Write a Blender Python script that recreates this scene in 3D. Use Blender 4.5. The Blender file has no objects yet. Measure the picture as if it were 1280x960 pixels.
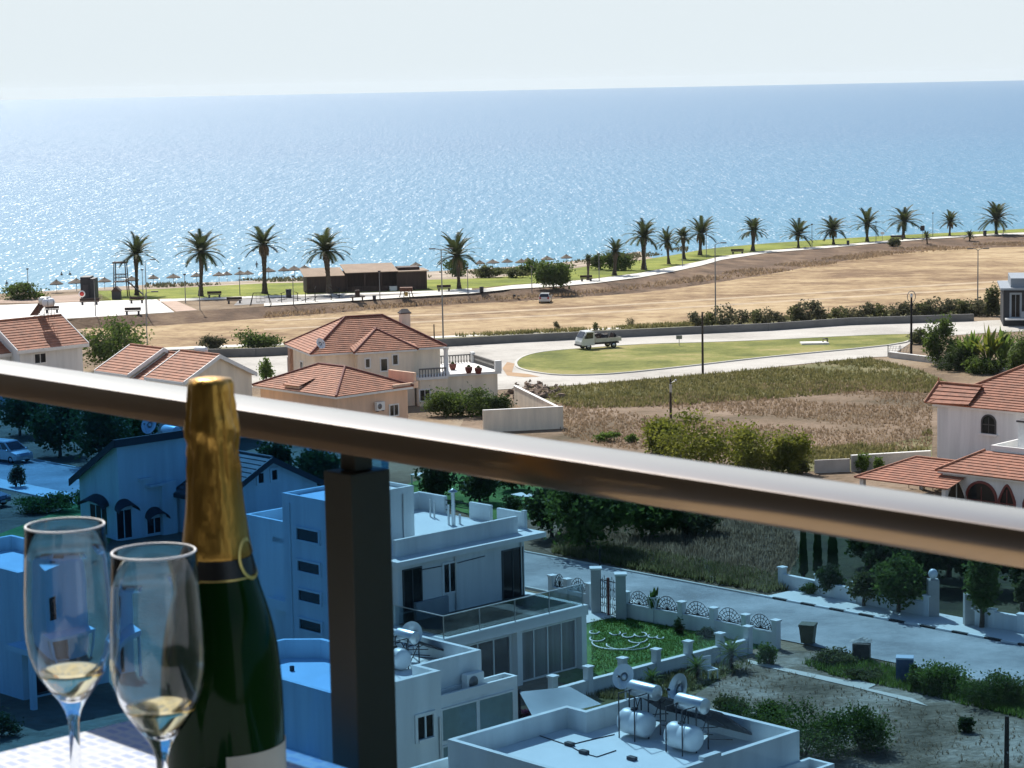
import bpy, bmesh, math, random
from mathutils import Vector, Matrix
from mathutils.bvhtree import BVHTree
S = bpy.context.scene
COL = S.collection
RNG = random.Random(7)
rad = math.radians
# ------------------------------------------------------------------ camera
F = 2850.0; H = 40.0
PIT = math.atan(376/F); ROL = -math.atan(25/1280.0)
RM = (Matrix.Rotation(math.pi/2-PIT, 3, 'X') @ Matrix.Rotation(ROL, 3, 'Z'))
GA, GS, TB = 25.2, .022, 1.2
def ray(x, y): return RM @ Vector(((x-640)/F, (480-y)/F, -1))
def W(x, y, z):
    d = ray(x, y); t = (z-H)/d.z; return Vector((d.x*t, d.y*t, z))
def G(x, y, o=0.0):
    d = ray(x, y); t = (-GA+o)/(d.z+GS*d.y); return Vector((d.x*t, d.y*t, H+d.z*t))
def gz(Y): return H-GA-GS*Y
def D(x, y, Y):
    d = ray(x, y); t = Y/d.y; return Vector((d.x*t, Y, H+d.z*t))
def CP(x, y, dep): return Vector((0, 0, H)) + ray(x, y)*dep
cam = bpy.data.objects.new('camera', bpy.data.cameras.new('camera')); COL.objects.link(cam)
cam.matrix_world = Matrix.Translation((0, 0, H)) @ RM.to_4x4()
cam.data.sensor_width = 36; cam.data.lens = 36*F/1280
cam.data.clip_start = .05; cam.data.clip_end = 40000
cam.data.dof.use_dof = True; cam.data.dof.focus_distance = 190; cam.data.dof.aperture_fstop = 42
S.camera = cam
# ------------------------------------------------------------------ light
SUN_EL, SUN_AZ = 45, -18           # azimuth from +Y, positive to +X
w = bpy.data.worlds.new('World'); S.world = w; w.use_nodes = True
nt = w.node_tree; bg = nt.nodes['Background']
sk = nt.nodes.new('ShaderNodeTexSky'); sk.sky_type = 'NISHITA'; sk.sun_disc = False
sk.sun_elevation = rad(SUN_EL); sk.sun_rotation = rad(SUN_AZ); sk.altitude = 0
sk.air_density = 1.0; sk.dust_density = 1.2; sk.ozone_density = 1.6
# sea haze low on the horizon: the sky fades to a pale white-blue there
tcw = nt.nodes.new('ShaderNodeTexCoord'); spw = nt.nodes.new('ShaderNodeSeparateXYZ'); nt.links.new(tcw.outputs['Generated'], spw.inputs[0])
mrw = nt.nodes.new('ShaderNodeMapRange'); mrw.interpolation_type = 'SMOOTHSTEP'; mrw.inputs[1].default_value = .01; mrw.inputs[2].default_value = .42; mrw.inputs[3].default_value = 1; mrw.inputs[4].default_value = 0
nt.links.new(spw.outputs[2], mrw.inputs[0]); mxw = nt.nodes.new('ShaderNodeMix'); mxw.data_type = 'RGBA'; nt.links.new(mrw.outputs[0], mxw.inputs[0]); nt.links.new(sk.outputs[0], mxw.inputs[6])
mxw.inputs[7].default_value = (5.95, 6.6, 6.95, 1); nt.links.new(mxw.outputs[2], bg.inputs[0]); bg.inputs[1].default_value = .1
sl = bpy.data.lights.new('sun', 'SUN'); sl.energy = 4.9; sl.angle = rad(.5); sl.color = (1, .95, .87)
so = bpy.data.objects.new('sun', sl); COL.objects.link(so); so.location = (-30, 60, 120)
sd = Vector((math.sin(rad(SUN_AZ))*math.cos(rad(SUN_EL)), math.cos(rad(SUN_AZ))*math.cos(rad(SUN_EL)), math.sin(rad(SUN_EL))))
so.rotation_euler = sd.to_track_quat('Z', 'Y').to_euler()
vs = S.view_settings; vs.view_transform = 'Standard'; vs.look = 'None'; vs.exposure = .38; vs.gamma = 1; vs.use_curve_mapping = False
S.render.engine = 'CYCLES'
cy = S.cycles; cy.max_bounces = 14; cy.transmission_bounces = 14; cy.glossy_bounces = 5; cy.diffuse_bounces = 3; cy.transparent_max_bounces = 24
cy.caustics_reflective = False; cy.caustics_refractive = False; cy.sample_clamp_indirect = 6; cy.use_denoising = True; cy.use_adaptive_sampling = True; cy.adaptive_threshold = .02; cy.volume_bounces = 0
# ------------------------------------------------------------------ materials
MATS = {}
def mat(name, col, rough=.8, var=.18, scale=.6, col2=None, bump=0, bscale=8, metal=0, spec=.5, det=6, strx=(1, 1, 1), lo=.35, hi=.65, alpha=None, coat=0):
    if name in MATS: return MATS[name]
    m = bpy.data.materials.new(name); m.use_nodes = True; MATS[name] = m
    n = m.node_tree.nodes; L = m.node_tree.links; b = n['Principled BSDF']
    b.inputs['Roughness'].default_value = rough; b.inputs['Metallic'].default_value = metal
    b.inputs['Specular IOR Level'].default_value = spec
    if coat: b.inputs['Coat Weight'].default_value = coat
    tc = n.new('ShaderNodeTexCoord'); mp = n.new('ShaderNodeMapping'); mp.inputs['Scale'].default_value = strx
    L.new(tc.outputs['Object'], mp.inputs[0])
    if var or col2:
        tx = n.new('ShaderNodeTexNoise'); tx.inputs['Scale'].default_value = scale; tx.inputs['Detail'].default_value = det; tx.inputs['Roughness'].default_value = .62
        L.new(mp.outputs[0], tx.inputs['Vector'])
        cr = n.new('ShaderNodeValToRGB'); e = cr.color_ramp.elements
        c2 = col2 or tuple(min(1, c*(1+var)) for c in col); c1 = col if col2 else tuple(c*(1-var) for c in col)
        e[0].position = lo; e[1].position = hi; e[0].color = (*c1, 1); e[1].color = (*c2, 1)
        L.new(tx.outputs['Fac'], cr.inputs[0]); L.new(cr.outputs[0], b.inputs['Base Color'])
    else: b.inputs['Base Color'].default_value = (*col, 1)
    if bump:
        t2 = n.new('ShaderNodeTexNoise'); t2.inputs['Scale'].default_value = bscale; t2.inputs['Detail'].default_value = 5
        L.new(mp.outputs[0], t2.inputs['Vector']); bp = n.new('ShaderNodeBump'); bp.inputs['Strength'].default_value = bump
        bp.inputs['Distance'].default_value = .1
        L.new(t2.outputs['Fac'], bp.inputs['Height']); L.new(bp.outputs[0], b.inputs['Normal'])
    return m
def leafy(m, k=.5):
    """thin leaves let light through: mix in translucency"""
    n = m.node_tree.nodes; L = m.node_tree.links; b = n['Principled BSDF']; out = n['Material Output']
    t = n.new('ShaderNodeBsdfTranslucent'); src = b.inputs['Base Color'].links[0].from_socket; L.new(src, t.inputs[0])
    mx = n.new('ShaderNodeMixShader'); mx.inputs[0].default_value = k; L.new(b.outputs[0], mx.inputs[1]); L.new(t.outputs[0], mx.inputs[2]); L.new(mx.outputs[0], out.inputs[0]); return m
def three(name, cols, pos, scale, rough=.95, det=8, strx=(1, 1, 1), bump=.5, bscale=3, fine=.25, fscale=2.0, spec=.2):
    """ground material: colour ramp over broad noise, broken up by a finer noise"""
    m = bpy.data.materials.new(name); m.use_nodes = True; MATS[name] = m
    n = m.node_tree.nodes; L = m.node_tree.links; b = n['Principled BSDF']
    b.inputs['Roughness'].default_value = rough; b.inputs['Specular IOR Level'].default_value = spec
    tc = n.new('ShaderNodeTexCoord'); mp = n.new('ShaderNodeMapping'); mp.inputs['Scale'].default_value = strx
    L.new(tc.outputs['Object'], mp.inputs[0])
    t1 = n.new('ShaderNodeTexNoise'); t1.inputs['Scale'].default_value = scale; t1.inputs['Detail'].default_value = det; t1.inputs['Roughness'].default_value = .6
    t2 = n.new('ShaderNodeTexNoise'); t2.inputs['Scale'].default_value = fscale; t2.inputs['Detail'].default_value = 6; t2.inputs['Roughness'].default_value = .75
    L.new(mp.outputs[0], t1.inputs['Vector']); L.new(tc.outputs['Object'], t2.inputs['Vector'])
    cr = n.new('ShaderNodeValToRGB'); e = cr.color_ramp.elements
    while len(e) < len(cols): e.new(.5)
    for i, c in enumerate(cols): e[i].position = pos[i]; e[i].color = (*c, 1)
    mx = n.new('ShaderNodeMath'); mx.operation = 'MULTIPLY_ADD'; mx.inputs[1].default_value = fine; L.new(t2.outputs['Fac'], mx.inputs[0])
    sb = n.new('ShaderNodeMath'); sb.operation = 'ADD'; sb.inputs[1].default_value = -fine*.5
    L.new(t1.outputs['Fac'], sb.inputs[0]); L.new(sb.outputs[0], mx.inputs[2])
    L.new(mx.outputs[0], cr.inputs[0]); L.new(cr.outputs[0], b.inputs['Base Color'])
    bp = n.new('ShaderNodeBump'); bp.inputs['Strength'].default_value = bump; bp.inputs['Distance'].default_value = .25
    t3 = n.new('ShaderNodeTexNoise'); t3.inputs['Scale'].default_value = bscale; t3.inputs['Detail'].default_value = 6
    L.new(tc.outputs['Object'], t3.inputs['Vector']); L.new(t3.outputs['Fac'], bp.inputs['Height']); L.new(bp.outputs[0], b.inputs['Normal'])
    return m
def transp(name, tint, gloss=.06, rough=.02):
    m = bpy.data.materials.new(name); m.use_nodes = True; MATS[name] = m
    n = m.node_tree.nodes; L = m.node_tree.links; n.remove(n['Principled BSDF'])
    t = n.new('ShaderNodeBsdfTransparent'); t.inputs[0].default_value = (*tint, 1)
    g = n.new('ShaderNodeBsdfGlossy'); g.inputs['Roughness'].default_value = rough
    fr = n.new('ShaderNodeFresnel'); fr.inputs[0].default_value = 1.45
    ml = n.new('ShaderNodeMath'); ml.operation = 'MULTIPLY'; ml.inputs[1].default_value = gloss
    L.new(fr.outputs[0], ml.inputs[0])
    mx = n.new('ShaderNodeMixShader'); L.new(ml.outputs[0], mx.inputs[0]); L.new(t.outputs[0], mx.inputs[1]); L.new(g.outputs[0], mx.inputs[2])
    L.new(mx.outputs[0], n['Material Output'].inputs[0]); return m
def glassmat(name, col, ior, rough=0.0):
    m = bpy.data.materials.new(name); m.use_nodes = True; MATS[name] = m
    n = m.node_tree.nodes; L = m.node_tree.links; n.remove(n['Principled BSDF'])
    g = n.new('ShaderNodeBsdfGlass'); g.inputs['Color'].default_value = (*col, 1); g.inputs['IOR'].default_value = ior; g.inputs['Roughness'].default_value = rough
    L.new(g.outputs[0], n['Material Output'].inputs[0]); return m
white = mat('white_render', (.70, .70, .68), .85, .13, .8, strx=(1.6, 1.6, .16), det=8, lo=.3, hi=.62)
cream = mat('cream_render', (.84, .73, .58), .85, .12, .7, strx=(1.5, 1.5, .2))
peach = mat('peach_render', (.74, .51, .36), .85, .12, .7, strx=(1.5, 1.5, .2))
stone = mat('pink_stone', (.45, .28, .2), .85, .2, 3)
trimw = mat('white_trim', (.78, .77, .74), .6, .04, 2)
roofw = mat('roof_screed', (.80, .81, .80), .9, .07, .35, det=8)
concrete = mat('concrete', (.42, .40, .37), .9, .15, .5, bump=.2)
greyw = mat('grey_wall', (.17, .165, .155), .9, .15, .3, bump=.2)
tile = mat('clay_tile', (.34, .14, .078), .8, .38, 1.6, det=10, lo=.3, hi=.7)
tile2 = mat('brown_tile', (.30, .115, .065), .8, .38, 1.8, det=10, lo=.3, hi=.7)
tileb = mat('dark_tile', (.16, .13, .12), .8, .25, 1.2, det=8)
ridgec = mat('ridge_tile', (.16, .045, .032), .8, .2, 2)
fascia = mat('dark_fascia', (.045, .04, .045), .7, .1, 1)
darkglass = mat('window_glass', (.010, .013, .016), .1, 0, spec=.3)
curtain = mat('curtained_glass', (.10, .115, .12), .25, .6, .7, strx=(3, 3, .05), spec=.6)
dfr = mat('dark_frame', (.05, .05, .05), .5, 0)
redfr = mat('dark_red_frame', (.16, .03, .025), .5, 0)
iron = mat('black_iron', (.02, .02, .022), .8, 0, spec=.1)
steel = mat('galvanised_steel', (.55, .56, .57), .35, .05, 4, metal=.8)
polem = mat('grey_pole', (.22, .22, .22), .6, .05, 4, metal=.2)
woodp = mat('weathered_pole', (.055, .04, .03), .9, .2, 6)
timber = mat('dark_timber', (.055, .03, .022), .8, .3, 2, strx=(4, 4, .2))
tankw = mat('white_plastic_tank', (.74, .75, .75), .4, .04, 2)
solarp = mat('solar_collector', (.012, .014, .02), .12, 0)
asphalt = three('pale_asphalt', [(.36, .34, .305), (.48, .455, .41), (.56, .54, .49)], [.3, .5, .72], .1, strx=(1, 1, 1), bump=.15, bscale=6, fine=.5, fscale=1.2)
street_m = three('street_asphalt', [(.25, .25, .25), (.37, .37, .365), (.50, .495, .485)], [.3, .5, .7], .25, bump=.2, bscale=6, fine=.35, fscale=2.5)
paving = mat('pale_paving', (.74, .71, .66), .9, .06, .3)
pathm = mat('path_concrete', (.66, .63, .56), .9, .08, .25)
kerbm = mat('kerb_concrete', (.55, .53, .48), .9, .08, .6)
kerbk = mat('kerb_black_paint', (.02, .02, .02), .7, .1, 3)
soil = three('dry_soil', [(.10, .07, .045), (.19, .135, .085), (.26, .19, .12), (.30, .24, .17)], [.32, .45, .56, .7], .09, bump=.8, bscale=2, fine=.35, fscale=1.1)
field = three('mown_dry_field', [(.18, .11, .058), (.30, .205, .11), (.42, .305, .17), (.50, .385, .235)], [.32, .45, .56, .72], .05, strx=(.7, 1.15, 1), bump=.5, bscale=1.5, fine=.75, fscale=.35)
bankm = three('bank_earth', [(.085, .055, .034), (.15, .095, .06), (.24, .165, .10)], [.34, .5, .68], .14, bump=.8, bscale=1.2, fine=.4, fscale=.8)
lotm = three('dry_lot', [(.085, .066, .038), (.15, .108, .068), (.215, .155, .105), (.28, .21, .15)], [.32, .45, .57, .72], .1, bump=.9, bscale=1.6, fine=.4, fscale=1.3)
dirtm = three('pale_dirt', [(.085, .065, .04), (.19, .15, .105), (.37, .32, .26)], [.34, .5, .66], .22, bump=.7, bscale=3, fine=.4, fscale=2.2)
sandm = three('beach_sand', [(.20, .15, .105), (.36, .29, .22), (.50, .43, .34)], [.34, .5, .66], .07, bump=.5, bscale=1, fine=.4, fscale=.6)
lawnm = three('lawn_grass', [(.12, .15, .022), (.20, .235, .032), (.30, .31, .06)], [.34, .5, .68], .1, bump=.5, bscale=4, fine=.4, fscale=1.4)
islm = three('island_grass', [(.10, .12, .022), (.19, .20, .045), (.33, .28, .11)], [.36, .5, .66], .13, bump=.5, bscale=4, fine=.4, fscale=1.6)
glawn = three('garden_lawn', [(.05, .13, .025), (.085, .19, .04), (.14, .25, .06)], [.34, .5, .66], .5, bump=.5, bscale=6, fine=.4, fscale=3)
verge = three('verge_weeds', [(.08, .085, .03), (.15, .145, .06), (.24, .2, .11)], [.32, .5, .7], .2, bump=.8, bscale=3, fine=.4, fscale=1.5)
LEAF = {'dark': mat('leaf_dark', (.022, .046, .012), .75, col2=(.075, .11, .03), scale=.9, spec=.3),
        'mid': mat('leaf_mid', (.04, .08, .015), .75, col2=(.13, .18, .04), scale=.8, spec=.3),
        'olive': mat('leaf_olive', (.065, .08, .028), .75, col2=(.17, .18, .07), scale=.8, spec=.3),
        'bright': mat('leaf_bright', (.08, .11, .012), .75, col2=(.25, .26, .045), scale=.7, spec=.3),
        'fresh': mat('leaf_fresh', (.07, .13, .02), .7, col2=(.17, .24, .05), scale=1.2, spec=.3),
        'palm': mat('leaf_palm', (.028, .042, .013), .7, col2=(.09, .11, .035), scale=.7, spec=.35),
        'grey': mat('leaf_grey', (.07, .075, .04), .8, col2=(.15, .145, .085), scale=.8, spec=.2),
        'dry': mat('leaf_dry', (.20, .14, .085), .9, col2=(.36, .27, .18), scale=.6, spec=.2),
        'wgreen': mat('weed_green', (.11, .115, .04), .9, col2=(.24, .21, .09), scale=.6, spec=.2),
        'flower': mat('bougainvillea', (.05, .05, .02), .8, col2=(.25, .03, .12), scale=3, spec=.2)}
for k_, m_ in LEAF.items(): leafy(m_, .35 if k_ in ('dark', 'palm') else .5)
bark = mat('bark', (.09, .065, .045), .95, .25, 5, bump=.6, bscale=12)
palmbark = mat('palm_bark', (.075, .055, .04), .95, .3, 4, bump=.8, bscale=6)
thatch = mat('thatch', (.15, .12, .09), .95, .3, 5, strx=(1, 1, 3))
# ------------------------------------------------------------------ mesh builder
class MB:
    def __init__(s): s.v = []; s.f = []; s.sm = []
    def add(s, vs, fs, smooth=False):
        o = len(s.v); s.v += [tuple(v) for v in vs]
        for f in fs: s.f.append(tuple(i+o for i in f)); s.sm.append(smooth)
        return s
    def box(s, x0, x1, y0, y1, z0, z1):
        return s.add([(x0, y0, z0), (x1, y0, z0), (x1, y1, z0), (x0, y1, z0), (x0, y0, z1), (x1, y0, z1), (x1, y1, z1), (x0, y1, z1)],
              [(3, 2, 1, 0), (4, 5, 6, 7), (0, 1, 5, 4), (1, 2, 6, 5), (2, 3, 7, 6), (3, 0, 4, 7)])
    def cbox(s, c, d): return s.box(c[0]-d[0]/2, c[0]+d[0]/2, c[1]-d[1]/2, c[1]+d[1]/2, c[2]-d[2]/2, c[2]+d[2]/2)
    def bbox(s, x0, x1, y0, y1, z0, z1, r):
        """box with chamfered edges"""
        bm = bmesh.new(); bmesh.ops.create_cube(bm, size=1)
        for v in bm.verts: v.co = Vector(((x0+x1)/2+v.co.x*(x1-x0), (y0+y1)/2+v.co.y*(y1-y0), (z0+z1)/2+v.co.z*(z1-z0)))
        bmesh.ops.bevel(bm, geom=bm.edges[:], offset=r, segments=2, affect='EDGES', profile=.6)
        bm.verts.index_update(); s.add([v.co for v in bm.verts], [[v.index for v in f.verts] for f in bm.faces]); bm.free(); return s
    def prism(s, poly, z0, z1):
        n = len(poly); return s.add([(*p[:2], z0) for p in poly]+[(*p[:2], z1) for p in poly],
              [tuple(range(n))[::-1], tuple(range(n, 2*n))]+[(i, (i+1) % n, n+(i+1) % n, n+i) for i in range(n)])
    def tube(s, pts, rs, n=8, cap=True, smooth=True):
        pts = [Vector(p) for p in pts]; rs = rs if isinstance(rs, (list, tuple)) else [rs]*len(pts)
        vs = []; fs = []; up = Vector((0, 0, 1))
        for i, p in enumerate(pts):
            t = (pts[min(i+1, len(pts)-1)]-pts[max(i-1, 0)]).normalized()
            a = t.cross(up if abs(t.z) < .95 else Vector((1, 0, 0))).normalized(); b = a.cross(t)
            for k in range(n):
                an = 2*math.pi*k/n; vs.append(p+(a*math.cos(an)+b*math.sin(an))*rs[i])
        for i in range(len(pts)-1):
            for k in range(n): fs.append((i*n+k, i*n+(k+1) % n, (i+1)*n+(k+1) % n, (i+1)*n+k))
        s.add(vs, fs, smooth)
        if cap:
            m = (len(pts)-1)*n
            s.add(vs[:n], [tuple(range(n))]); s.add(vs[m:m+n], [tuple(range(n))[::-1]])
        return s
    def lathe(s, prof, n=24, c=(0, 0, 0), axis='Z', smooth=True):
        vs = []; fs = []
        for r, z in prof:
            for k in range(n):
                a = 2*math.pi*k/n
                q = (r*math.cos(a), r*math.sin(a), z)
                if axis == 'X': q = (z, r*math.cos(a), r*math.sin(a))
                if axis == 'Y': q = (r*math.cos(a), z, r*math.sin(a))
                vs.append((q[0]+c[0], q[1]+c[1], q[2]+c[2]))
        for i in range(len(prof)-1):
            for k in range(n): fs.append((i*n+k, i*n+(k+1) % n, (i+1)*n+(k+1) % n, (i+1)*n+k))
        return s.add(vs, fs, smooth)
    def quad(s, *p): return s.add(p, [tuple(range(len(p)))])
    def build(s, name, m, parent=None, loc=None, rotz=0, merge=False, sharp=None):
        me = bpy.data.meshes.new(name); me.from_pydata(s.v, [], s.f); me.update()
        me.polygons.foreach_set('use_smooth', s.sm)
        if merge:
            bm = bmesh.new(); bm.from_mesh(me); bmesh.ops.remove_doubles(bm, verts=bm.verts, dist=1e-6)
            bmesh.ops.dissolve_degenerate(bm, edges=bm.edges, dist=1e-7)
            bmesh.ops.recalc_face_normals(bm, faces=bm.faces); bm.to_mesh(me); bm.free()
        if sharp: me.set_sharp_from_angle(angle=rad(sharp))
        me.materials.append(m)
        o = bpy.data.objects.new(name, me); COL.objects.link(o)
        if parent: o.parent = parent
        if loc is not None: o.location = loc
        if rotz: o.rotation_euler = (0, 0, rotz)
        return o
def tag(o, label=None, cat=None, group=None, kind=None):
    for k, v in (('label', label), ('category', cat), ('group', group), ('kind', kind)):
        if v: o[k] = v
    return o
def empty(name, loc, rotz=0, label=None, cat=None, group=None):
    o = bpy.data.objects.new(name, None); COL.objects.link(o); o.location = loc; o.rotation_euler = (0, 0, rotz); o.empty_display_size = .3
    return tag(o, label, cat, group)
def copy_tree(o, parent=None):
    c = o.copy(); COL.objects.link(c)
    if parent: c.parent = parent
    for ch in o.children: copy_tree(ch, c)
    return c
ORD = ['first', 'second', 'third', 'fourth', 'fifth', 'sixth', 'seventh', 'eighth', 'ninth', 'tenth', 'eleventh', 'twelfth', 'thirteenth', 'fourteenth',
       'fifteenth', 'sixteenth', 'seventeenth', 'eighteenth', 'nineteenth', 'twentieth', 'twenty-first', 'twenty-second', 'twenty-third', 'twenty-fourth', 'twenty-fifth']
class Fr:
    """local frame of a building: origin, rotation, base height; maps pixels on its planes to metres"""
    def __init__(s, o, rot, base): s.o = o; s.r = rad(rot); s.b = base; s.c = math.cos(s.r); s.s = math.sin(s.r)
    def tl(s, X, Y): X -= s.o[0]; Y -= s.o[1]; return (X*s.c+Y*s.s, -X*s.s+Y*s.c)
    def tw(s, x, y, z=0): return Vector((s.o[0]+x*s.c-y*s.s, s.o[1]+x*s.s+y*s.c, s.b+z))
    def l(s, px, py, z): q = W(px, py, z); return s.tl(q.x, q.y)
    def fx(s, px, py, x0):
        d = ray(px, py); o = s.tl(0, 0); e = (d.x*s.c+d.y*s.s, -d.x*s.s+d.y*s.c); t = (x0-o[0])/e[0]; return (o[1]+t*e[1], H+t*d.z-s.b)
    def fy(s, px, py, y0):
        d = ray(px, py); o = s.tl(0, 0); e = (d.x*s.c+d.y*s.s, -d.x*s.s+d.y*s.c); t = (y0-o[1])/e[1]; return (o[0]+t*e[0], H+t*d.z-s.b)
    def root(s, name, label, cat, group=None): return empty(name, (s.o[0], s.o[1], s.b), s.r, label, cat, group)
# ------------------------------------------------------------------ ground, sea
HAZE = 3e-5
GROUND = []      # for dropping things on the ground
def regground(mb):
    off = sum(len(v) for v, f in GROUND); GROUND.append((mb.v, mb.f))
def struct(name, mb, m, kind='structure', label=None, cat=None):
    o = mb.build(name, m); regground(mb); return tag(o, label, cat, None, kind)
def flat(pts, off): # world points -> polygon sheet on the tilted plane
    mb = MB(); bm = bmesh.new(); vs = [bm.verts.new((p[0], p[1], gz(p[1])+off)) for p in pts]; f = bm.faces.new(vs)
    f.normal_update()
    if f.normal.z < 0: f.normal_flip()
    bmesh.ops.triangulate(bm, faces=bm.faces[:]); bm.verts.index_update()
    mb.add([v.co for v in bm.verts], [[v.index for v in q.verts] for q in bm.faces]); bm.free(); return mb
def smooth(pts, closed=True, n=4):
    out = []; N = len(pts)
    for i in range(N if closed else N-1):
        p0, p1, p2, p3 = (Vector(pts[(i+k-1) % N] if closed else pts[min(max(i+k-1, 0), N-1)]).to_2d() for k in range(4))
        for k in range(n):
            t = k/n; out.append(.5*((2*p1)+(p2-p0)*t+(2*p0-5*p1+4*p2-p3)*t*t+(3*p1-p0-3*p2+p3)*t**3))
    if not closed: out.append(Vector(pts[-1]).to_2d())
    return out
def gpoly(px, base=0.0): return [G(x, y, base) for x, y in px]
CX = [-60, 0, 100, 200, 330, 430, 520, 590, 640, 700, 745, 800, 840, 877, 902, 960, 1035, 1100, 1160, 1227, 1285, 1340]
TOP = [408, 404, 398, 392, 383, 377, 371, 367, 361.5, 358, 354, 347, 340, 332, 325, 316, 310, 304, 299, 295, 293, 291]
BOT = [420, 415, 411, 407, 398, 390, 383, 379, 377, 373, 370, 366, 361, 356, 352, 343, 329, 319, 313, 310, 308, 306]
LAW = [368, 367, 364, 361, 354, 352, 350, 348, 345, 338, 331, 325, 319, 312, 309, 304, 299, 295, 292, 289, 285.5, 283]
SHO = [366, 363, 356, 350, 345, 339, 335, 331, 328, 323, 318, 309]
top = [G(x, y, TB) for x, y in zip(CX, TOP)]; bot = [G(x, y, .0) for x, y in zip(CX, BOT)]; law = [G(x, y, TB) for x, y in zip(CX, LAW)]
sho = [W(x, y, 0) for x, y in zip(CX, SHO)] + [law[i]+Vector((2, (60, 45, 35, 30, 28, 26, 26, 28, 30, 32)[i-12], 0)) for i in range(12, 22)]
for q in sho: q.z = -.8
def ext(L):
    a, b = L[0], L[-1]; da = (L[0]-L[3]).to_2d().normalized()*260; db = (L[-1]-L[-4]).to_2d().normalized()*260
    return [Vector((a.x+da.x, a.y+da.y*.3, 0))]+L+[Vector((b.x+db.x, b.y+db.y*.3, 0))]
top, bot, law, sho = ext(top), ext(bot), ext(law), ext(sho)
for L_, o_ in ((top, TB), (bot, 0), (law, TB)):
    for q in L_: q.z = gz(q.y)+o_
sho[0].z = sho[-1].z = -.8
def strip(A, B, sub=1, wob=0, rng=None):
    mb = MB(); n = len(A); vs = []
    for i in range(n):
        for k in range(sub+1):
            q = A[i].lerp(B[i], k/sub)
            vs.append(q)
    mb.add(vs, [(i*(sub+1)+k, (i+1)*(sub+1)+k, (i+1)*(sub+1)+k+1, i*(sub+1)+k+1) for i in range(n-1) for k in range(sub)], True); return mb
base = [Vector((-330, -90, 0)), Vector((380, -90, 0))]+[b.copy() for b in reversed(bot)]
struct('ground', flat(base, 0), soil)
struct('earth_bank', strip(bot, top), bankm)
struct('seaside_terrace', strip(top, law), soil)
struct('beach', strip(law, sho, 3), sandm)
sea = MB(); sea.quad((-6000, 300, 0), (6000, 300, 0), (6000, 13000, 0), (-6000, 13000, 0))
def seamat():
    m = bpy.data.materials.new('sea_water'); m.use_nodes = True
    n = m.node_tree.nodes; L = m.node_tree.links; b = n['Principled BSDF']
    b.inputs['Roughness'].default_value = .34; b.inputs['IOR'].default_value = 1.33; b.inputs['Specular IOR Level'].default_value = .36
    tc = n.new('ShaderNodeTexCoord'); sp = n.new('ShaderNodeSeparateXYZ'); L.new(tc.outputs['Object'], sp.inputs[0])
    # depth: shallow turquoise by the shore, deep blue further out, wind streaks
    ax = n.new('ShaderNodeMath'); ax.operation = 'MULTIPLY_ADD'; ax.inputs[1].default_value = -.45; L.new(sp.outputs[0], ax.inputs[0]); L.new(sp.outputs[1], ax.inputs[2])
    mr = n.new('ShaderNodeMapRange'); mr.inputs[1].default_value = 430; mr.inputs[2].default_value = 1500; L.new(ax.outputs[0], mr.inputs[0])
    mp = n.new('ShaderNodeMapping'); mp.inputs['Scale'].default_value = (.0016, .0045, 1); L.new(tc.outputs['Object'], mp.inputs[0])
    t = n.new('ShaderNodeTexNoise'); t.inputs['Scale'].default_value = 1; t.inputs['Detail'].default_value = 5; L.new(mp.outputs[0], t.inputs['Vector'])
    ad = n.new('ShaderNodeMath'); ad.operation = 'MULTIPLY_ADD'; ad.inputs[1].default_value = .22; L.new(t.outputs['Fac'], ad.inputs[0])
    sb = n.new('ShaderNodeMath'); sb.operation = 'SUBTRACT'; sb.inputs[1].default_value = .11; L.new(mr.outputs[0], sb.inputs[0]); L.new(sb.outputs[0], ad.inputs[2])
    cr = n.new('ShaderNodeValToRGB'); e = cr.color_ramp.elements; e.new(.35)
    for i, (p, c) in enumerate(((0, (.045, .23, .34)), (.3, (.022, .18, .32)), (1, (.014, .14, .285)))): e[i].position = p; e[i].color = (*c, 1)
    L.new(ad.outputs[0], cr.inputs[0]); L.new(cr.outputs[0], b.inputs['Base Color'])
    # waves
    mp = n.new('ShaderNodeMapping'); mp.inputs['Scale'].default_value = (1, .13, 1); mp.inputs['Rotation'].default_value = (0, 0, -.15); L.new(tc.outputs['Object'], mp.inputs[0])
    hs = n.new('ShaderNodeTexNoise'); hs.inputs['Scale'].default_value = .30; hs.inputs['Detail'].default_value = 7; hs.inputs['Roughness'].default_value = .58; L.new(mp.outputs[0], hs.inputs['Vector'])
    # sun glints put in by a noise mask on the coat, in several sizes
    gl = None
    for sc_, wgt in (((1.6, .30, 1), .58), ((.9, .06, 1), .28), ((.45, .014, 1), .14)):
        mp2 = n.new('ShaderNodeMapping'); mp2.inputs['Scale'].default_value = sc_; mp2.inputs['Rotation'].default_value = (0, 0, -.12); L.new(tc.outputs['Object'], mp2.inputs[0])
        t2 = n.new('ShaderNodeTexNoise'); t2.inputs['Scale'].default_value = 1; t2.inputs['Detail'].default_value = 1; L.new(mp2.outputs[0], t2.inputs['Vector'])
        q = n.new('ShaderNodeMath'); q.operation = 'MULTIPLY_ADD'; q.inputs[1].default_value = wgt; L.new(t2.outputs['Fac'], q.inputs[0])
        if gl: L.new(gl.outputs[0], q.inputs[2])
        else: q.inputs[2].default_value = 0
        gl = q
    mg = n.new('ShaderNodeMapRange'); mg.inputs[1].default_value = .595; mg.inputs[2].default_value = .615; L.new(gl.outputs[0], mg.inputs[0]); L.new(mg.outputs[0], b.inputs['Coat Weight'])
    b.inputs['Coat Roughness'].default_value = .45; b.inputs['Coat IOR'].default_value = 3.2
    bp = n.new('ShaderNodeBump'); bp.inputs['Strength'].default_value = 1; bp.inputs['Distance'].default_value = .85
    L.new(hs.outputs[0], bp.inputs['Height']); L.new(bp.outputs[0], b.inputs['Normal']); return m
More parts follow.
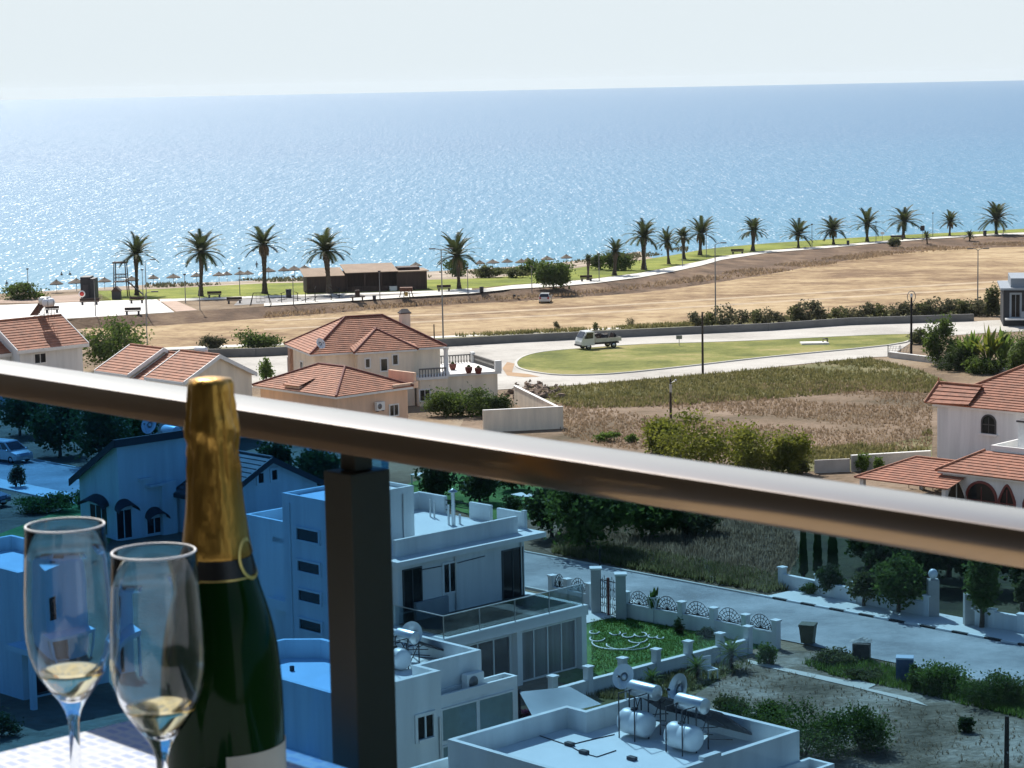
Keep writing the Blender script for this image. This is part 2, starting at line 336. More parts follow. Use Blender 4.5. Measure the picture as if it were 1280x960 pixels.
tag(sea.build('sea', seamat()), kind='structure')
# lawns, paths and paving on the terrace
NEARLAW = [(1340, 288.3), (1285, 290.2), (1227, 292.5), (1160, 296.6), (1100, 301.3), (1035, 307), (960, 313), (902, 320), (877, 326), (840, 333.5), (800, 341), (745, 348), (700, 352.3), (640, 356), (600, 360), (560, 363), (545, 364), (470, 366.5), (385, 369.5), (330, 371), (250, 373.5), (180, 376), (125, 376)]
FARLAW = list(zip(CX[2:], [y+.4 for y in LAW[2:]]))
struct('lawn', flat(gpoly(NEARLAW+FARLAW, TB), TB+.03), lawnm)
pp = [(x, y+.2) for x, y in zip(CX[4:], TOP[4:])]
pf = [(330, 379.8), (430, 373.8), (520, 367.6), (590, 363.2), (640, 357), (700, 353), (745, 348.7), (800, 341.6), (840, 334.2), (877, 326.6), (902, 320.6), (960, 313.5), (1035, 307.6), (1100, 301.9), (1160, 297.2), (1227, 293), (1285, 290.8), (1340, 288.8)]
struct('seaside_path', flat(gpoly(pp+pf[::-1], TB), TB+.07), pathm)
struct('inner_path', flat(gpoly([(200, 377.5), (330, 372.5), (385, 371), (470, 368.5), (545, 366), (590, 362.8), (590, 360.6), (545, 363.6), (470, 365.8), (385, 368.6), (330, 370), (200, 374.5)], TB), TB+.06), pathm)
struct('playground_paving', flat(gpoly([(-150, 414), (-60, 407.5), (0, 403.5), (100, 397.7), (218, 390.5), (196, 374.5), (140, 376), (60, 379.5), (-60, 384), (-150, 388)], TB), TB+.05), paving)
struct('brick_path', flat(gpoly([(220, 390), (247, 388), (214, 373.5), (197, 374)], TB), TB+.05), mat('pink_paving', (.45, .32, .24), .9, .1, .5))
struct('play_surface', flat(gpoly([(292, 382), (545, 368), (545, 366.5), (470, 369), (385, 371.5), (300, 374)], TB), TB+.04), mat('grey_play_surface', (.26, .25, .24), .9, .12, .4))
struct('sand_plaza', flat(gpoly([(-60, 383), (0, 379), (60, 378.5), (140, 375.5), (122, 366), (60, 371), (0, 375)], TB), TB+.03), mat('pink_sand', (.40, .29, .22), .95, .15, .3))
# dry field, verge
fl = list(zip(CX[2:], [y+.3 for y in BOT[2:]]))
struct('dry_field', flat(gpoly(fl+[(1340, 373), (1240, 380), (1100, 391), (960, 399), (880, 404), (720, 413), (640, 417), (560, 420), (400, 428), (250, 433), (140, 438)]), .03), field)
struct('field_track', flat(gpoly([(140, 440.5), (250, 436), (400, 430), (560, 422.3), (640, 418.7), (720, 414.6), (880, 405.7), (880, 403.8), (720, 412.6), (640, 416.5), (560, 420), (400, 427.5), (250, 433), (140, 438)]), .06), pathm)
for k_, (l0, l1) in enumerate((((330, 412), (640, 398)), ((560, 399.5), (960, 372)))):
    tk = [(330, 413 - 11*k_), (560, 402 - 8*k_), (720, 394 - 8*k_), (960, 379 - 8*k_), (1130, 368 - 8*k_), (1300, 358 - 8*k_)]
    struct('field_track', flat(gpoly(tk+[(x, y-1.8) for x, y in tk[::-1]]), .045), mat('worn_field_track', (.42, .315, .20), .95, .3, .35, lo=.3, hi=.7))
struct('verge', flat(gpoly([(130, 449), (250, 445), (400, 438), (560, 428), (640, 424), (720, 420.5), (880, 412), (1060, 402), (1225, 393), (1340, 386), (1340, 374), (1240, 381.5), (1100, 392), (960, 400), (880, 405.7), (720, 414.6), (640, 418.7), (560, 422.3), (400, 430), (250, 436), (130, 440.5)]), .05), verge)
# main road with island
road = [(140, 455), (200, 450), (320, 447), (560, 434), (640, 429), (722, 425), (847, 419), (960, 414), (1060, 407), (1217, 402), (1340, 395), (1340, 412), (1240, 416), (1170, 421), (1140, 428), (1112, 446), (1085, 447), (1020, 453.5), (960, 460), (920, 465), (832, 472), (730, 481), (660, 485), (600, 489), (540, 494), (430, 500), (330, 485), (140, 480)]
struct('road', flat(gpoly(road), .04), asphalt)
isl = [(643.5, 457), (645, 452), (655, 446), (677, 441), (720, 437), (800, 431.5), (880, 429), (960, 426), (1085, 420), (1157, 418.8), (1145, 424), (1112, 432.5), (960, 447.5), (855, 459.5), (765, 468.5), (702, 470), (665, 466), (648, 461.5)]
ip = smooth(gpoly(isl), True, 3)
def ring(pts, wd, z1, z0=0.0):
    """raised kerb following a closed outline (world xy), butting on its inside"""
    n = len(pts); mb = MB(); vs = []; c = sum((Vector(p).to_2d() for p in pts), Vector((0, 0)))/n
    area = sum(pts[i].x*pts[(i+1) % n].y-pts[(i+1) % n].x*pts[i].y for i in range(n)); sg = 1 if area > 0 else -1
    for i in range(n):
        t = (pts[(i+1) % n]-pts[i-1]).normalized(); nn = Vector((-t.y, t.x))*sg
        p = pts[i]; q = p+nn*wd
        vs += [(p.x, p.y, gz(p.y)+z0), (p.x, p.y, gz(p.y)+z1), (q.x, q.y, gz(q.y)+z1), (q.x, q.y, gz(q.y)+z0)]
    mb.add(vs, [(4*i+k, 4*((i+1) % n)+k, 4*((i+1) % n)+k+1, 4*i+k+1) for i in range(n) for k in range(3)]); return mb
struct('island_grass_bed', flat(ip, .13), islm)
struct('kerb', ring(ip, .28, .17), kerbm)
# bare dirt ring left of the island
struct('road_dirt', flat(gpoly([(640, 466), (643, 455), (634, 453), (628, 461), (634, 470), (655, 472), (675, 471.5), (660, 468)]), .055), mat('orange_dirt', (.38, .24, .13), .95, .15, .4))
# lot beyond the street
lot = [(600, 489.5), (660, 485.5), (730, 481.5), (832, 472.5), (960, 460.5), (1085, 447.5), (1150, 462), (1190, 480), (1340, 520), (1340, 640), (1290, 700), (980, 735), (800, 716), (690, 693), (600, 640), (560, 560)]
struct('vacant_lot', flat(gpoly(lot), .03), lotm)
struct('verge', flat(gpoly([(640, 491), (665, 486.3), (735, 481.8), (832, 473), (960, 461), (1085, 448), (1150, 463), (1185, 477), (1120, 484), (1030, 481), (960, 495), (880, 497), (800, 508), (720, 503), (660, 508)]), .05), verge)
struct('verge', flat(gpoly([(960, 590), (1000, 576), (1080, 560), (1165, 545), (1165, 582), (1060, 590)]), .05), verge)
# street (runs along the terrace of plots)
k1, k2 = G(670, 694), G(1042, 764); n1, n2 = G(690, 752), G(975, 800)
sdir = (k2-k1).to_2d().normalized(); sn = Vector((-sdir.y, sdir.x))          # sn points away from the camera
if sn.y < 0: sn = -sn
def sline(o, a, b): p = k1.to_2d(); return [p+sdir*a+sn*o, p+sdir*b+sn*o]
wid = (k1.to_2d()-n2.to_2d()).dot(sn); wid2 = (k1.to_2d()-n1.to_2d()).dot(sn)
SW = wid
a, b = sline(0, -190, 120), sline(-SW, -190, 120)
struct('street', flat([a[0], a[1], b[1], b[0]], .045), street_m)
def band(o0, o1, a0, a1, z1, name, m, z0=0.0):
    p = sline(o0, a0, a1)+sline(o1, a0, a1)[::-1]; mb = MB()
    mb.add([(q.x, q.y, gz(q.y)+z0) for q in p]+[(q.x, q.y, gz(q.y)+z1) for q in p], [(4, 5, 6, 7), (0, 1, 5, 4), (1, 2, 6, 5), (2, 3, 7, 6), (3, 0, 4, 7)])
    return struct(name, mb, m)
kx = (G(950, 746).to_2d()-k1.to_2d()).dot(sdir)
band(0, .18, -190, kx-.02, .12, 'kerb', kerbm)
# painted black and white kerb on the right stretch
mbw, mbk = MB(), MB()
i = 0; q0 = kx
while q0 < 80:
    p = sline(0, q0, q0+.98)+sline(.18, q0, q0+.98)[::-1]
    (mbk if i % 2 else mbw).add([(q.x, q.y, gz(q.y)) for q in p]+[(q.x, q.y, gz(q.y)+.14) for q in p], [(4, 5, 6, 7), (0, 1, 5, 4), (1, 2, 6, 5), (2, 3, 7, 6), (3, 0, 4, 7)])
    q0 += 1.0; i += 1
tag(mbw.build('painted_kerb', trimw), kind='structure'); tag(mbk.build('painted_kerb', kerbk), kind='structure')
band(.18, 3.0, kx+.4, 110, .10, 'pavement', paving)
band(-SW-2.2, -SW-.0, -100, -20, .10, 'pavement', paving)
band(-SW-.2, -SW, -19.9, 20, .12, 'kerb', kerbm)
# villa garden, plots in front
struct('garden_lawn', flat(gpoly([(690, 852), (738, 766), (800, 762), (872, 789), (966, 806), (900, 822), (735, 862)]), .05), glawn)
struct('garden_path', flat(gpoly([(728, 782), (760, 775), (812, 768), (800, 752), (760, 748), (733, 756)]), .09), paving)
struct('dirt_plot', flat(gpoly([(860, 840), (960, 812), (1060, 818), (1150, 838), (1240, 850), (1340, 880), (1400, 1000), (1180, 1010), (1000, 1000), (880, 900)]), .03), dirtm)
struct('dirt_plot', flat(gpoly([(660, 868), (735, 868), (900, 830), (930, 832), (850, 880), (700, 930)]), .035), verge)
struct('concrete_strip', flat(gpoly([(935, 826), (980, 836), (1062, 853), (1072, 851), (1096, 857), (1085, 862), (1140, 874), (1160, 884), (1120, 874), (1070, 861), (1000, 845), (935, 830)]), .06), mat('pale_concrete', (.62, .56, .48), .9, .08, .5))
struct('garden_lawn', flat(gpoly([(-60, 700), (0, 668), (60, 645), (110, 622), (160, 640), (130, 690), (40, 760)]), .05), glawn)
struct('garden_lawn', flat(gpoly([(500, 610), (560, 585), (660, 580), (680, 600), (680, 650), (600, 650)]), .05), glawn)
struct('garden_bed', flat(gpoly([(983, 731), (1024, 741), (1160, 768.5), (1180, 772), (1290, 790), (1340, 790), (1340, 690), (1200, 668), (1100, 655), (1010, 655)]), .05), three('shaded_garden_soil', [(.02, .022, .012), (.045, .05, .02), (.10, .09, .05)], [.34, .5, .7], .25))  # soil painted dark to deepen the shade behind the street wall
_v = []; _f = []
for v_, f_ in GROUND:
    o = len(_v); _v += [tuple(q) for q in v_]; _f += [tuple(i+o for i in g) for g in f_]
BVH = BVHTree.FromPolygons(_v, _f)
def P(px, py):
    d = ray(px, py); h = BVH.ray_cast(Vector((0, 0, H)), d.normalized(), 5000)
    return h[0] if h[0] is not None else G(px, py)
def drop(x, y):
    h = BVH.ray_cast(Vector((x, y, 200)), Vector((0, 0, -1)), 500); return h[0] if h[0] is not None else Vector((x, y, gz(y)))
def hgt(p, pyt, pxt=None):
    """height of something whose foot is at p and whose top shows at row pyt"""
    d = ray(pxt if pxt is not None else 640, pyt)
    q = D(pxt, pyt, p.y) if pxt is not None else None
    if q is not None: return q.z-p.z
    return None

hz = MB().box(-6100, 6100, -130, 13100, -3, 62); hm = bpy.data.materials.new('sea_haze'); hm.use_nodes = True
hn = hm.node_tree.nodes; hn.remove(hn['Principled BSDF']); pv = hn.new('ShaderNodeVolumePrincipled'); pv.inputs['Color'].default_value = (.82, .92, 1, 1); pv.inputs['Density'].default_value = HAZE; pv.inputs['Anisotropy'].default_value = .3
hm.node_tree.links.new(pv.outputs[0], hn['Material Output'].inputs['Volume']); tag(hz.build('haze', hm), kind='stuff')
# ------------------------------------------------------------------ balcony
goldm = mat('gold_foil', (.42, .235, .05), .33, .2, 30, metal=.9, bump=.12, bscale=60, strx=(1, 1, .2))
goldl = mat('gold_trim', (.72, .52, .16), .35, .1, 30, metal=.85)
blackf = mat('black_foil', (.006, .006, .005), .35, 0)
bottleg = mat('dark_green_glass', (.004, .026, .003), .08, 0, spec=.12)
labelm = mat('paper_label', (.62, .57, .45), .8, .05, 20)
bronze = mat('bronze_aluminium', (.28, .16, .06), .14, .06, 3, metal=.97, coat=.8); bronze.node_tree.nodes['Principled BSDF'].inputs['Coat Roughness'].default_value = .34; bronze.node_tree.nodes['Principled BSDF'].inputs['Coat IOR'].default_value = 1.9
bronzed = mat('bronze_post', (.06, .052, .034), .5, .08, 6, metal=.35)
tint = transp('deep_blue_tinted_glass', (.27, .545, .82), .05); tint2 = transp('blue_tinted_glass', (.475, .66, .785), .05)
flute_m = mat('clear_glass', (.985, .99, .99), 0, 0); _b = flute_m.node_tree.nodes['Principled BSDF']; _b.inputs['Transmission Weight'].default_value = 1; _b.inputs['IOR'].default_value = 1.28; _b.inputs['Coat Weight'].default_value = .3; _b.inputs['Coat Roughness'].default_value = .10
rim_highlight = mat('glass_rim', (1, 1, 1), .4, 0); _b2 = rim_highlight.node_tree.nodes['Principled BSDF']; _b2.inputs['Transmission Weight'].default_value = .1; _b2.inputs['IOR'].default_value = 1.3  # white lip colour stands in for the sun highlight on the rim
wine_m = glassmat('white_wine', (1, .92, .70), 1.34)
def clothmat():
    m = mat('lace_tablecloth', (.52, .56, .64), .9, .05, 8)
    n = m.node_tree.nodes; L = m.node_tree.links; b = n['Principled BSDF']
    tc = n.new('ShaderNodeTexCoord'); ck = n.new('ShaderNodeTexBrick'); ck.offset = 0; ck.inputs['Scale'].default_value = 52
    ck.inputs['Color1'].default_value = (.55, .59, .66, 1); ck.inputs['Color2'].default_value = (.36, .43, .60, 1); ck.inputs['Mortar'].default_value = (.62, .64, .66, 1)
    ck.inputs['Mortar Size'].default_value = .12; ck.inputs['Brick Width'].default_value = .9; ck.inputs['Row Height'].default_value = .55
    L.new(tc.outputs['Object'], ck.inputs['Vector']); L.new(ck.outputs['Color'], b.inputs['Base Color'])
    t = n.new('ShaderNodeTexNoise'); t.inputs['Scale'].default_value = 240; L.new(tc.outputs['Object'], t.inputs['Vector'])
    bp = n.new('ShaderNodeBump'); bp.inputs['Strength'].default_value = .5; bp.inputs['Distance'].default_value = .002
    L.new(t.outputs['Fac'], bp.inputs['Height']); L.new(bp.outputs[0], b.inputs['Normal']); return m
BROT = -46.2
bb = CP(283, 1022, 1.65); ZT = bb.z                       # bottle foot, table top height
FL = ZT-.745
tf = Fr(W(205, 892, ZT), BROT, ZT)                         # far corner of the table
tr = empty('table', (tf.o[0], tf.o[1], FL), tf.r, 'square balcony table under the bottle and glasses, mostly hidden by its white cloth', 'table')
TL = .80
MB().bbox(-.005, TL, -TL, .005, .715, .735, .004).build('tabletop', bronzed, tr)
for x in (.05, TL-.05):
    for y in (-.05, -TL+.05): MB().bbox(x-.018, x+.018, y-.018, y+.018, 0, .715, .003).build('leg', bronzed, tr)
# cloth with drop on four sides
ct = MB(); rr = random.Random(3); e = .008; N = 40
def edge_pts():
    P_ = []
    c = [(-e, e), (TL+e, e), (TL+e, -TL-e), (-e, -TL-e)]
    for k in range(4):
        a_, b_ = c[k], c[(k+1) % 4]
        for i in range(N): P_.append((a_[0]+(b_[0]-a_[0])*i/N, a_[1]+(b_[1]-a_[1])*i/N))
    return P_
ep = edge_pts(); cxm, cym = TL/2, -TL/2
vs = [(x, y, .7375+.0062) for x, y in ep]; fsx = [tuple(range(len(ep)))]
ct.add(vs, fsx)
lay = [(0, .7437, 0), (.006, .738, 0), (.010, .70, .3), (.014, .64, .8), (.02, .56, 1.0)]
vs = []
for off, z, am in lay:
    for i, (x, y) in enumerate(ep):
        dx, dy = x-cxm, y-cym; s_ = max(abs(dx), abs(dy)); wv = .012*am*math.sin(i*.9)+.006*am*math.sin(i*2.3)
        k_ = 1+(off+wv)/s_; vs.append((cxm+dx*k_, cym+dy*k_, z))
n_ = len(ep)
ct.add(vs, [(l*n_+i, l*n_+(i+1) % n_, (l+1)*n_+(i+1) % n_, (l+1)*n_+i) for l in range(len(lay)-1) for i in range(n_)], True)
tag(ct.build('tablecloth', clothmat(), None, (tf.o[0], tf.o[1], FL), tf.r), 'white and pale blue lace tablecloth draped over the balcony table', 'tablecloth')
ZC = FL+.7445
# champagne bottle
bt = empty('champagne_bottle', (bb.x, bb.y, ZC), 0, 'unopened dark green champagne bottle with crumpled gold foil on its neck', 'bottle')
prof = [(0, .004), (.030, .002), (.040, .002), (.0435, .008), (.044, .02), (.0441, .075), (.0437, .095), (.0427, .112), (.0410, .129), (.0388, .141), (.0362, .152), (.0332, .162), (.0304, .171), (.0278, .181), (.0246, .195), (.0220, .208), (.0196, .225), (.0178, .24), (.0165, .26), (.0158, .29)]
MB().lathe(prof, 64).build('glass_body', bottleg, bt, sharp=50)
fo = MB(); rings = [(.0250, .1945), (.0254, .196), (.0242, .203), (.0232, .210), (.0219, .219), (.0208, .228), (.0199, .238), (.0192, .248), (.0186, .258), (.0182, .268), (.0180, .275), (.0186, .280), (.0193, .285), (.0188, .290), (.0176, .295), (.0167, .303), (.0164, .312), (.0162, .3175), (.0150, .3205), (.008, .3218), (0, .322)]
K = (ZC-ZC)
rr = random.Random(11); vs = []; n_ = 72; hs = 1
for j, (r_, z_) in enumerate(rings):
    for k in range(n_):
        a_ = 2*math.pi*k/n_
        wr = .00028*math.sin(a_*9+.15*j)+.00022*math.sin(a_*17+.3*j)+rr.uniform(-.00012, .00012)
        if 8 <= j <= 17: wr = wr*2.2+.00065*math.sin(a_*5+j*1.9)+.0004*math.sin(a_*11-j*2.3)+rr.uniform(-.0003, .0003)
        if j < 4: wr *= .35
        if j > 15: wr *= .5
        q = max(0, r_+wr) if r_ > 0 else 0
        vs.append((q*math.cos(a_), q*math.sin(a_), z_*hs))
fo.add(vs, [(j*n_+k, j*n_+(k+1) % n_, (j+1)*n_+(k+1) % n_, (j+1)*n_+k) for j in range(len(rings)-1) for k in range(n_)], True)
fo.build('gold_foil', goldm, bt, merge=True)
def shell(z0, z1, a0, a1, off, n=40, rows=6):
    def R_(z):
        for (r0, q0), (r1, q1) in zip(prof, prof[1:]):
            if q0 <= z <= q1 and q1 > q0: return r0+(r1-r0)*(z-q0)/(q1-q0)
        return prof[-1][0]
    m = MB(); vs = []
    for j in range(rows+1):
        z = z0+(z1-z0)*j/rows
        for k in range(n+1):
            a_ = a0+(a1-a0)*k/n; zz = z
            vs.append(((R_(zz)+off)*math.cos(a_), (R_(zz)+off)*math.sin(a_), zz))
    m.add(vs, [(j*(n+1)+k, j*(n+1)+k+1, (j+1)*(n+1)+k+1, (j+1)*(n+1)+k) for j in range(rows) for k in range(n)], True); return m
shell(.1815, .1943, 0, 2*math.pi, .0006, 64).build('neck_band', blackf, bt)
shell(.1802, .1814, 0, 2*math.pi, .0010, 64, 1).build('neck_band_trim', goldl, bt)
# oval seal where the neck band closes, on the right
sv = MB()
for t0, rO, rI in ((0, .0150, .0125),):
    vs = []
    n2_ = 40
    for k in range(n2_):
        a_ = 2*math.pi*k/n2_
        for r_, o_ in ((rO, .0011), (rI, .0015)):
            ang = -.42+math.cos(a_)*r_/.027*.75; z_ = .1935+math.sin(a_)*r_
            rad_ = .0278-(z_-.181)*.215+o_+.0006
            vs.append((rad_*math.cos(ang), rad_*math.sin(ang), z_))
    sv.add(vs, [(2*k, 2*((k+1) % n2_), 2*((k+1) % n2_)+1, 2*k+1) for k in range(n2_)], True)
sv.build('seal_trim', goldl, bt)
shell(.012, .0585, -1.41, 1.0, .0005, 40, 2).build('paper_label', labelm, bt)
# flutes
def flute(px, py, dep, label):
    p = W(px, py, ZC+.2135)
    r = empty('champagne_flute', (p.x, p.y, ZC), 0, label, 'champagne glass', 'champagne flutes on the balcony table')
    o = [(0, 0), (.030, .0), (.032, .0012), (.0315, .0022), (.020, .0042), (.008, .0075), (.0046, .012), (.0040, .03), (.0038, .055), (.0042, .068), (.0062, .076), (.0105, .084), (.0170, .0925), (.0228, .101), (.0275, .110), (.0305, .120), (.0322, .132), (.0325, .142), (.0318, .165), (.0302, .190), (.0288, .2125), (.0284, .2135),
         (.0277, .2130), (.0291, .190), (.0307, .165), (.0314, .142), (.0311, .132), (.0294, .1205), (.0264, .111), (.0217, .1022), (.0158, .0942), (.009, .0868), (.004, .0838), (0, .0832)]
    MB().lathe(o, 64).build('glass', flute_m, r, merge=True)
    rm_ = MB(); rm_.lathe([(.02805+.0008*math.cos(k*math.pi/5), .2132+.0008*math.sin(k*math.pi/5)) for k in range(11)], 64); rm_.build('rim', rim_highlight, r)
    wn = [(0, .0834), (.004, .0840), (.009, .08705), (.0158, .09445), (.0217, .10245), (.0236, .1058), (.0228, .1062), (.015, .1061), (0, .1061)]
    wn = [(q*1.004, z_) for q, z_ in wn]
    MB().lathe(wn, 64).build('sparkling_wine', wine_m, r, merge=True)
flute(81, 656, 0, 'champagne flute with a little wine, the glass farther from the bottle')
flute(192, 689, 0, 'champagne flute with a little wine, in front of the bottle and partly covering it')
# balustrade
hr = .26
q1, q2 = W(0, 446, H-hr), W(1280, 630, H-hr); a_ = math.degrees(math.atan2(q2.y-q1.y, q2.x-q1.x))
bf = Fr(D(438, 531, W(438, 531, H-hr).y), a_, 0)            # x along the rail, -y towards us; origin on the far top edge
far0 = W(438, 512, H-hr); fx0, fy0 = bf.tl(far0.x, far0.y)
o0 = W(438, 512, H-hr); bf = Fr((o0.x, o0.y), a_, FL)
zr = H-hr-FL
br = empty('balustrade', (o0.x, o0.y, FL), bf.r, 'bronze metal handrail on a post with blue tinted glass panes', 'balustrade')
RW, RHh = .058, .0235
MB().bbox(-1.9, 2.2, -RW, 0, zr-RHh, zr, .0035).build('handrail', bronze, br, sharp=50)
pw, pd = .034, .040
def place_post():
    # front corner of the post seen at pixel (438,592)
    yfront = -RW/2-.006-pd/2
    x_, z_ = bf.fy(438, 594, yfront); return x_, z_, yfront
px_, pz_, py_ = place_post()
post = MB().bbox(px_-pw, px_, py_, py_+pd, 0, pz_, .0015).build('post', bronzed, br)
MB().bbox(px_-pw/2-.009, px_-pw/2+.009, py_+pd/2-.009, py_+pd/2+.009, pz_+.0002, zr-RHh-.0002, .001).build('bracket', bronzed, post)
gy = py_+pd+.004
for x0, x1, tm_ in ((-1.88, px_-pw/2-.0015, tint), (px_-pw/2+.0015, 2.18, tint2)):
    MB().box(x0, x1, gy, gy+.010, .06, zr-RHh-.001 if gy+.01 < 0 else zr-RHh-.002).build('glass_pane', tm_, br)
for z_ in (.15, pz_-.30):
    for sx in (-1, 1):
        pass
# the building we look out of
fb = bf
mbf = MB().box(-4, 5, -2.6, .06, -.22, 0); o = mbf.build('balcony_floor', mat('floor_tile', (.035, .03, .026), .5, .08, 3), None, (o0.x, o0.y, FL), bf.r); tag(o, kind='structure')
mw = MB().box(-14, 16, -3.1, -2.602, -27, 9); o = mw.build('balcony_wall', mat('dark_balcony_wall', (.012, .011, .010), .4, .1, .5), None, (o0.x, o0.y, FL), bf.r); tag(o, kind='structure')  # unseen wall, added near-black to darken reflections in rail and glass
# ------------------------------------------------------------------ buildings
def inset(poly, t):
    n = len(poly); out = []
    for i in range(n):
        p0, p1, p2 = Vector(poly[i-1]), Vector(poly[i]), Vector(poly[(i+1) % n])
        a = (p1-p0).normalized(); b = (p2-p1).normalized(); na = Vector((-a.y, a.x)); nb = Vector((-b.y, b.x))
        out.append(p1+(na+nb)*(t/(1+na.dot(nb))))
    return out
def ccw(poly):
    a = sum(poly[i][0]*poly[(i+1) % len(poly)][1]-poly[(i+1) % len(poly)][0]*poly[i][1] for i in range(len(poly)))
    return list(poly) if a > 0 else list(poly)[::-1]
def parapet(mb, poly, z0, z1, t=.18, off=.003):
    poly = ccw(poly); po = inset(poly, -off); pi = inset(poly, t); n = len(poly)
    vs = [(p[0], p[1], z0) for p in po]+[(p[0], p[1], z1) for p in po]+[(p[0], p[1], z1) for p in pi]+[(p[0], p[1], z0) for p in pi]
    mb.add(vs, [(k*n+i, k*n+(i+1) % n, (k+1)*n+(i+1) % n, (k+1)*n+i) for i in range(n) for k in range(3)]); return mb
def ppath(mb, pts, z0, z1, t):
    """free-standing low wall along an open path, thickness inwards to its left"""
    for a, b in zip(pts, pts[1:]):
        d = (Vector(b)-Vector(a)).normalized(); nn = Vector((-d.y, d.x))*t
        q = [Vector(a), Vector(b), Vector(b)+nn, Vector(a)+nn]; mb.prism([tuple(v) for v in q], z0, z1)
    return mb
def win(parent, face, c, s0, s1, z0, z1, frame=trimw, pane=darkglass, t=.09, dep=.06, bars=0, name='window', sill=False, hbars=0):
    """window in a wall plane: face '+x' '-y' '+y' '-x' at coordinate c, s along the wall"""
    sg = 1 if face[0] == '+' else -1
    def put(mb, a0, a1, b0, b1, d0, d1):
        lo, hi = sorted((c+sg*d0, c+sg*d1))
        if face[1] == 'x': mb.box(lo, hi, a0, a1, b0, b1)
        else: mb.box(a0, a1, lo, hi, b0, b1)
    s0, s1 = sorted((s0, s1)); z0, z1 = sorted((z0, z1)); fm = MB()
    put(fm, s0-t, s0, z0-t, z1+t, 0, dep); put(fm, s1, s1+t, z0-t, z1+t, 0, dep)
    put(fm, s0, s1, z1, z1+t, 0, dep-.002); put(fm, s0, s1, z0-t, z0, 0, dep-.002 if not sill else dep+.08)
    for k in range(bars):
        m = s0+(s1-s0)*(k+1)/(bars+1); put(fm, m-.03, m+.03, z0, z1, .005, dep-.01)
    for k in range(hbars):
        m = z0+(z1-z0)*(k+1)/(hbars+1); put(fm, s0, s1, m-.025, m+.025, .006, dep-.012)
    o = fm.build(name, frame, parent); pm = MB(); put(pm, s0, s1, z0, z1, .0, .015)
    pm.build('pane', pane, o); return o
def cap_line(mb, a, b, r=.13): mb.tube([a, b], r, 6)
def slope(mb, e0, e1, r1, r0, course=.36, lift=.06):
    """tiled roof plane e0-e1 eave, r0-r1 ridge (r0 above e0), laid in real overlapping courses"""
    e0, e1, r0, r1 = map(Vector, (e0, e1, r0, r1)); nrm = (e1-e0).cross(r0-e0 if (r0-e0).length > .01 else r1-e0).normalized()
    if nrm.z < 0: nrm = -nrm
    Ls = max((r0-e0).length, (r1-e1).length)*.93; n = max(3, int(Ls/course))
    for i in range(n):
        t0, t1 = i/n, (i+1)/n
        a, b = e0.lerp(r0, t0)+nrm*lift, e1.lerp(r1, t0)+nrm*lift; c, d = e1.lerp(r1, t1)+nrm*.012, e0.lerp(r0, t1)+nrm*.012
        a2, b2 = e0.lerp(r0, t0)-nrm*.03, e1.lerp(r1, t0)-nrm*.03
        mb.quad(a, b, c, d); mb.quad(a2, b2, b, a)
def hip(parent, x0, x1, y0, y1, z, rise, ov, m, rl=None, axis='x', soffit=trimw, caps=True, cm=None, course=.37):
    """hipped roof over a rectangle; returns roof object"""
    x0 -= ov; x1 += ov; y0 -= ov; y1 += ov; mb = MB()
    if axis == 'x':
        hy = (y0+y1)/2; h = (y1-y0)/2 if rl is None else ((x1-x0)-rl)/2
        A, B = Vector((x0+h, hy, z+rise)), Vector((x1-h, hy, z+rise))
    else:
        hx = (x0+x1)/2; h = (x1-x0)/2 if rl is None else ((y1-y0)-rl)/2
        A, B = Vector((hx, y0+h, z+rise)), Vector((hx, y1-h, z+rise))
    c = [Vector((x0, y0, z)), Vector((x1, y0, z)), Vector((x1, y1, z)), Vector((x0, y1, z))]
    if axis == 'x':
        slope(mb, c[0], c[1], B, A, course); slope(mb, c[1], c[2], B, B, course); slope(mb, c[2], c[3], A, B, course); slope(mb, c[3], c[0], A, A, course)
        hips = [(c[0], A), (c[3], A), (c[1], B), (c[2], B), (A, B)]
    else:
        slope(mb, c[0], c[1], A, A, course); slope(mb, c[1], c[2], B, A, course); slope(mb, c[2], c[3], B, B, course); slope(mb, c[3], c[0], A, B, course)
        hips = [(c[0], A), (c[1], A), (c[2], B), (c[3], B), (A, B)]
    o = mb.build('roof', m, parent)
    if caps:
        cm_ = MB(); [cap_line(cm_, a+Vector((0, 0, .05)), b+Vector((0, 0, .05)), .12) for a, b in hips]; cm_.build('ridge_cap', cm or ridgec, o)
    sb = MB().box(x0+.03, x1-.03, y0+.03, y1-.03, z-.22, z-.03); sb.build('eaves', soffit, o); return o
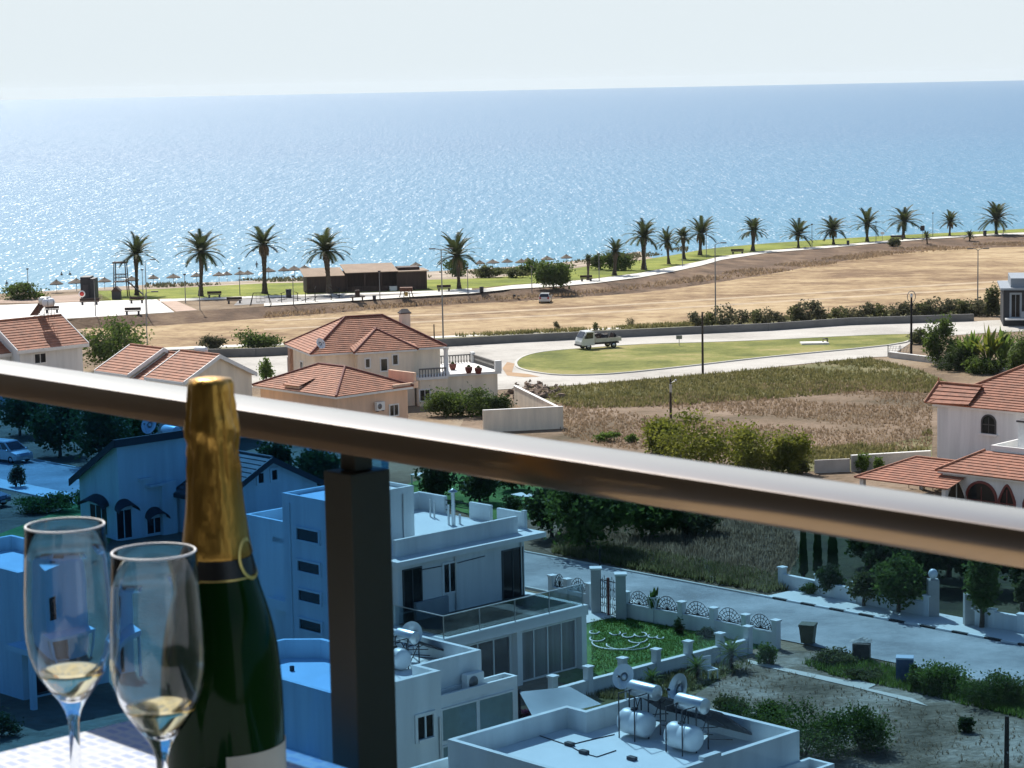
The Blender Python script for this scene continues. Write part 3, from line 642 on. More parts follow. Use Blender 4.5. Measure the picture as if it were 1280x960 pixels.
def gable(parent, x0, x1, y0, y1, z, rise, m, axis='x', ov=.35, wallm=white, barge=trimw, bt=.16, cm=None, course=.4):
    """gabled roof with bargeboards; wall infill triangles"""
    mb = MB(); bg_ = MB()
    T = (lambda a, b, z_: Vector((a, b, z_))) if axis == 'x' else (lambda a, b, z_: Vector((b, a, z_)))
    if axis != 'x': x0, x1, y0, y1 = y0, y1, x0, x1
    my = (y0+y1)/2; ez = z-rise*ov/((y1-y0)/2)
    a0, a1 = x0-ov, x1+ov; b0, b1 = y0-ov, y1+ov
    slope(mb, T(a0, b0, ez), T(a1, b0, ez), T(a1, my, z+rise), T(a0, my, z+rise), course); slope(mb, T(a1, b1, ez), T(a0, b1, ez), T(a0, my, z+rise), T(a1, my, z+rise), course)
    o = mb.build('roof', m, parent)
    for ax, s_ in ((a0, -1), (a1, 1)):
        for q0, q1 in ((b0, my), (b1, my)):
            p = [(q0, ez-bt-.05), (q1, z+rise-bt-.05), (q1, z+rise+.10), (q0, ez+.10)]
            x_in, x_out = sorted((ax, ax+.1*s_))
            vs = [T(x_in, q, h) for q, h in p]+[T(x_out, q, h) for q, h in p]
            bg_.add(vs, [(0, 1, 2, 3), (4, 5, 6, 7), (0, 1, 5, 4), (1, 2, 6, 5), (2, 3, 7, 6), (3, 0, 4, 7)])
    for b_, s_ in ((b0, -1), (b1, 1)):
        lo, hi = sorted((b_, b_+.09*s_)); pts = [T(a0, lo, ez-bt), T(a1, lo, ez-bt), T(a1, hi, ez-bt), T(a0, hi, ez-bt)]
        bg_.add(pts+[p+Vector((0, 0, bt+.02)) for p in pts], [(0, 1, 2, 3), (4, 5, 6, 7), (0, 1, 5, 4), (1, 2, 6, 5), (2, 3, 7, 6), (3, 0, 4, 7)])
    bg_.build('bargeboard', barge, o)
    cm_ = MB(); cap_line(cm_, T(a0, my, z+rise+.06), T(a1, my, z+rise+.06), .1); cm_.build('ridge_cap', cm or m, o)
    wl = MB()
    for ax in (x0, x1):
        inx = ax+.12 if ax == x0 else ax-.12; lo, hi = sorted((ax, inx))
        p = [(y0, z), (y1, z), (my, z+rise-.04)]
        wl.add([T(lo, q, h) for q, h in p]+[T(hi, q, h) for q, h in p], [(0, 1, 2), (3, 4, 5), (0, 1, 4, 3), (1, 2, 5, 4), (2, 0, 3, 5)])
    wl.build('gable_wall', wallm, parent); return o
def arch_prof(w_, h_, pointed=False, n=14):
    r = w_/2; pts = [(-r, 0), (-r, h_-r if not pointed else h_*.55)]
    for k in range(1, n):
        a = math.pi*(1-k/n)
        if pointed:
            x = -r+w_*k/n; y = h_*.55+h_*.45*(1-abs(x/r)**1.6)
        else: x = r*math.cos(a); y = h_-r+r*math.sin(a)
        pts.append((x, y))
    pts += [(r, h_-r if not pointed else h_*.55), (r, 0)]; return pts
def arch_win(parent, c, s, z0, w_, h_, frame, pane=darkglass, pointed=False, t=.14, name='window', bars=True, face='-y'):
    A = arch_prof(w_, h_, pointed); Bp = [(x*(1+2*t/w_), y*(1+t/h_)) for x, y in A]; fm = MB(); n = len(A)
    def T(x, z, d): return (s+x, c-d, z0+z) if face == '-y' else (c+d, s+x, z0+z)
    vs = [T(*p, .0) for p in A]+[T(*p, .07) for p in A]+[T(*p, .07) for p in Bp]+[T(*p, .0) for p in Bp]
    fm.add(vs, [(k*n+i, k*n+i+1, (k+1)*n+i+1, (k+1)*n+i) for i in range(n-1) for k in range(3)])
    if bars:
        q = MB()
        if face == '-y': fm.box(s-.03, s+.03, c-.05, c-.02, z0, z0+h_*.9); fm.box(s-w_/2, s+w_/2, c-.051, c-.021, z0+h_*.5-.03, z0+h_*.5+.03)
    o = fm.build(name, frame, parent); pm = MB(); pm.add([T(*p, .012) for p in A]+[T(*p, 0) for p in A], [tuple(range(n)), tuple(range(n, 2*n))]); pm.build('pane', pane, o); return o
# ---- rooftop equipment, each a thing of its own
def ac_unit(loc, rz, label, w_=.85, h_=.62, d_=.32, lift=.08):
    r = empty('air_conditioner', loc, rz, label, 'air conditioner', 'outdoor air conditioners')
    MB().bbox(-w_/2, w_/2, -d_/2, d_/2, lift, lift+h_, .02).build('casing', trimw, r)
    g = MB()
    for k in range(4): g.lathe([(.05+.055*k, 0), (.062+.055*k, .0), (.062+.055*k, .015), (.05+.055*k, .015)], 20, (-w_*.14, -d_/2-.018, lift+h_/2), 'Y')
    g.build('fan_grille', steel, r); MB().lathe([(.0, -.004), (.235, -.004), (.235, .002), (0, .002)], 24, (-w_*.14, -d_/2-.0035, lift+h_/2), 'Y').build('fan', fascia, r)
    for x in (-.3, .3): MB().box(x-.03, x+.03, -d_/2, d_/2, 0, lift).build('foot', fascia, r)
def dish(loc, az, el, R, label, pole=.8, m=None, parent=None):
    r = empty('satellite_dish', loc, az, label, 'satellite dish', 'satellite dishes')
    m = m or steel; mb = MB(); n = 24; vs = [(0, 0, 0)]; rg = [.35, .7, 1.0]
    tr = Matrix.Translation((0, -.06, pole)) @ Matrix.Rotation(rad(90-el), 4, 'X')
    pts = [tr @ Vector((0, 0, 0))]
    for q in rg: pts += [tr @ Vector((R*q*math.cos(2*math.pi*k/n), R*q*math.sin(2*math.pi*k/n)*1.06, .22*R*q*q)) for k in range(n)]
    b_ = [p-(tr.to_3x3() @ Vector((0, 0, .018))) for p in pts]
    f = [(0, 1+k, 1+(k+1) % n) for k in range(n)]
    for j in range(2): f += [(1+j*n+k, 1+j*n+(k+1) % n, 1+(j+1)*n+(k+1) % n, 1+(j+1)*n+k) for k in range(n)]
    mb.add(pts, f, True); mb.add(b_, f, True)
    m_ = len(pts)-n; mb.add(pts[m_:]+b_[m_:], [(k, (k+1) % n, n+(k+1) % n, n+k) for k in range(n)])
    mb.build('reflector', m, r)
    tip = tr @ Vector((0, -.15*R, R*1.05)); base = tr @ Vector((0, -R*.98, .2*R))
    MB().tube([base, tip], .014, 6).build('feed_arm', steel, r); MB().tube([tip, tip+(tr.to_3x3() @ Vector((0, .0, -.14)))], .04, 8).build('feed_horn', fascia, r)
    MB().tube([(0, 0, 0), (0, 0, pole), tuple(tr @ Vector((0, 0, -.02)))], .03, 8).build('mast', steel, r)
def heater(loc, rz, label, L_=1.15, r_=.25, zt=1.35, cold=True, panels=2, pdir=1, tankmat=None, paneldrop=(1.75, .15), cr=.40, cz=.42, cy=-.55):
    """rooftop solar water heater: hot tank across x, collectors sloping down behind (+y), cold tank in front"""
    r = empty('solar_water_heater', loc, rz, label, 'solar water heater', 'solar water heaters on roofs')
    t = MB(); t.lathe([(0, -L_/2-.05), (r_*.6, -L_/2-.035), (r_*.96, -L_/2), (r_, -L_/2+.03), (r_, L_/2-.03), (r_*.96, L_/2), (r_*.6, L_/2+.035), (0, L_/2+.05)], 24, (0, 0, zt), 'X'); t.build('hot_tank', tankmat or steel, r, sharp=40)
    fr_ = MB()
    for x in (-L_*.38, L_*.38):
        fr_.tube([(x, -r_-.02, 0), (x, -r_-.02, zt)], .025, 6); fr_.tube([(x, r_+.02, 0), (x, r_+.02, zt)], .025, 6); fr_.tube([(x, -r_-.02, zt-r_-.03), (x, r_+.02, zt-r_-.03)], .025, 6)
        fr_.tube([(x, -r_-.02, .1), (x, r_+.02, zt-r_-.05)], .018, 6); fr_.tube([(x, r_, .35), (x, r_+paneldrop[0]*.7, .06)], .018, 6)
    fr_.build('support_frame', fascia, r)
    if cold:
        q = MB(); q.lathe([(0, -L_*.55), (cr*.7, -L_*.53), (cr*.95, -L_*.45), (cr, -L_*.36), (cr, -.06), (cr*.96, -.03), (cr*.96, .03), (cr, .06), (cr, L_*.36), (cr*.95, L_*.45), (cr*.7, L_*.53), (0, L_*.55)], 28, (0, cy, cz), 'X'); q.build('cold_tank', tankw, r, sharp=60)
        lid = MB(); lid.lathe([(0, .05), (.11, .05), (.12, 0), (.12, -.05)], 14, (-.1, cy, cz+cr)); lid.build('tank_lid', fascia, r)
        st = MB()
        for x in (-L_*.32, L_*.30): st.tube([(x, cy-cr-.02, 0), (x, cy-cr-.02, zt+.02)], .022, 6); st.tube([(x, cy-cr-.02, zt+.0), (x, -r_, zt+.0)], .02, 6)
        st.build('tank_stand', fascia, r)
    for k in range(panels):
        x0 = (-panels/2+k)*.98*pdir+.03; x1 = x0+.92; y0, y1 = r_+.1, r_+.1+paneldrop[0]; z0, z1 = zt-.2, paneldrop[1]; nn = Vector((0, z0-z1, y1-y0)).normalized()*.07
        a, b, c, d = Vector((x0, y0, z0)), Vector((x1, y0, z0)), Vector((x1, y1, z1)), Vector((x0, y1, z1))
        m = MB(); m.add([a, b, c, d, a-nn, b-nn, c-nn, d-nn], [(0, 1, 5, 4), (1, 2, 6, 5), (2, 3, 7, 6), (3, 0, 4, 7), (4, 5, 6, 7)]); o = m.build('collector_panel', fascia, r)
        e = Vector((.03, 0, 0)); f_ = (d-a).normalized()*.03
        m2 = MB(); m2.quad(a+e+f_-nn*.1, b-e+f_-nn*.1, c-e-f_-nn*.1, d+e-f_-nn*.1); m2.build('absorber', solarp, o)
    pp_ = MB(); pp_.tube([(L_*.4, 0, zt-r_), (L_*.45, .2, zt-.4), (L_*.5, r_+.2, zt-.3)], .018, 6); pp_.tube([(-L_*.4, 0, zt-r_), (-L_*.46, .3, .5), (-L_*.46, r_+paneldrop[0], paneldrop[1]+.05)], .018, 6); pp_.build('pipework', fascia, r)
# ================= modern white villa with stair tower
C = W(735, 756, 15.6); V = Fr((C.x, C.y), -46.5, gz(C.y)); b = V.b
vr = V.root('villa', 'white modern flat-roofed villa with a stair tower of slit windows and a glass-railed terrace', 'house')
Z1, ZS, ZD, ZP, ZT2 = 15.12-b, 15.6-b, 18.5-b, 19.32-b, 21.2-b
mb = MB().box(-12.6, -.45, -8.8, -.25, -.4, Z1); mb.build('ground_floor_wall', white, vr)
MB().box(-12.8, 0, -9.2, .02, Z1, ZS).build('terrace_slab', trimw, vr)
up = [(-12.6, -8.5), (-3.75, -8.5), (-3.75, -.5), (-12.6, -.5)]
MB().prism(up, ZS, 18.28-b).build('upper_wall', white, vr)
MB().box(-12.75, -3.5, -8.7, .75, 18.28-b, 18.52-b).build('roof_slab', trimw, vr)
MB().box(-12.7, -4.5, -7.9, .55, 18.52-b, 18.56-b).build('roof_deck', roofw, vr)
pr_ = MB(); pr_.box(-4.62, -4.42, -8.0, -.25, 18.524-b, ZP); pr_.box(-5.0, -4.80, .55, .75, 18.524-b, ZP+.1)
for x0, x1, h in ((-12.7, -10.6, .12), (-8.75, -7.25, .06), (-6.75, -5.0, 0)): pr_.box(x0, x1, .55, .748, 18.524-b, ZP+.0+h)
pr_.box(-12.72, -12.54, -5.0, .55, 18.522-b, ZP+.1)
pr_.build('parapet', white, vr)
br_ = MB()
for z in (.25, .5, .75): br_.tube([(-10.6, .65, ZD+z), (-8.75, .65, ZD+z)], .02, 6)
br_.build('roof_railing', iron, vr)
MB().box(-9.95, -6.65, -10.2, -4.9, -.4, ZT2-.25).build('stair_tower', white, vr)
MB().box(-9.75, -6.85, -10.0, -5.1, ZT2-.25, ZT2-.18).build('tower_roof', roofw, vr)
parapet(MB(), [(-9.95, -10.2), (-6.65, -10.2), (-6.65, -4.9), (-9.95, -4.9)], ZT2-.25, ZT2, .16).build('tower_parapet', white, vr)
for z0, z1 in ((19.15, 19.68), (17.66, 18.14), (16.26, 16.75), (14.9, 15.36)): win(vr, '-y', -10.2, -8.85, -7.25, z0-b, z1-b, white, darkglass, .1, .09)
MB().box(-14.9, -9.953, -8.7, -4, -.4, 18.6-b).build('side_wing', white, vr)
parapet(MB(), [(-14.9, -8.7), (-9.953, -8.7), (-9.953, -4), (-14.9, -4)], 18.6-b, 19.35-b, .18).build('wing_parapet', white, vr)
MB().box(-14.7, -10.1, -8.5, -4.2, 18.6-b, 18.63-b).build('wing_roof', roofw, vr)
# flue pipes and vents on the deck
for i_, (px, py, hh, rr_, cap_) in enumerate(((567, 657, 1.65, .10, 1), (561, 656, 1.0, .055, 0), (575, 655, .5, .06, 0), (538, 646, .9, .045, 0), (543, 647, .85, .045, 0))):
    x, y = V.l(px, py, 18.56); fm = MB(); fm.tube([(x, y, ZD+.05), (x, y, ZD+.05+hh)], rr_, 12)
    if cap_: fm.lathe([(.0, .22), (.10, .17), (.24, .06), (.24, .04), (.08, .0), (.08, -.05)], 16, (x, y, ZD+.05+hh))
    fm.build('flue_pipe', steel, vr)
# upper storey openings (+x face)
for (p, q, kind) in (((504, 714), (527, 778), 'door'), ((554, 706), (569, 738), 'win'), ((628, 690), (653, 748), 'door')):
    s0, z1 = V.fx(*p, -3.75); s1, z0 = V.fx(*q, -3.75)
    if kind == 'door': win(vr, '+x', -3.75, s0, s1, ZS+.02, z1, dfr, darkglass, .07, .06, 1, 'door')
    else: win(vr, '+x', -3.75, s0, s1, z0, z1, trimw, darkglass, .1, .07, 1)
MB().box(-3.73, -3.55, -7.6, -5.6, ZS, ZS+.85).build('terrace_planter', mat('grey_cladding', (.30, .32, .34), .8, .1, 1), vr)
MB().box(-3.7, -.3, -8.6, -.35, ZS, ZS+.02).build('terrace_floor', mat('dark_terrace_tile', (.09, .085, .08), .5, .1, 1), vr)
crg = transp('clear_rail_glass', (.8, .88, .9), .5); MB().box(-.16, -.145, -9.0, -.15, ZS+.05, ZS+1.0).build('railing_glass', crg, vr); MB().box(-3.6, -.165, -9.0, -8.985, ZS+.05, ZS+1.0).build('railing_glass', crg, vr)
rl = MB(); rl.box(-.18, -.13, -9.02, -.12, ZS+1.0, ZS+1.04); rl.box(-3.6, -.182, -9.02, -8.97, ZS+1.0, ZS+1.04)
for y in (-8.98, -6.8, -4.6, -2.4, -.2): rl.box(-.175, -.135, y-.02, y+.02, ZS, ZS+1.0)
rl.build('railing_frame', steel, vr)
for y_, z0_, z1_ in ((-5.0, ZS, 18.25-b), (-.75, ZS, 18.25-b)): MB().tube([(-3.70, y_, z0_+.05), (-3.70, y_, z1_)], .045, 8).build('drainpipe', steel, vr)
MB().tube([(-3.72, -7.2, 17.9-b), (-3.72, -4.9, 17.86-b), (-3.72, -3.1, 17.92-b)], .02, 5).build('cable', fascia, vr)
MB().tube([(-6.61, -5.6, ZD+.06), (-6.61, -5.6, ZT2-.3)], .04, 8).build('drainpipe', steel, vr)
MB().tube([(-9.4, -10.24, .2), (-9.4, -10.24, ZT2-.4)], .045, 8).build('drainpipe', white, vr)
# ground floor glazing and columns
for y in (-9.0, -4.4, -.2): MB().box(-.44, -.08, y-.16, y+.16, -.3, Z1-.002).build('column', trimw, vr)
win(vr, '+x', -.45, -4.1, -.5, .15, Z1-.22, trimw, curtain, .06, .07, 3, 'sliding_window'); win(vr, '+x', -.45, -8.7, -4.75, .15, Z1-.22, trimw, darkglass, .06, .07, 3, 'sliding_window')
# ================= white flat-roofed house behind the post
C = W(426, 870, 19); K = Fr((C.x, C.y), -46.5, gz(C.y)); b = K.b
kr = K.root('flat_roofed_house', 'white flat-roofed house with an annex of grey-paned windows, behind the railing post', 'house')
zt, zd = 19-b, 18.25-b
bodyp = [(-8.1, 0), (0, 0), (0, 4.65), (-1.15, 4.65), (-1.15, 7.72), (-6.2, 7.72), (-6.2, 4.85), (-7.0, 4.85), (-8.1, 3.8)]
MB().prism(bodyp, -.4, zd).build('wall', white, kr); MB().prism([tuple(v) for v in inset(ccw(bodyp), .19)], zd, zd+.03).build('roof_deck', roofw, kr)
parapet(MB(), bodyp, zd, zt, .19).build('parapet', white, kr)
MB().box(-1.145, -.45, 4.66, 8.9, -.4, 17.55-b).build('annex_wall', white, kr)
parapet(MB(), [(-1.145, 4.66), (-.45, 4.66), (-.45, 8.9), (-1.145, 8.9)], 17.55-b, 17.9-b, .12).build('annex_parapet', trimw, kr)
win(kr, '+x', 0, 3.45, 4.2, 16.68-b, 17.5-b, trimw, darkglass, .12, .08, 1, sill=True)
fog = mat('frosted_pane', (.20, .28, .27), .35, .1, 2)
for y0, y1 in ((5.05, 6.75), (6.9, 8.6)):
    win(kr, '+x', -.45, y0, y1, 16.2-b, 17.35-b, trimw, fog, .07, .06, 0); win(kr, '+x', -.45, y0, y1, 14.8-b, 15.95-b, trimw, fog, .07, .06, 0)
for y in (2.3, 4.52): MB().tube([(.05, y, .2), (.05, y, 16.4+y*.2-b)], .045, 8).build('drainpipe', steel, kr)
MB().box(-5.5, -1.2, -1.3, -.003, 16.35-b, 16.55-b).build('canopy', trimw, kr)
for k in range(4): win(kr, '-y', 0, -5.2+1.05*k, -4.4+1.05*k, .2, 16.2-b, dfr, darkglass, .06, .05, 0, 'glass_door')
ac_unit(tuple(K.tw(-.85, 7.0, 17.62-b)), K.r+math.pi/2, 'white air conditioner on the low annex roof of the flat-roofed house behind the post')
p_ = K.tw(-3.5, 6.1, zd+.03); heater(tuple(p_), K.r+rad(0), 'solar water heater on the flat roof just right of the railing post', cold=True, panels=1, L_=.95, zt=1.15)
p_ = K.tw(-4.3, 7.1, zd+.03); dish(tuple(p_), K.r+rad(20), 22, .48, 'grey satellite dish beside the heater just right of the railing post', .9)
vent = MB(); vent.lathe([(.02, 0), (.09, 0), (.09, .18), (.02, .2)], 10); tag(vent.build('roof_vent', fascia, None, tuple(K.tw(-6.2, 2.7, zd+.03))), 'small dark vent on the flat white roof between bottle and post', 'vent')
# ================= flat-roofed house in front with the two water heaters
C = W(720, 960, 19); Q = Fr((C.x, C.y), -46.5, gz(C.y)); b = Q.b
qr = Q.root('flat_roofed_house', 'low white flat roof carrying two solar water heaters, nearest house below the glass', 'house')
zt, zd = 19-b, 18.25-b
qp = [(-5.25, -.6), (2.45, -.6), (2.45, 7.82), (-4.35, 7.82), (-4.35, 4.85), (-5.25, 4.85)]
MB().prism(qp, -.4, zd).build('wall', white, qr); MB().prism([tuple(v) for v in inset(ccw(qp), .19)], zd, zd+.03).build('roof_deck', roofw, qr); parapet(MB(), qp, zd, zt, .19).build('parapet', white, qr)
MB().box(2.453, 3.5, 3.9, 8.3, -.4, 17.7-b).build('annex_wall', white, qr); parapet(MB(), [(2.453, 3.9), (3.5, 3.9), (3.5, 8.3), (2.453, 8.3)], 17.7-b, 18.0-b, .14).build('annex_parapet', white, qr)
MB().box(-6.4, -5.253, -2.2, 2.6, -.4, 17.6-b).build('side_annex_wall', white, qr); parapet(MB(), [(-6.4, -2.2), (-5.253, -2.2), (-5.253, 2.6), (-6.4, 2.6)], 17.6-b, 17.95-b, .14).build('side_annex_parapet', white, qr)
MB().box(2.2, 2.44, 3.2, 4.0, zd, zt+.12).build('chimney', white, qr)
x, y = Q.l(783, 922, 18.3); heater(tuple(Q.tw(x+.15, y+.75, zd+.03)), Q.r, 'solar water heater on the nearest flat roof, the one nearer the shade canopy', zt=1.52, L_=1.15, r_=.27, cr=.43, cz=.5, cy=-.42)
x, y = Q.l(842, 940, 18.3); heater(tuple(Q.tw(x+.15, y+.75, zd+.03)), Q.r, 'solar water heater on the nearest flat roof, the one nearer the bare plot', zt=1.52, L_=1.15, r_=.27, cr=.43, cz=.5, cy=-.42)
x, y = Q.l(776, 900, 18.3); dish(tuple(Q.tw(x, y+.25, zd+.03)), Q.r+rad(10), 25, .42, 'pale satellite dish behind the water heater nearer the canopy', 1.5, tankw)
x, y = Q.l(846, 912, 18.3); dish(tuple(Q.tw(x, y+.25, zd+.03)), Q.r+rad(-15), 20, .52, 'mesh grey satellite dish behind the water heater nearer the bare plot', 1.35)
for (px, py, lb) in ((712, 932, 'small dark roof drain on the nearest flat roof, topmost of three'), (730, 942, 'small dark vent box in the middle of the nearest flat roof'), (790, 950, 'small dark junction box in front of the water heaters')):
    x, y = Q.l(px, py, 18.28); m = MB().bbox(-.16, .16, -.10, .10, 0, .12, .02); tag(m.build('roof_box', fascia, None, tuple(Q.tw(x, y, zd+.03)), Q.r), lb, 'roof box')
cbl = MB(); pts = [Q.l(*p, 18.3) for p in ((670, 918), (712, 932), (728, 941), (746, 946), (770, 938))]; pts2 = [Q.l(*p, 18.3) for p in ((716, 930), (745, 923), (768, 918))]
for pl in (pts, pts2): cbl.tube([(x, y, zd+.05) for x, y in pl], .018, 5)
tag(cbl.build('roof_cable', fascia, None, tuple(Q.tw(0, 0, 0)), Q.r), 'thin dark cable laid across the nearest flat roof', 'cable')
# shade sail between the houses
c4 = [W(657, 862, 16.2), W(708, 855, 16.6), W(757, 884, 15.8), W(690, 887, 15.6)]
c4 = [W(649, 861, 16.0), W(712, 862, 16.0), W(752, 884, 16.0), W(668, 896, 16.0)]
m = MB(); N_ = 10; vs = []
for j in range(N_+1):
    for i in range(N_+1):
        u, v = i/N_, j/N_; q = c4[0].lerp(c4[1], u).lerp(c4[3].lerp(c4[2], u), v); q.z -= .45*math.sin(math.pi*u)*math.sin(math.pi*v); q.z += .25*(u-.5); vs.append(q)
m.add(vs, [(j*(N_+1)+i, j*(N_+1)+i+1, (j+1)*(N_+1)+i+1, (j+1)*(N_+1)+i) for j in range(N_) for i in range(N_)], True)
ssr = empty('shade_sail', (c4[0].x, c4[0].y, drop(c4[0].x, c4[0].y).z), 0, 'pale fabric shade canopy stretched between the two flat-roofed houses and the garden wall', 'shade sail')
m.v = [tuple(Vector(q)-ssr.location) for q in m.v]; m.build('fabric', mat('grey_sailcloth', (.36, .40, .42), .9, .06, 1), ssr)
for q in c4:
    g0 = drop(q.x, q.y); MB().tube([g0-ssr.location, q-ssr.location], .05, 8).build('post', iron, ssr)
# ================= gabled white villa on the left
gzb = gz(140)
N9 = Fr((W(213, 605, 16).x, W(213, 605, 16).y), -46.5, gzb)
nr = N9.root('gabled_house', 'white house with dark-edged roofs, a small gable and dark window awnings, behind the bottle', 'house')
b = gzb
xp, zp = N9.fy(146, 556, 0); xl, ze = N9.fy(99, 597, 0); yE = N9.fx(243, 548, xp)[0]
MB().add([(xl, 0, -.4), (xp, 0, -.4), (xp, yE, -.4), (xl, yE, -.4), (xl, 0, ze), (xp, 0, zp), (xp, yE, zp), (xl, yE, ze)], [(0, 1, 5, 4), (1, 2, 6, 5), (2, 3, 7, 6), (3, 0, 4, 7), (4, 5, 6, 7), (3, 2, 1, 0)]).build('wall', white, nr)
rm = MB(); dz = (zp-ze)/(xp-xl); q0, q1 = xl-.5, xp+.35
slope(rm, (q0, yE+.3, ze-.5*dz+.12), (q0, -.4, ze-.5*dz+.12), (q1, -.4, zp+.35*dz+.12), (q1, yE+.3, zp+.35*dz+.12)); ro = rm.build('roof', tileb, nr)
fm = MB()
for y0, y1 in ((-.5, -.41), (yE+.31, yE+.4)): fm.add([(q0, y0, ze-.5*dz-.25), (q1, y0, zp+.35*dz-.25), (q1, y0, zp+.35*dz+.2), (q0, y0, ze-.5*dz+.2), (q0, y1, ze-.5*dz-.25), (q1, y1, zp+.35*dz-.25), (q1, y1, zp+.35*dz+.2), (q0, y1, ze-.5*dz+.2)], [(0, 1, 2, 3), (4, 5, 6, 7), (0, 1, 5, 4), (1, 2, 6, 5), (2, 3, 7, 6), (3, 0, 4, 7)])
fm.build('bargeboard', fascia, ro); MB().box(q1+.003, q1+.1, -.5, yE+.4, zp+.35*dz-.3, zp+.35*dz+.2).build('fascia_board', fascia, ro)
yb, zb = N9.fx(215, 604, xp)
gx = xp+4.6
gy0, gz0 = N9.fx(335, 570, gx); ya, za = N9.fx(402, 597, gx); yb = max(yb, 2*gy0-ya-.3)
ze2 = za-.1; MB().box(xp+.01, gx, 2*gy0-ya+.4, ya-.4, -.4, ze2).build('wing_wall', white, nr)
gable(nr, xp+.6, gx, 2*gy0-ya+.4, ya-.4, ze2, gz0-ze2-.1, tileb, 'x', .45, white, fascia, .25)
for p, q in (((322, 592), (329, 603)), ((339, 588), (346, 599))):
    s0, z1 = N9.fx(*p, gx); s1, z0 = N9.fx(*q, gx); win(nr, '+x', gx, s0, s1, z0, z1, trimw, darkglass, .14, .09)
def awn(face, px, py, wd):
    s_, z = N9.fy(px, py, 0) if face == '-y' else N9.fx(px, py, xp); T = (lambda a, d, h: (a, -d, h)) if face == '-y' else (lambda a, d, h: (xp+d, a, h)); am = MB()
    for k in range(9):
        a0, a1 = math.pi*k/9, math.pi*(k+1)/9
        p = [T(s_+wd*.52*math.cos(a0), .003, z-.25+.6*math.sin(a0)), T(s_+wd*.52*math.cos(a1), .003, z-.25+.6*math.sin(a1)), T(s_+wd*.62*math.cos(a1), .7, z-.45+.45*math.sin(a1)), T(s_+wd*.62*math.cos(a0), .7, z-.45+.45*math.sin(a0))]
        am.quad(*p); am.quad(*[(q[0], q[1], q[2]-.03) for q in p][::-1])
    am.build('awning', fascia, nr); big = wd > 1.5
    win(nr, face, 0 if face == '-y' else xp, s_-wd*.42, s_+wd*.42, max(.1, z-2.2), z-.4, trimw, darkglass, .08, .05, 2 if big else 1, 'glass_door' if big else 'window')
awn('-y', 123, 624, 2.3); awn('+x', 154, 630, 1.3); awn('+x', 192, 640, 1.3); awn('+x', 234, 643, 1.2)
ab = MB()
for px, py, w_, d_, hh in ((179, 597, .45, .3, .15), (193, 604, .7, .5, .15), (207, 601, .55, .35, 4.5)): s_, z = N9.fx(px, py, xp); ab.box(xp+.003, xp+d_, s_-w_, s_+w_, z-hh, z)
ab.build('wall_ledge', white, nr)
hp = N9.tw(xp-1.0, N9.fx(214, 553, xp-1)[0], 0)
heater(tuple(N9.tw(xp-1.3, N9.fx(214, 550, xp-1.3)[0], zp-1.3*dz+.1)), N9.r, 'solar water heater with white tanks on the dark roof left of the bottle neck', cold=False, panels=1, L_=1.3, r_=.38, zt=.78, tankmat=tankw)
dish(tuple(D(189, 548, hp.y-1)), N9.r+rad(15), 22, .6, 'satellite dish on the dark-edged gable left of the bottle neck', .9, tankw)
# ================= houses at the far left
C = W(27, 434, 15.5); h6 = Fr((C.x, C.y), 43.5, gz(C.y)); b = h6.b
r6 = h6.root('tiled_house', 'white house with a red tiled roof at the far left, above the handrail', 'house')
x1, _ = h6.l(107, 425, 15.5); L6 = x1
MB().box(0, L6-.35, .4, 9, -.4, 15.4-b).build('wall', white, r6); gable(r6, 0, L6-.35, .4, 9, 15.4-b, 2.3, tile, 'x', .45, white, trimw, .3)
MB().box(-9, -.02, 2.2, 9, -.4, 15.0-b).build('side_wall', white, r6); gable(r6, -9, -.5, 2.2, 9, 15.0-b, 1.8, tile, 'x', .4, white, trimw, .3)
s0, z1 = h6.fy(43, 443, .4); s1, z0 = h6.fy(57, 450, .4); win(r6, '-y', .4, s0, s1, z0-.2, z1, trimw, darkglass, .12, .07, 1)
x = h6.fy(58, 410, 4.4)[0]; heater(tuple(h6.tw(x, 4.4, 15.4-b+2.25)), h6.r, 'solar water heater with two pale tanks on the far left tiled roof', cold=True, panels=1, L_=1.1, r_=.38, zt=1.7, cr=.42, cz=1.55, cy=-.6, tankmat=steel)
C = W(122, 461, 16.2); h7 = Fr((C.x, C.y), -46, gz(C.y)); b = h7.b
r7 = h7.root('tiled_house', 'low beige house with stepped brown tiled roofs edged in white, behind the handrail', 'house')
w7 = [h7.l(*p, 16.2) for p in ((158, 467), (200, 457), (186, 469), (232, 477), (310, 470))]
for i_, (x0, x1, y0, dz) in enumerate(((.3, 4.6, 0, 0), (5.2, 6.7, .5, -.35), (7.3, 12.2, .3, -.05))):
    MB().box(x0, x1, y0, y0+7, -.4, 16.2+dz-b).build('wall', cream, r7); gable(r7, x0, x1, y0, y0+7, 16.2+dz-b, 1.75, tile, 'x', .3, cream, trimw, .2, course=.34)
x, y = h7.l(250, 450, 18.2); tkm = MB(); tkm.lathe([(0, -.75), (.2, -.72), (.25, -.66), (.25, .66), (.2, .72), (0, .75)], 16, (0, 0, .33), 'X'); rt = empty('water_tank', tuple(h7.tw(9.5, 4.1, 16.2-b+1.62)), h7.r, 'white cylinder water tank lying on the brown tiled roof ridge', 'water tank'); tkm.build('tank', tankw, rt); MB().box(-.5, -.4, -.2, .2, 0, .12).build('cradle', fascia, rt); MB().box(.4, .5, -.2, .2, 0, .12).build('cradle', fascia, rt)
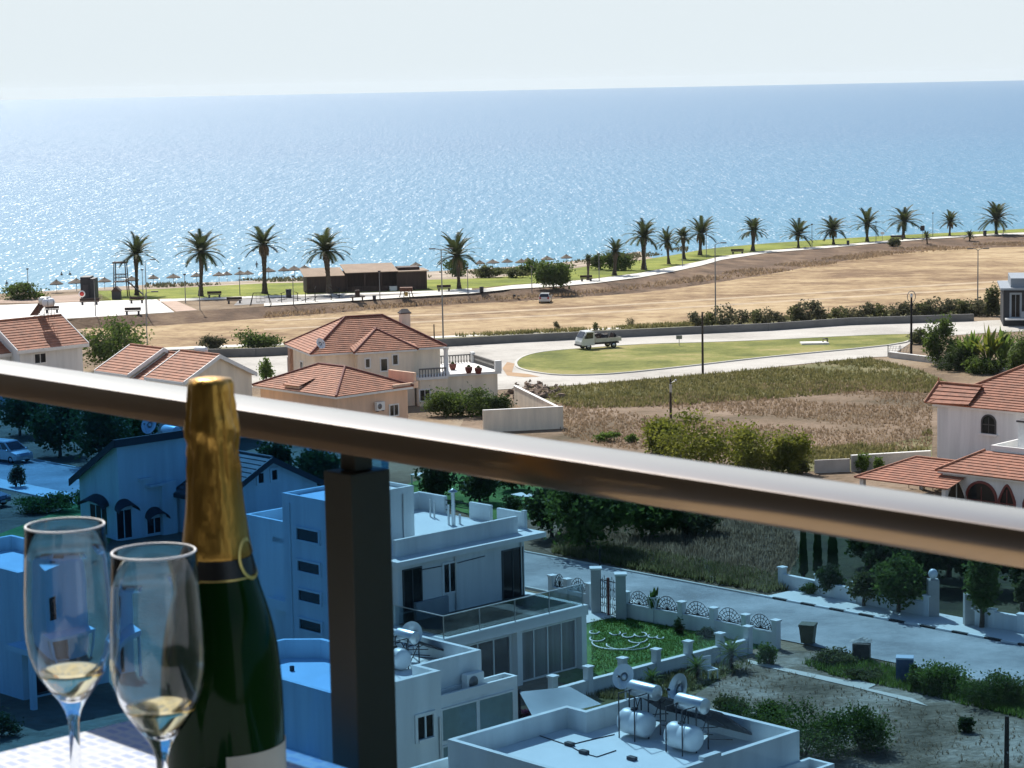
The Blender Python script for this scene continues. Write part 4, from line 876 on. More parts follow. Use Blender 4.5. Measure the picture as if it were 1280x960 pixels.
# ================= beige villa with hip roofs
C = W(388, 443, 15.5); B8 = Fr((C.x, C.y), 20, gz(C.y)); b = B8.b; ze = 15.5-b
r8 = B8.root('villa', 'large cream villa with brown-red hip roofs, a chimney and a balustraded terrace', 'house')
X1 = B8.l(556, 432, 15.5)[0]; Y1 = 9.6
MB().box(.5, X1-.5, .5, Y1-.5, -.4, ze-.2).build('wall', cream, r8)
hip(r8, .5, X1-.5, .5, Y1-.5, ze, 2.75, .5, tile, None, 'x', trimw)
gx0, gx1 = B8.l(440, 440, 15.5)[0], B8.l(517, 434, 15.5)[0]
MB().box(gx0+.4, gx1-.4, -.5, .498, -.4, ze-.22).build('bay_wall', cream, r8)
gm = MB(); pk = Vector(((gx0+gx1)/2, 2.4, ze+1.75)); bk = Vector(((gx0+gx1)/2, 3.7, ze+1.75)); e0, e1 = Vector((gx0, -.75, ze)), Vector((gx1, -.75, ze))
slope(gm, e0, e1, pk, pk); slope(gm, Vector((gx0, .6, ze+.35)), e0, pk, bk); slope(gm, e1, Vector((gx1, .6, ze+.35)), bk, pk)
o = gm.build('bay_roof', tile, r8); cm_ = MB(); [cap_line(cm_, a, c_) for a, c_ in ((e0, pk), (e1, pk), (pk, bk))]; cm_.build('ridge_cap', ridgec, o); MB().box(gx0+.1, gx1-.1, -.7, .3, ze-.22, ze-.02).build('eaves', trimw, o)
for p, q in (((411, 466), (427, 478)), ((457, 449), (462, 459)), ((476, 449), (484, 463)), ((491, 444), (497, 455))):
    yc = .5 if (p[0] < 440 or p[0] > 516) else -.5
    s0, z1 = B8.fy(*p, yc); s1, z0 = B8.fy(*q, yc); win(r8, '-y', yc, s0, s1, z0, z1, trimw, darkglass, .13, .07, 1 if s1-s0 > .9 else 0)
for p, q in (((360, 447), (366, 460)), ((376, 452), (385, 462))):
    d = ray(*p); 
    # left wall faces -x
    o = B8.tl(0, 0); e = (d.x*B8.c+d.y*B8.s, -d.x*B8.s+d.y*B8.c); t = (.5-o[0])/e[0]; s0, z1 = o[1]+t*e[1], H+t*d.z-b
    win(r8, '-x', .5, s0-.9, s0, z1-1.35, z1, trimw, darkglass, .12, .07)
MB().box(.2, .9, Y1-1.2, Y1-.45, -.4, ze-.23).build('stone_pillar', stone, r8)
chx, chy = X1-2.2, 6.0
MB().box(chx-.45, chx+.45, chy-.4, chy+.4, ze+.2, ze+2.7).build('chimney', cream, r8); mm = MB(); mm.prism([(chx-.55, chy-.5), (chx+.55, chy-.5), (chx+.55, chy+.5), (chx-.55, chy+.5)], ze+2.7, ze+2.82); mm.add([(chx-.5, chy-.45, ze+2.82), (chx+.5, chy-.45, ze+2.82), (chx+.5, chy+.45, ze+2.82), (chx-.5, chy+.45, ze+2.82), (chx-.3, chy, ze+3.15), (chx+.3, chy, ze+3.15)], [(0, 1, 5, 4), (1, 2, 5), (2, 3, 4, 5), (3, 0, 4)]); mm.build('chimney_cap', fascia, r8)
# terrace to the right with balustrade, pots and corner column
zt8 = 12.9-b; tx0, tx1 = X1-.495, X1+5.2
MB().box(X1-3.2, X1-.495, -1.6, .495, -.4, zt8-.25).build('terrace_wall', cream, r8); MB().box(tx0, tx1-.3, -.4, 7.2, -.4, zt8-.25).build('terrace_wall', cream, r8)
MB().box(X1-3.4, tx0-.003, -1.8, .49, zt8-.25, zt8).build('terrace_slab', trimw, r8); MB().box(tx0, tx1, -.7, 7.5, zt8-.25, zt8).build('terrace_slab', trimw, r8)
bl = MB()
def balus(p0, p1):
    d = Vector(p1)-Vector(p0); n = int(d.length/.28)
    for k in range(n+1):
        q = Vector(p0)+d*(k/n); bl.lathe([(.05, 0), (.075, .12), (.035, .35), (.06, .62), (.05, .7)], 6, (q.x, q.y, zt8))
    u = d.normalized()*.05; nn = Vector((-u.y, u.x, 0))*2
    q = [Vector(p0)-u-nn, Vector(p1)+u-nn, Vector(p1)+u+nn, Vector(p0)-u+nn]; bl.prism(q, zt8+.7, zt8+.82)
balus((X1-3.25, -1.65, 0), (tx0-.2, -1.65, 0)); balus((tx1-.15, -.5, 0), (tx1-.15, 7.3, 0)); balus((tx0+.3, 7.35, 0), (tx1-.4, 7.35, 0))
bl.build('balustrade', mat('dark_baluster', (.16, .15, .14), .7, .1, 2), r8)
MB().box(tx1-.6, tx1+.02, -.75, -.4, zt8+.003, zt8+1.0).build('terrace_pier', trimw, r8); MB().box(tx1-.32, tx1+.02, 6.9, 7.52, zt8+.003, zt8+1.0).build('terrace_pier', trimw, r8)
cl = MB(); cl.lathe([(.34, 0), (.34, .15), (.24, .3), (.2, 2.2), (.27, 2.35), (.32, 2.5)], 14, (X1-.15, -.2, zt8)); cl.build('column', trimw, r8)
s0, z1 = B8.fy(525, 488, -1.6); s1, z0 = B8.fy(537, 500, -1.6); win(r8, '-y', -1.6, s0, s1, max(.3, z0), z1, trimw, darkglass, .12, .07, 1)
for i_, (px, py) in enumerate(((566, 462), (586, 466), (598, 467))):
    q = W(px, py, 12.9+.02); po = MB(); po.lathe([(0, .0), (.22, 0), (.34, .3), (.36, .55), (.30, .6), (0, .56)], 14)
    rr_ = empty('planter', (q.x, q.y, 12.9), 0, 'dark round plant pot on the cream villa terrace, %s from the house' % ORD[i_], 'plant pot', 'plant pots on the villa terrace'); po.build('pot', ridgec, rr_); MB().lathe([(0, .57), (.2, .57), (.12, .75), (0, .8)], 8).build('plant', LEAF['mid'], rr_)
dish((B8.tw(.9, -.1, ze+.35)), B8.r+rad(25), 25, .5, 'white satellite dish on the left eave of the cream villa roof', .6, tankw)
# front wing of the villa
C = W(420, 496, 14.2); F8 = Fr((C.x, C.y), -47, gz(C.y)); b2 = F8.b; ze2 = 14.2-b2
f8 = F8.root('hip_roofed_house', 'peach house with a brown-red hip roof in front of the cream villa', 'house')
yl = F8.l(512, 482, 14.2)[1]; xl = F8.l(312, 482, 14.2)[0]
MB().box(xl+.5, -.5, .5, yl-.3, -.4, ze2-.2).build('wall', peach, f8)
hip(f8, xl+.5, -.5, .5, yl-.5, ze2, 1.75, .5, tile, 3.6, 'x', trimw)
pm = MB(); pm.box(-.35, -.12, yl-2.2, yl+.6, ze2-.2, ze2+.3); pm.box(-3.8, -.35, yl+.35, yl+.6, ze2-.2, ze2+1.1); pm.build('parapet', peach, f8)
s0, z1 = F8.fx(487, 507, -.5); s1, z0 = F8.fx(494, 513, -.5); win(f8, '+x', -.5, s0, s1+.3, z0-.4, z1, trimw, darkglass, .1, .07, 1)
y_, z_ = F8.fx(472, 508, -.5); ac_unit(tuple(F8.tw(-.2, y_, z_-.4)), F8.r+math.pi/2, 'air conditioner on the peach wall under the hip roof, above the handrail', .9, .75)
dm = MB(); dx = xl*.55; e0, e1 = Vector((dx-1.1, .55, ze2+.55)), Vector((dx+1.1, .55, ze2+.55)); pk = Vector((dx, 2.0, ze2+1.35)); 
slope(dm, Vector((dx-1.1, .2, ze2+.38)), Vector((dx+1.1, .2, ze2+.38)), Vector((dx+1.1, 2.1, ze2+.95)), Vector((dx-1.1, 2.1, ze2+.95))); dmo = dm.build('dormer_roof', tile, f8); MB().box(dx-1.0, dx+1.0, .3, 1.4, ze2-.1, ze2+.38).build('dormer', peach, f8)
# ================= right-hand white house with arches
C = W(1163, 504, 17); R14 = Fr((C.x, C.y), -44, gz(C.y)); b = R14.b; ze = 17-b
r14 = R14.root('arched_house', 'white two-storey house with terracotta roof and arched dark-framed windows at the right', 'house')
MB().box(.35, 16, .35, 9, -.4, ze).build('wall', white, r14)
rm = MB(); ov = 0
slope(rm, (0, -.05, ze), (16.5, -.05, ze), (16.5, 4.7, ze+2.7), (5.2, 4.7, ze+2.7)); slope(rm, (16.5, 9.4, ze), (0, 9.4, ze), (5.2, 4.7, ze+2.7), (16.5, 4.7, ze+2.7))
slope(rm, (0, 9.4, ze), (0, -.05, ze), (5.2, 4.7, ze+2.7), (5.2, 4.7, ze+2.7))
o = rm.build('roof', tile2, r14); cm_ = MB(); cap_line(cm_, (5.2, 4.7, ze+2.78), (16.5, 4.7, ze+2.78), .1); cap_line(cm_, (0, -.05, ze+.06), (5.2, 4.7, ze+2.76), .1); cap_line(cm_, (0, 9.4, ze+.06), (5.2, 4.7, ze+2.76), .1); cm_.build('ridge_cap', tile, o)
gm = MB(); g0 = Vector((-.35, .0, ze)); pkz = ze+1.25
slope(gm, (-.35, -.1, ze+.02), (3.2, -.1, ze+.15), (3.2, 1.6, pkz), (-.35, 1.6, pkz)); slope(gm, (3.2, 3.3, ze+.15), (-.35, 3.3, ze+.02), (-.35, 1.6, pkz), (3.2, 1.6, pkz))
o = gm.build('gablet_roof', tile2, r14); cm_ = MB(); cap_line(cm_, (-.4, 1.6, pkz+.06), (3.2, 1.6, pkz+.06), .09); cap_line(cm_, (-.38, -.15, ze+.06), (-.38, 1.6, pkz+.08), .09); cap_line(cm_, (-.38, 3.35, ze+.06), (-.38, 1.6, pkz+.08), .09); cap_line(cm_, (-.38, 1.6, pkz), (-.38, 1.6, pkz+.4), .05); cm_.build('ridge_cap', tile, o)
MB().add([(-.1, .35, ze), (-.1, 3.0, ze), (-.1, 1.6, pkz-.05), (.349, .35, ze), (.349, 3.0, ze), (.349, 1.6, pkz-.05)], [(0, 1, 2), (3, 4, 5), (0, 1, 4, 3), (1, 2, 5, 4), (0, 2, 5, 3)]).build('gablet_wall', white, r14)
MB().box(0.1, 16, .1, .349, ze-.2, ze-.01).build('cornice', trimw, r14)
x, z = R14.fy(1236, 542, .35); arch_win(r14, .35, x, z, 1.0, 1.25, dfr, darkglass, False, .1); MB().box(x-.75, x+.75, .14, .349, z-.12, z-.003).build('sill', trimw, r14)
q_, z_ = R14.fy(1161, 535, .35); MB().bbox(.0, .34, .9, 1.9, z_-.3, z_+.35, .03).build('wall_unit', trimw, r14)
# lower wing
C = W(1169, 588, 14.0); L14 = Fr((C.x, C.y), -44, gz(C.y)); zl = 14.0-L14.b
l14 = L14.root('arcade_wing', 'single-storey arcade with tiled canopy roof and pointed arches before the arched house', 'house')
MB().box(.35, 14, .35, 6.0, -.4, zl-.15).build('wall', white, l14)
rm = MB(); slope(rm, (0, 0, zl), (14.3, 0, zl), (14.3, 2.9, zl+1.15), (2.0, 2.9, zl+1.15)); slope(rm, (0, 6, zl), (0, 0, zl), (2.0, 2.9, zl+1.15), (2.0, 2.9, zl+1.15)); o = rm.build('roof', tile2, l14)
cm_ = MB(); cap_line(cm_, (0, 0, zl+.05), (2.0, 2.9, zl+1.2), .1); cm_.build('ridge_cap', tile, o)
MB().box(.1, 14.2, .1, 5.9, zl-.16, zl-.02).build('eaves', trimw, l14)
parapet(MB(), [(2.4, 2.95), (14, 2.95), (14, 7.5), (2.4, 7.5)], zl+.6, zl+1.55, .15).build('terrace_parapet', trimw, l14); MB().box(2.5, 13.9, 3.05, 7.4, zl+.6, zl+.7).build('terrace_floor', roofw, l14)
x, y = L14.l(1266, 560, 15.5); MB().box(x-.55, x+.55, 4.6, 5.6, zl+.7, zl+3.0).build('chimney', white, l14); MB().box(x-.65, x+.65, 4.5, 5.7, zl+3.0, zl+3.12).build('chimney_cap', fascia, l14)
for px, wd, hh, ptd, frm in ((1196, 1.3, 2.4, True, white), (1227, 2.1, 2.3, False, redfr), (1259, 1.0, 2.3, True, redfr), (1290, 1.0, 2.3, True, redfr)):
    x, z = L14.fy(px, 610, .35); arch_win(l14, .35, x, zl-.55-hh, wd, hh, frm, darkglass, ptd, .16)
# gatehouse roof in front of it
C = W(1068, 597, 13.2); T14 = Fr((C.x, C.y), -44, gz(C.y)); zt_ = 13.2-T14.b
t14 = T14.root('carport', 'low terracotta tiled roof on posts beside the street wall, just above the handrail', 'carport')
rm = MB(); slope(rm, (0, 0, zt_), (7.4, 0, zt_), (7.4, 4.4, zt_+1.0), (2.0, 4.4, zt_+1.0)); slope(rm, (0, 8, zt_), (0, 0, zt_), (2.0, 4.4, zt_+1.0), (2.0, 4.4, zt_+1.0)); slope(rm, (7.4, 8, zt_), (0, 8, zt_), (2, 4.4, zt_+1), (7.4, 4.4, zt_+1)); o = rm.build('roof', tile2, t14)
cm_ = MB(); cap_line(cm_, (0, 0, zt_+.05), (2, 4.4, zt_+1.05), .09); cap_line(cm_, (2, 4.4, zt_+1.06), (7.4, 4.4, zt_+1.06), .09); cm_.build('ridge_cap', tile, o)
for x in (.4, 6.9):
    for y in (.4, 7.5): MB().box(x-.15, x+.15, y-.15, y+.15, -.3, zt_-.02).build('post', white, t14)
# ================= dark modern house, far right
p = G(1254, 408); f_ = Fr((p.x, p.y), -10, p.z); rD = f_.root('modern_house', 'dark grey modern house with pale balcony panels at the far right edge', 'house')
dg = mat('charcoal_render', (.018, .02, .026), .7, .1, .4); lb = mat('pale_blue_panel', (.24, .28, .32), .5, .05, 1)
MB().box(0, 14, 0, 10, -.5, 4.6).build('wall', dg, rD); MB().box(-.4, 14, -.6, 10.4, 4.6, 4.85).build('roof_slab', lb, rD); MB().box(.9, 13, .5, 9, 4.85, 6.0).build('penthouse', lb, rD)
win(rD, '-y', 0, 1.0, 2.0, 1.2, 4.0, lb, darkglass, .25, .06, 1); win(rD, '-y', 0, 3.2, 6.0, 1.2, 4.0, lb, darkglass, .2, .06, 2); MB().box(.2, 14, -1.2, -.003, .9, 1.1).build('balcony_slab', trimw, rD)
MB().box(2.1, 6, -1.15, -1.1, 1.1, 2.0).build('balcony_panel', lb, rD)
# ================= bits of the house at the lower left
C = W(22, 716, 18.5); f_ = Fr((C.x, C.y), -46.5, gz(C.y)); rL = f_.root('flat_roofed_house', 'white flat-roofed house at the lower left edge, behind the farther flute', 'house')
z0_ = 18.5-f_.b; lp = [(-8, 0), (0, 0), (0, 4.6), (-8, 4.6)]
MB().prism(lp, -.4, z0_-.7).build('wall', white, rL); parapet(MB(), lp, z0_-.7, z0_, .2).build('parapet', white, rL); MB().box(-7.8, -.2, .2, 4.4, z0_-.7, z0_-.67).build('roof_deck', roofw, rL)
MB().box(.003, 2.0, -.8, 4.4, z0_-3.4, z0_-3.15).build('canopy', trimw, rL); win(rL, '+x', 0, .4, 2.2, .2, z0_-3.6, dfr, darkglass, .1, .06, 1, 'glass_door'); win(rL, '+x', 0, .5, 1.3, z0_-2.4, z0_-1.3, trimw, darkglass, .08, .06, 0)
for y in (-.6, 4.2): MB().box(1.7, 1.95, y-.12, y+.12, -.3, z0_-3.403).build('column', white, rL)
# ================= beach bar
p1, p2 = P(384, 366.5), P(534, 361.5); an = math.degrees(math.atan2(p2.y-p1.y, p2.x-p1.x)); f_ = Fr((p1.x, p1.y), an, min(p1.z, p2.z)-.1)
LB = (p2-p1).to_2d().length
rb = f_.root('beach_bar', 'long dark timber beach bar with a flat pale roof among the palms', 'bar')
h_ = 3.2
def bx(px): return LB*(px-384)/150
MB().box(0, bx(432), .2, 5, 0, h_-.5).build('wall', timber, rb); MB().box(bx(432)+.01, bx(497), 3.2, 5, 0, h_-.1).build('back_wall', timber, rb); MB().box(bx(497)+.01, LB, 0, 5.2, 0, h_-.25).build('kitchen_wall', timber, rb)
pale = mat('pale_board_roof', (.33, .24, .17), .9, .1, .6)
q = MB(); q.add([(-.5, -.4, h_-.5), (bx(431), -.4, h_-.5), (bx(431), 5.4, h_+.35), (-.5, 5.4, h_+.35), (-.5, -.4, h_-.42), (bx(431), -.4, h_-.42), (bx(431), 5.4, h_+.43), (-.5, 5.4, h_+.43)], [(0, 1, 2, 3), (4, 5, 6, 7), (0, 1, 5, 4), (1, 2, 6, 5), (2, 3, 7, 6), (3, 0, 4, 7)])
q.add([(bx(431)+.02, -.9, h_-.1), (bx(497), -.9, h_-.1), (bx(497), 5.6, h_+.75), (bx(431)+.02, 5.6, h_+.75), (bx(431)+.02, -.9, h_), (bx(497), -.9, h_), (bx(497), 5.6, h_+.85), (bx(431)+.02, 5.6, h_+.85)], [(0, 1, 2, 3), (4, 5, 6, 7), (0, 1, 5, 4), (1, 2, 6, 5), (2, 3, 7, 6), (3, 0, 4, 7)])
q.box(bx(497)+.02, LB+.3, -.4, 5.5, h_-.25, h_-.1); q.build('roof', pale, rb); MB().box(bx(500), bx(527), 1.5, 4.5, h_-.1, h_+.35).build('roof_box', timber, rb)
for px in (433, 455, 476, 496): MB().box(bx(px)-.08, bx(px)+.08, -.85, -.7, 0, h_-.1).build('post', timber, rb)
MB().box(bx(434), bx(484), -.7, -.55, 0, .95).build('counter', timber, rb); MB().box(bx(486), bx(496), -.7, .2, 0, .8).build('side_counter', trimw, rb)
# ------------------------------------------------------------------ vegetation
def leaf_cloud(mb, C, R, n, s, rng, ncl=16, spread=.42, low=-.75, hollow=.35):
    """leaves as small bent quads, gathered in clumps through the crown's volume"""
    cl = []
    while len(cl) < ncl:
        q = Vector((rng.uniform(-1, 1), rng.uniform(-1, 1), rng.uniform(low, 1)))
        if hollow < q.length < 1.0: cl.append((q*.82, rng.uniform(.7, 1.25)))
    for i in range(n):
        c, k = cl[rng.randrange(ncl)]
        d = Vector((rng.gauss(0, 1), rng.gauss(0, 1), rng.gauss(0, 1)))*spread*.5*k
        q = c+d; p = Vector((C[0]+q.x*R[0], C[1]+q.y*R[1], C[2]+q.z*R[2]))
        a = Vector((rng.gauss(0, 1), rng.gauss(0, 1), rng.gauss(0, .8))).normalized(); b = a.cross(Vector((rng.gauss(0, 1), rng.gauss(0, 1), rng.gauss(0, 1)))).normalized()
        h = s*rng.uniform(.6, 1.3); w_ = h*rng.uniform(.45, .75); m = p+a.cross(b)*h*.18
        mb.add([p-a*h*.5, p+b*w_*.5+a.cross(b)*h*.1, p+a*h*.5, p-b*w_*.5+a.cross(b)*h*.1], [(0, 1, 2, 3)])
def limbs(mb, base_r, h0, C, R, rng, n=6):
    mb.tube([(0, 0, -.2), (rng.uniform(-.05, .05), rng.uniform(-.05, .05), h0*.5), (0, 0, h0), (C[0]*.5, C[1]*.5, (h0+C[2])/2+.2)], [base_r*1.25, base_r, base_r*.8, base_r*.5], 8)
    for i in range(n):
        a = 2*math.pi*i/n+rng.uniform(-.3, .3); e = Vector((C[0]+math.cos(a)*R[0]*.6, C[1]+math.sin(a)*R[1]*.6, C[2]+rng.uniform(-.2, .5)*R[2])); s = Vector((0, 0, h0*rng.uniform(.75, 1)))
        mb.tube([s, s.lerp(e, .5)+Vector((0, 0, .15*R[2])), e], [base_r*.5, base_r*.3, base_r*.1], 5)
def tree(p, h, rx, rz, kind, label, cat='tree', name='tree', group=None, n=700, ls=.34, seed=None, ry=None, base=None, trunk_r=.12, ncl=18, low=-.75, spread=.42):
    rng = random.Random(seed if seed is not None else int(p.x*31+p.y*17)); r = empty(name, tuple(p), 0, label, cat, group)
    C = (0, 0, h-rz); R = (rx, ry or rx, rz); cm = MB(); leaf_cloud(cm, C, R, int(n*2.6), ls*.92, rng, ncl+8, spread, low, .15)
    tm = MB(); limbs(tm, trunk_r, max(.25, h-rz*1.7), C, R, rng); tm.build('trunk', bark, r); cm.build('crown', LEAF[kind], r); return r
def shrub(p, h, rx, kind, label, n=300, ls=.25, seed=None, ry=None, group=None, cat='shrub', name='shrub', ncl=14):
    rng = random.Random(seed if seed is not None else int(p.x*37+p.y*13)); r = empty(name, tuple(p), 0, label, cat, group)
    cm = MB(); leaf_cloud(cm, (0, 0, h*.48), (rx, ry or rx, h*.55), n, ls, rng, ncl, .45, -.8, .2); cm.build('foliage', LEAF[kind], r)
    tm = MB()
    for k in range(4): a = k*1.6+rng.random(); tm.tube([(0, 0, -.1), (math.cos(a)*rx*.4, math.sin(a)*rx*.4, h*.55)], [.05, .015], 5)
    tm.build('stem', bark, r); return r
def sz(p, px): return px*p.y/F          # metres spanned by px pixels at p
# --- date palms
def palm_crown(seed, nf=46, droop=1.0):
    rng = random.Random(seed); mb = MB()
    for i in range(nf):
        az = i*2.39996+rng.uniform(-.15, .15); t_ = (i+.5)/nf; el = rad(84-100*t_**.9+rng.uniform(-6, 6)); L_ = rng.uniform(.88, 1.05)*(1-.12*max(0, t_-.75)*4*.5)
        pts = []; p = Vector((0, 0, 0)); seg = 9; e = el
        for k in range(seg+1):
            pts.append(p.copy()); p = p+Vector((math.cos(az)*math.cos(e), math.sin(az)*math.cos(e), math.sin(e)))*L_/seg; e -= rad(6.2*droop*(.35+1.1*k/seg))*(1 if e > -1.35 else 0)
        mb.tube(pts, [.012*(1-.8*k/seg) for k in range(seg+1)], 4, False)
        for k in range(1, seg+1):
            for sub in (0, .5):
                if k == seg and sub: continue
                q = pts[k].lerp(pts[min(k+1, seg)], sub); t = (pts[min(k+1, seg)]-pts[k-1]).normalized(); sd_ = t.cross(Vector((0, 0, 1))); sd_ = sd_.normalized() if sd_.length > .01 else Vector((math.sin(az), -math.cos(az), 0)); up = sd_.cross(t)
                f_ = (k+sub)/seg; ll = (.20 if f_ < .6 else .20-.26*(f_-.6))*rng.uniform(.85, 1.1)
                for s_ in (-1, 1):
                    d = (sd_*s_*.78+t*.55+up*.22).normalized(); tip = q+d*ll+Vector((0, 0, -.035)); wv = t*.034
                    mb.add([q-wv, q+wv, tip+wv*.2], [(0, 1, 2)])
    return mb
def palm_trunk(seed, fat=1.0):
    rng = random.Random(seed); mb = MB(); n = 26; pts = []; rs = []; bx_, by_ = rng.uniform(-.012, .012), rng.uniform(-.012, .012)
    for k in range(n+1):
        t = k/n; r = .80+.12*math.cos(t*9)+(.35*(1-t)**6); r *= 1.0 if k % 2 else .88
        if t > .72: r *= 1+.75*math.sin((t-.72)/.28*math.pi*.62)
        pts.append((bx_*math.sin(t*3), by_*math.sin(t*3), t)); rs.append(r*fat)
    vs = []; fs = []; m = 10
    for p, r in zip(pts, rs):
        for k in range(m): a = 2*math.pi*k/m; rr_ = r*rng.uniform(.93, 1.07); vs.append((p[0]+rr_*math.cos(a), p[1]+rr_*math.sin(a), p[2]))
    fs = [(i*m+k, i*m+(k+1) % m, (i+1)*m+(k+1) % m, (i+1)*m+k) for i in range(n) for k in range(m)]
    mb.add(vs, fs, False); return mb
PC = [palm_crown(s_, nf, dr).build('crown', LEAF['palm']) for s_, nf, dr in ((1, 34, 1.0), (2, 40, 1.15), (3, 30, .9), (5, 36, 1.3))]
PT = [palm_trunk(s_).build('trunk', palmbark) for s_ in (1, 2, 3)]
PALMS = [(171, 369, 294, 49, 'behind the playground slide tower'), (251, 370, 290, 52, 'second from the left of the tall seafront palms'), (331, 367, 281, 52, 'just left of the beach bar'),
 (412, 367, 285, 59, 'in front of the beach bar roof'), (574, 361, 294, 54, 'right of the beach bar on the lawn'), (735, 350, 317, 17, 'tiny one beside the low seafront shrubs'), (768, 344, 297, 36, 'in front of the round dark shrubs'),
 (805, 337, 275, 44, 'tall one on the bend of the seafront path'), (836, 330, 287, 32, 'left one of the two hemmed in between taller palms'), (855, 324, 282, 31, 'right one of the two hemmed in between taller palms'), (875, 319, 271, 43, 'tall one right of the crowded palm group'),
 (941, 314, 272, 35, 'alone at the start of the raised right-hand lawn'), (998, 309.5, 274, 41, 'first of the right-hand seven, low and wide'), (1042, 305.5, 270, 37, 'second of the right-hand seven'), (1084, 302, 263, 38, 'third of the right-hand seven'),
 (1129, 297.5, 258, 40, 'fourth of the right-hand seven, near the info board'), (1187, 294.5, 263, 31, 'small one between two larger palms at the far right'), (1245.5, 293, 254, 43, 'last at the far right of the seafront row'), (1159, 305, 289, 15, 'dwarf one by the path below the info board'), (1212, 301, 287, 16, 'dwarf one by the path at the far right')]
for i, (px, by, ty, cw, where) in enumerate(PALMS):
    p = P(px, by); Ht = sz(p, by-ty)*1.0; Lf = sz(p, cw)*.65
    r = empty('date_palm', tuple(p), 0, 'date palm, '+where, 'palm tree', 'date palms along the seafront')
    r.rotation_euler = (rad(2.5*math.sin(i*2.1)), rad(3.5*math.sin(i*1.3+.4)), 0)
    hT = max(.3, Ht-.72*Lf)
    src = PT[i % 3]; o = src if i < 3 else src.copy()
    if i >= 3: COL.objects.link(o)
    o.parent = r; tr_ = min(.45, .06*Ht+.03)*(.8+.1*(i % 4)); o.scale = (tr_, tr_, hT+.1); o.location = (0, 0, -.1)
    src = PC[i % 4]; o = src if i < 4 else src.copy()
    if i >= 4: COL.objects.link(o)
    o.parent = r; o.location = (0, 0, hT-.02*Lf); o.scale = (Lf*(1+.06*math.sin(i*3.1)), Lf, Lf*(.92+.1*math.sin(i*1.9))); o.rotation_euler = (rad(5*math.sin(i*4.3)), rad(5*math.cos(i*2.7)), i*1.7)
SK = MB(); rng = random.Random(77)
for i in range(26):
    az = rng.uniform(0, 6.283); L_ = rng.uniform(.3, .55); sd_ = Vector((-math.sin(az), math.cos(az), 0)); a_ = Vector((math.cos(az)*.05, math.sin(az)*.05, -.02)); m_ = Vector((math.cos(az)*.17, math.sin(az)*.17, -.08)); e_ = Vector((math.cos(az)*rng.uniform(.12, .22), math.sin(az)*rng.uniform(.12, .22), -L_))
    SK.add([a_-sd_*.01, a_+sd_*.01, m_+sd_*.05, e_, m_-sd_*.05], [(0, 1, 2, 3, 4)])
SKO = None
for r in [o for o in bpy.data.objects if o.name.startswith('date_palm')]:
    k_ = int((r.name.split('.')+['0'])[1])
    if k_ in (2, 4, 8, 10, 13, 16):
        cr_ = [c for c in r.children if c.name.startswith('crown')][0]
        if SKO is None: SKO = o = SK.build('dead_fronds', LEAF['dry'])
        else: o = SKO.copy(); COL.objects.link(o)
        o.parent = r; o.location = cr_.location; o.scale = cr_.scale
# --- trees: px, base y, top y, width px, kind, label
TREES = [(140, 462, 398, 92, 'mid', 'bushy green tree between the far left tiled house and the brown roofs', 1500, .42),
 (692, 361, 326, 50, 'mid', 'round dense tree above the parked white car', 2200, .5),
 (25, 545, 488, 80, 'dark', 'dark tree under the handrail at the left edge', 900, .42), (75, 570, 500, 75, 'dark', 'dark broad tree above the parked silver people carrier', 1100, .42),
 (125, 580, 502, 80, 'dark', 'dark tree left of the gabled house roof', 1100, .42), (170, 562, 508, 60, 'mid', 'green tree behind the dark-edged gable, left of the satellite dish', 800, .42), (225, 545, 505, 60, 'mid', 'dark green tree behind the bottle neck', 700, .42), 
 (345, 600, 552, 42, 'dark', 'dark tree above the second gable, right of the bottle', 900, .38), (400, 612, 560, 60, 'dark', 'dark tree beneath the handrail left of the post', 900, .38),
 (548, 625, 570, 50, 'dark', 'dark garden tree behind the villa roof railing', 800, .36), (600, 628, 580, 55, 'dark', 'dark garden tree behind the villa flue pipes', 800, .36), (640, 612, 575, 50, 'mid', 'small garden tree below the handrail, right of the flue pipes', 600, .36),
 (735, 690, 590, 120, 'mid', 'wide leafy tree across the street, the largest below the handrail', 2200, .42), (690, 672, 600, 70, 'dark', 'dark tree beside the villa roof across the street', 900, .4), (815, 672, 612, 90, 'mid', 'spreading bush-like tree right of the largest tree below the handrail', 1300, .4), (875, 668, 628, 70, 'olive', 'low olive tree at the far right of the thicket below the handrail', 800, .38),
 (1037, 745, 706, 34, 'dark', 'small street tree on the pavement, leftmost of the row', 650, .26), (1080, 757, 716, 40, 'olive', 'small olive street tree on the pavement, second of the row', 700, .26), (1123, 765, 698, 72, 'mid', 'wide street tree overhanging the black and white kerb', 1500, .30), (1227, 784, 692, 50, 'mid', 'tall oval street tree right of the gate pillar', 1300, .30),
 (1278, 770, 715, 26, 'olive', 'small tree behind the white wall at the right edge', 500, .28)]
for (px, by, ty, wp, kd, lb, n_, ls) in TREES:
    p = P(px, by); h_ = sz(p, by-ty)*1.02; rx = sz(p, wp)/2
    tree(p, h_, rx*.93, min(h_*.46, rx*1.05) if by < 700 else h_*.40, kd, lb, n=n_, ls=ls, group=None, trunk_r=.05+h_*.018, ncl=22)
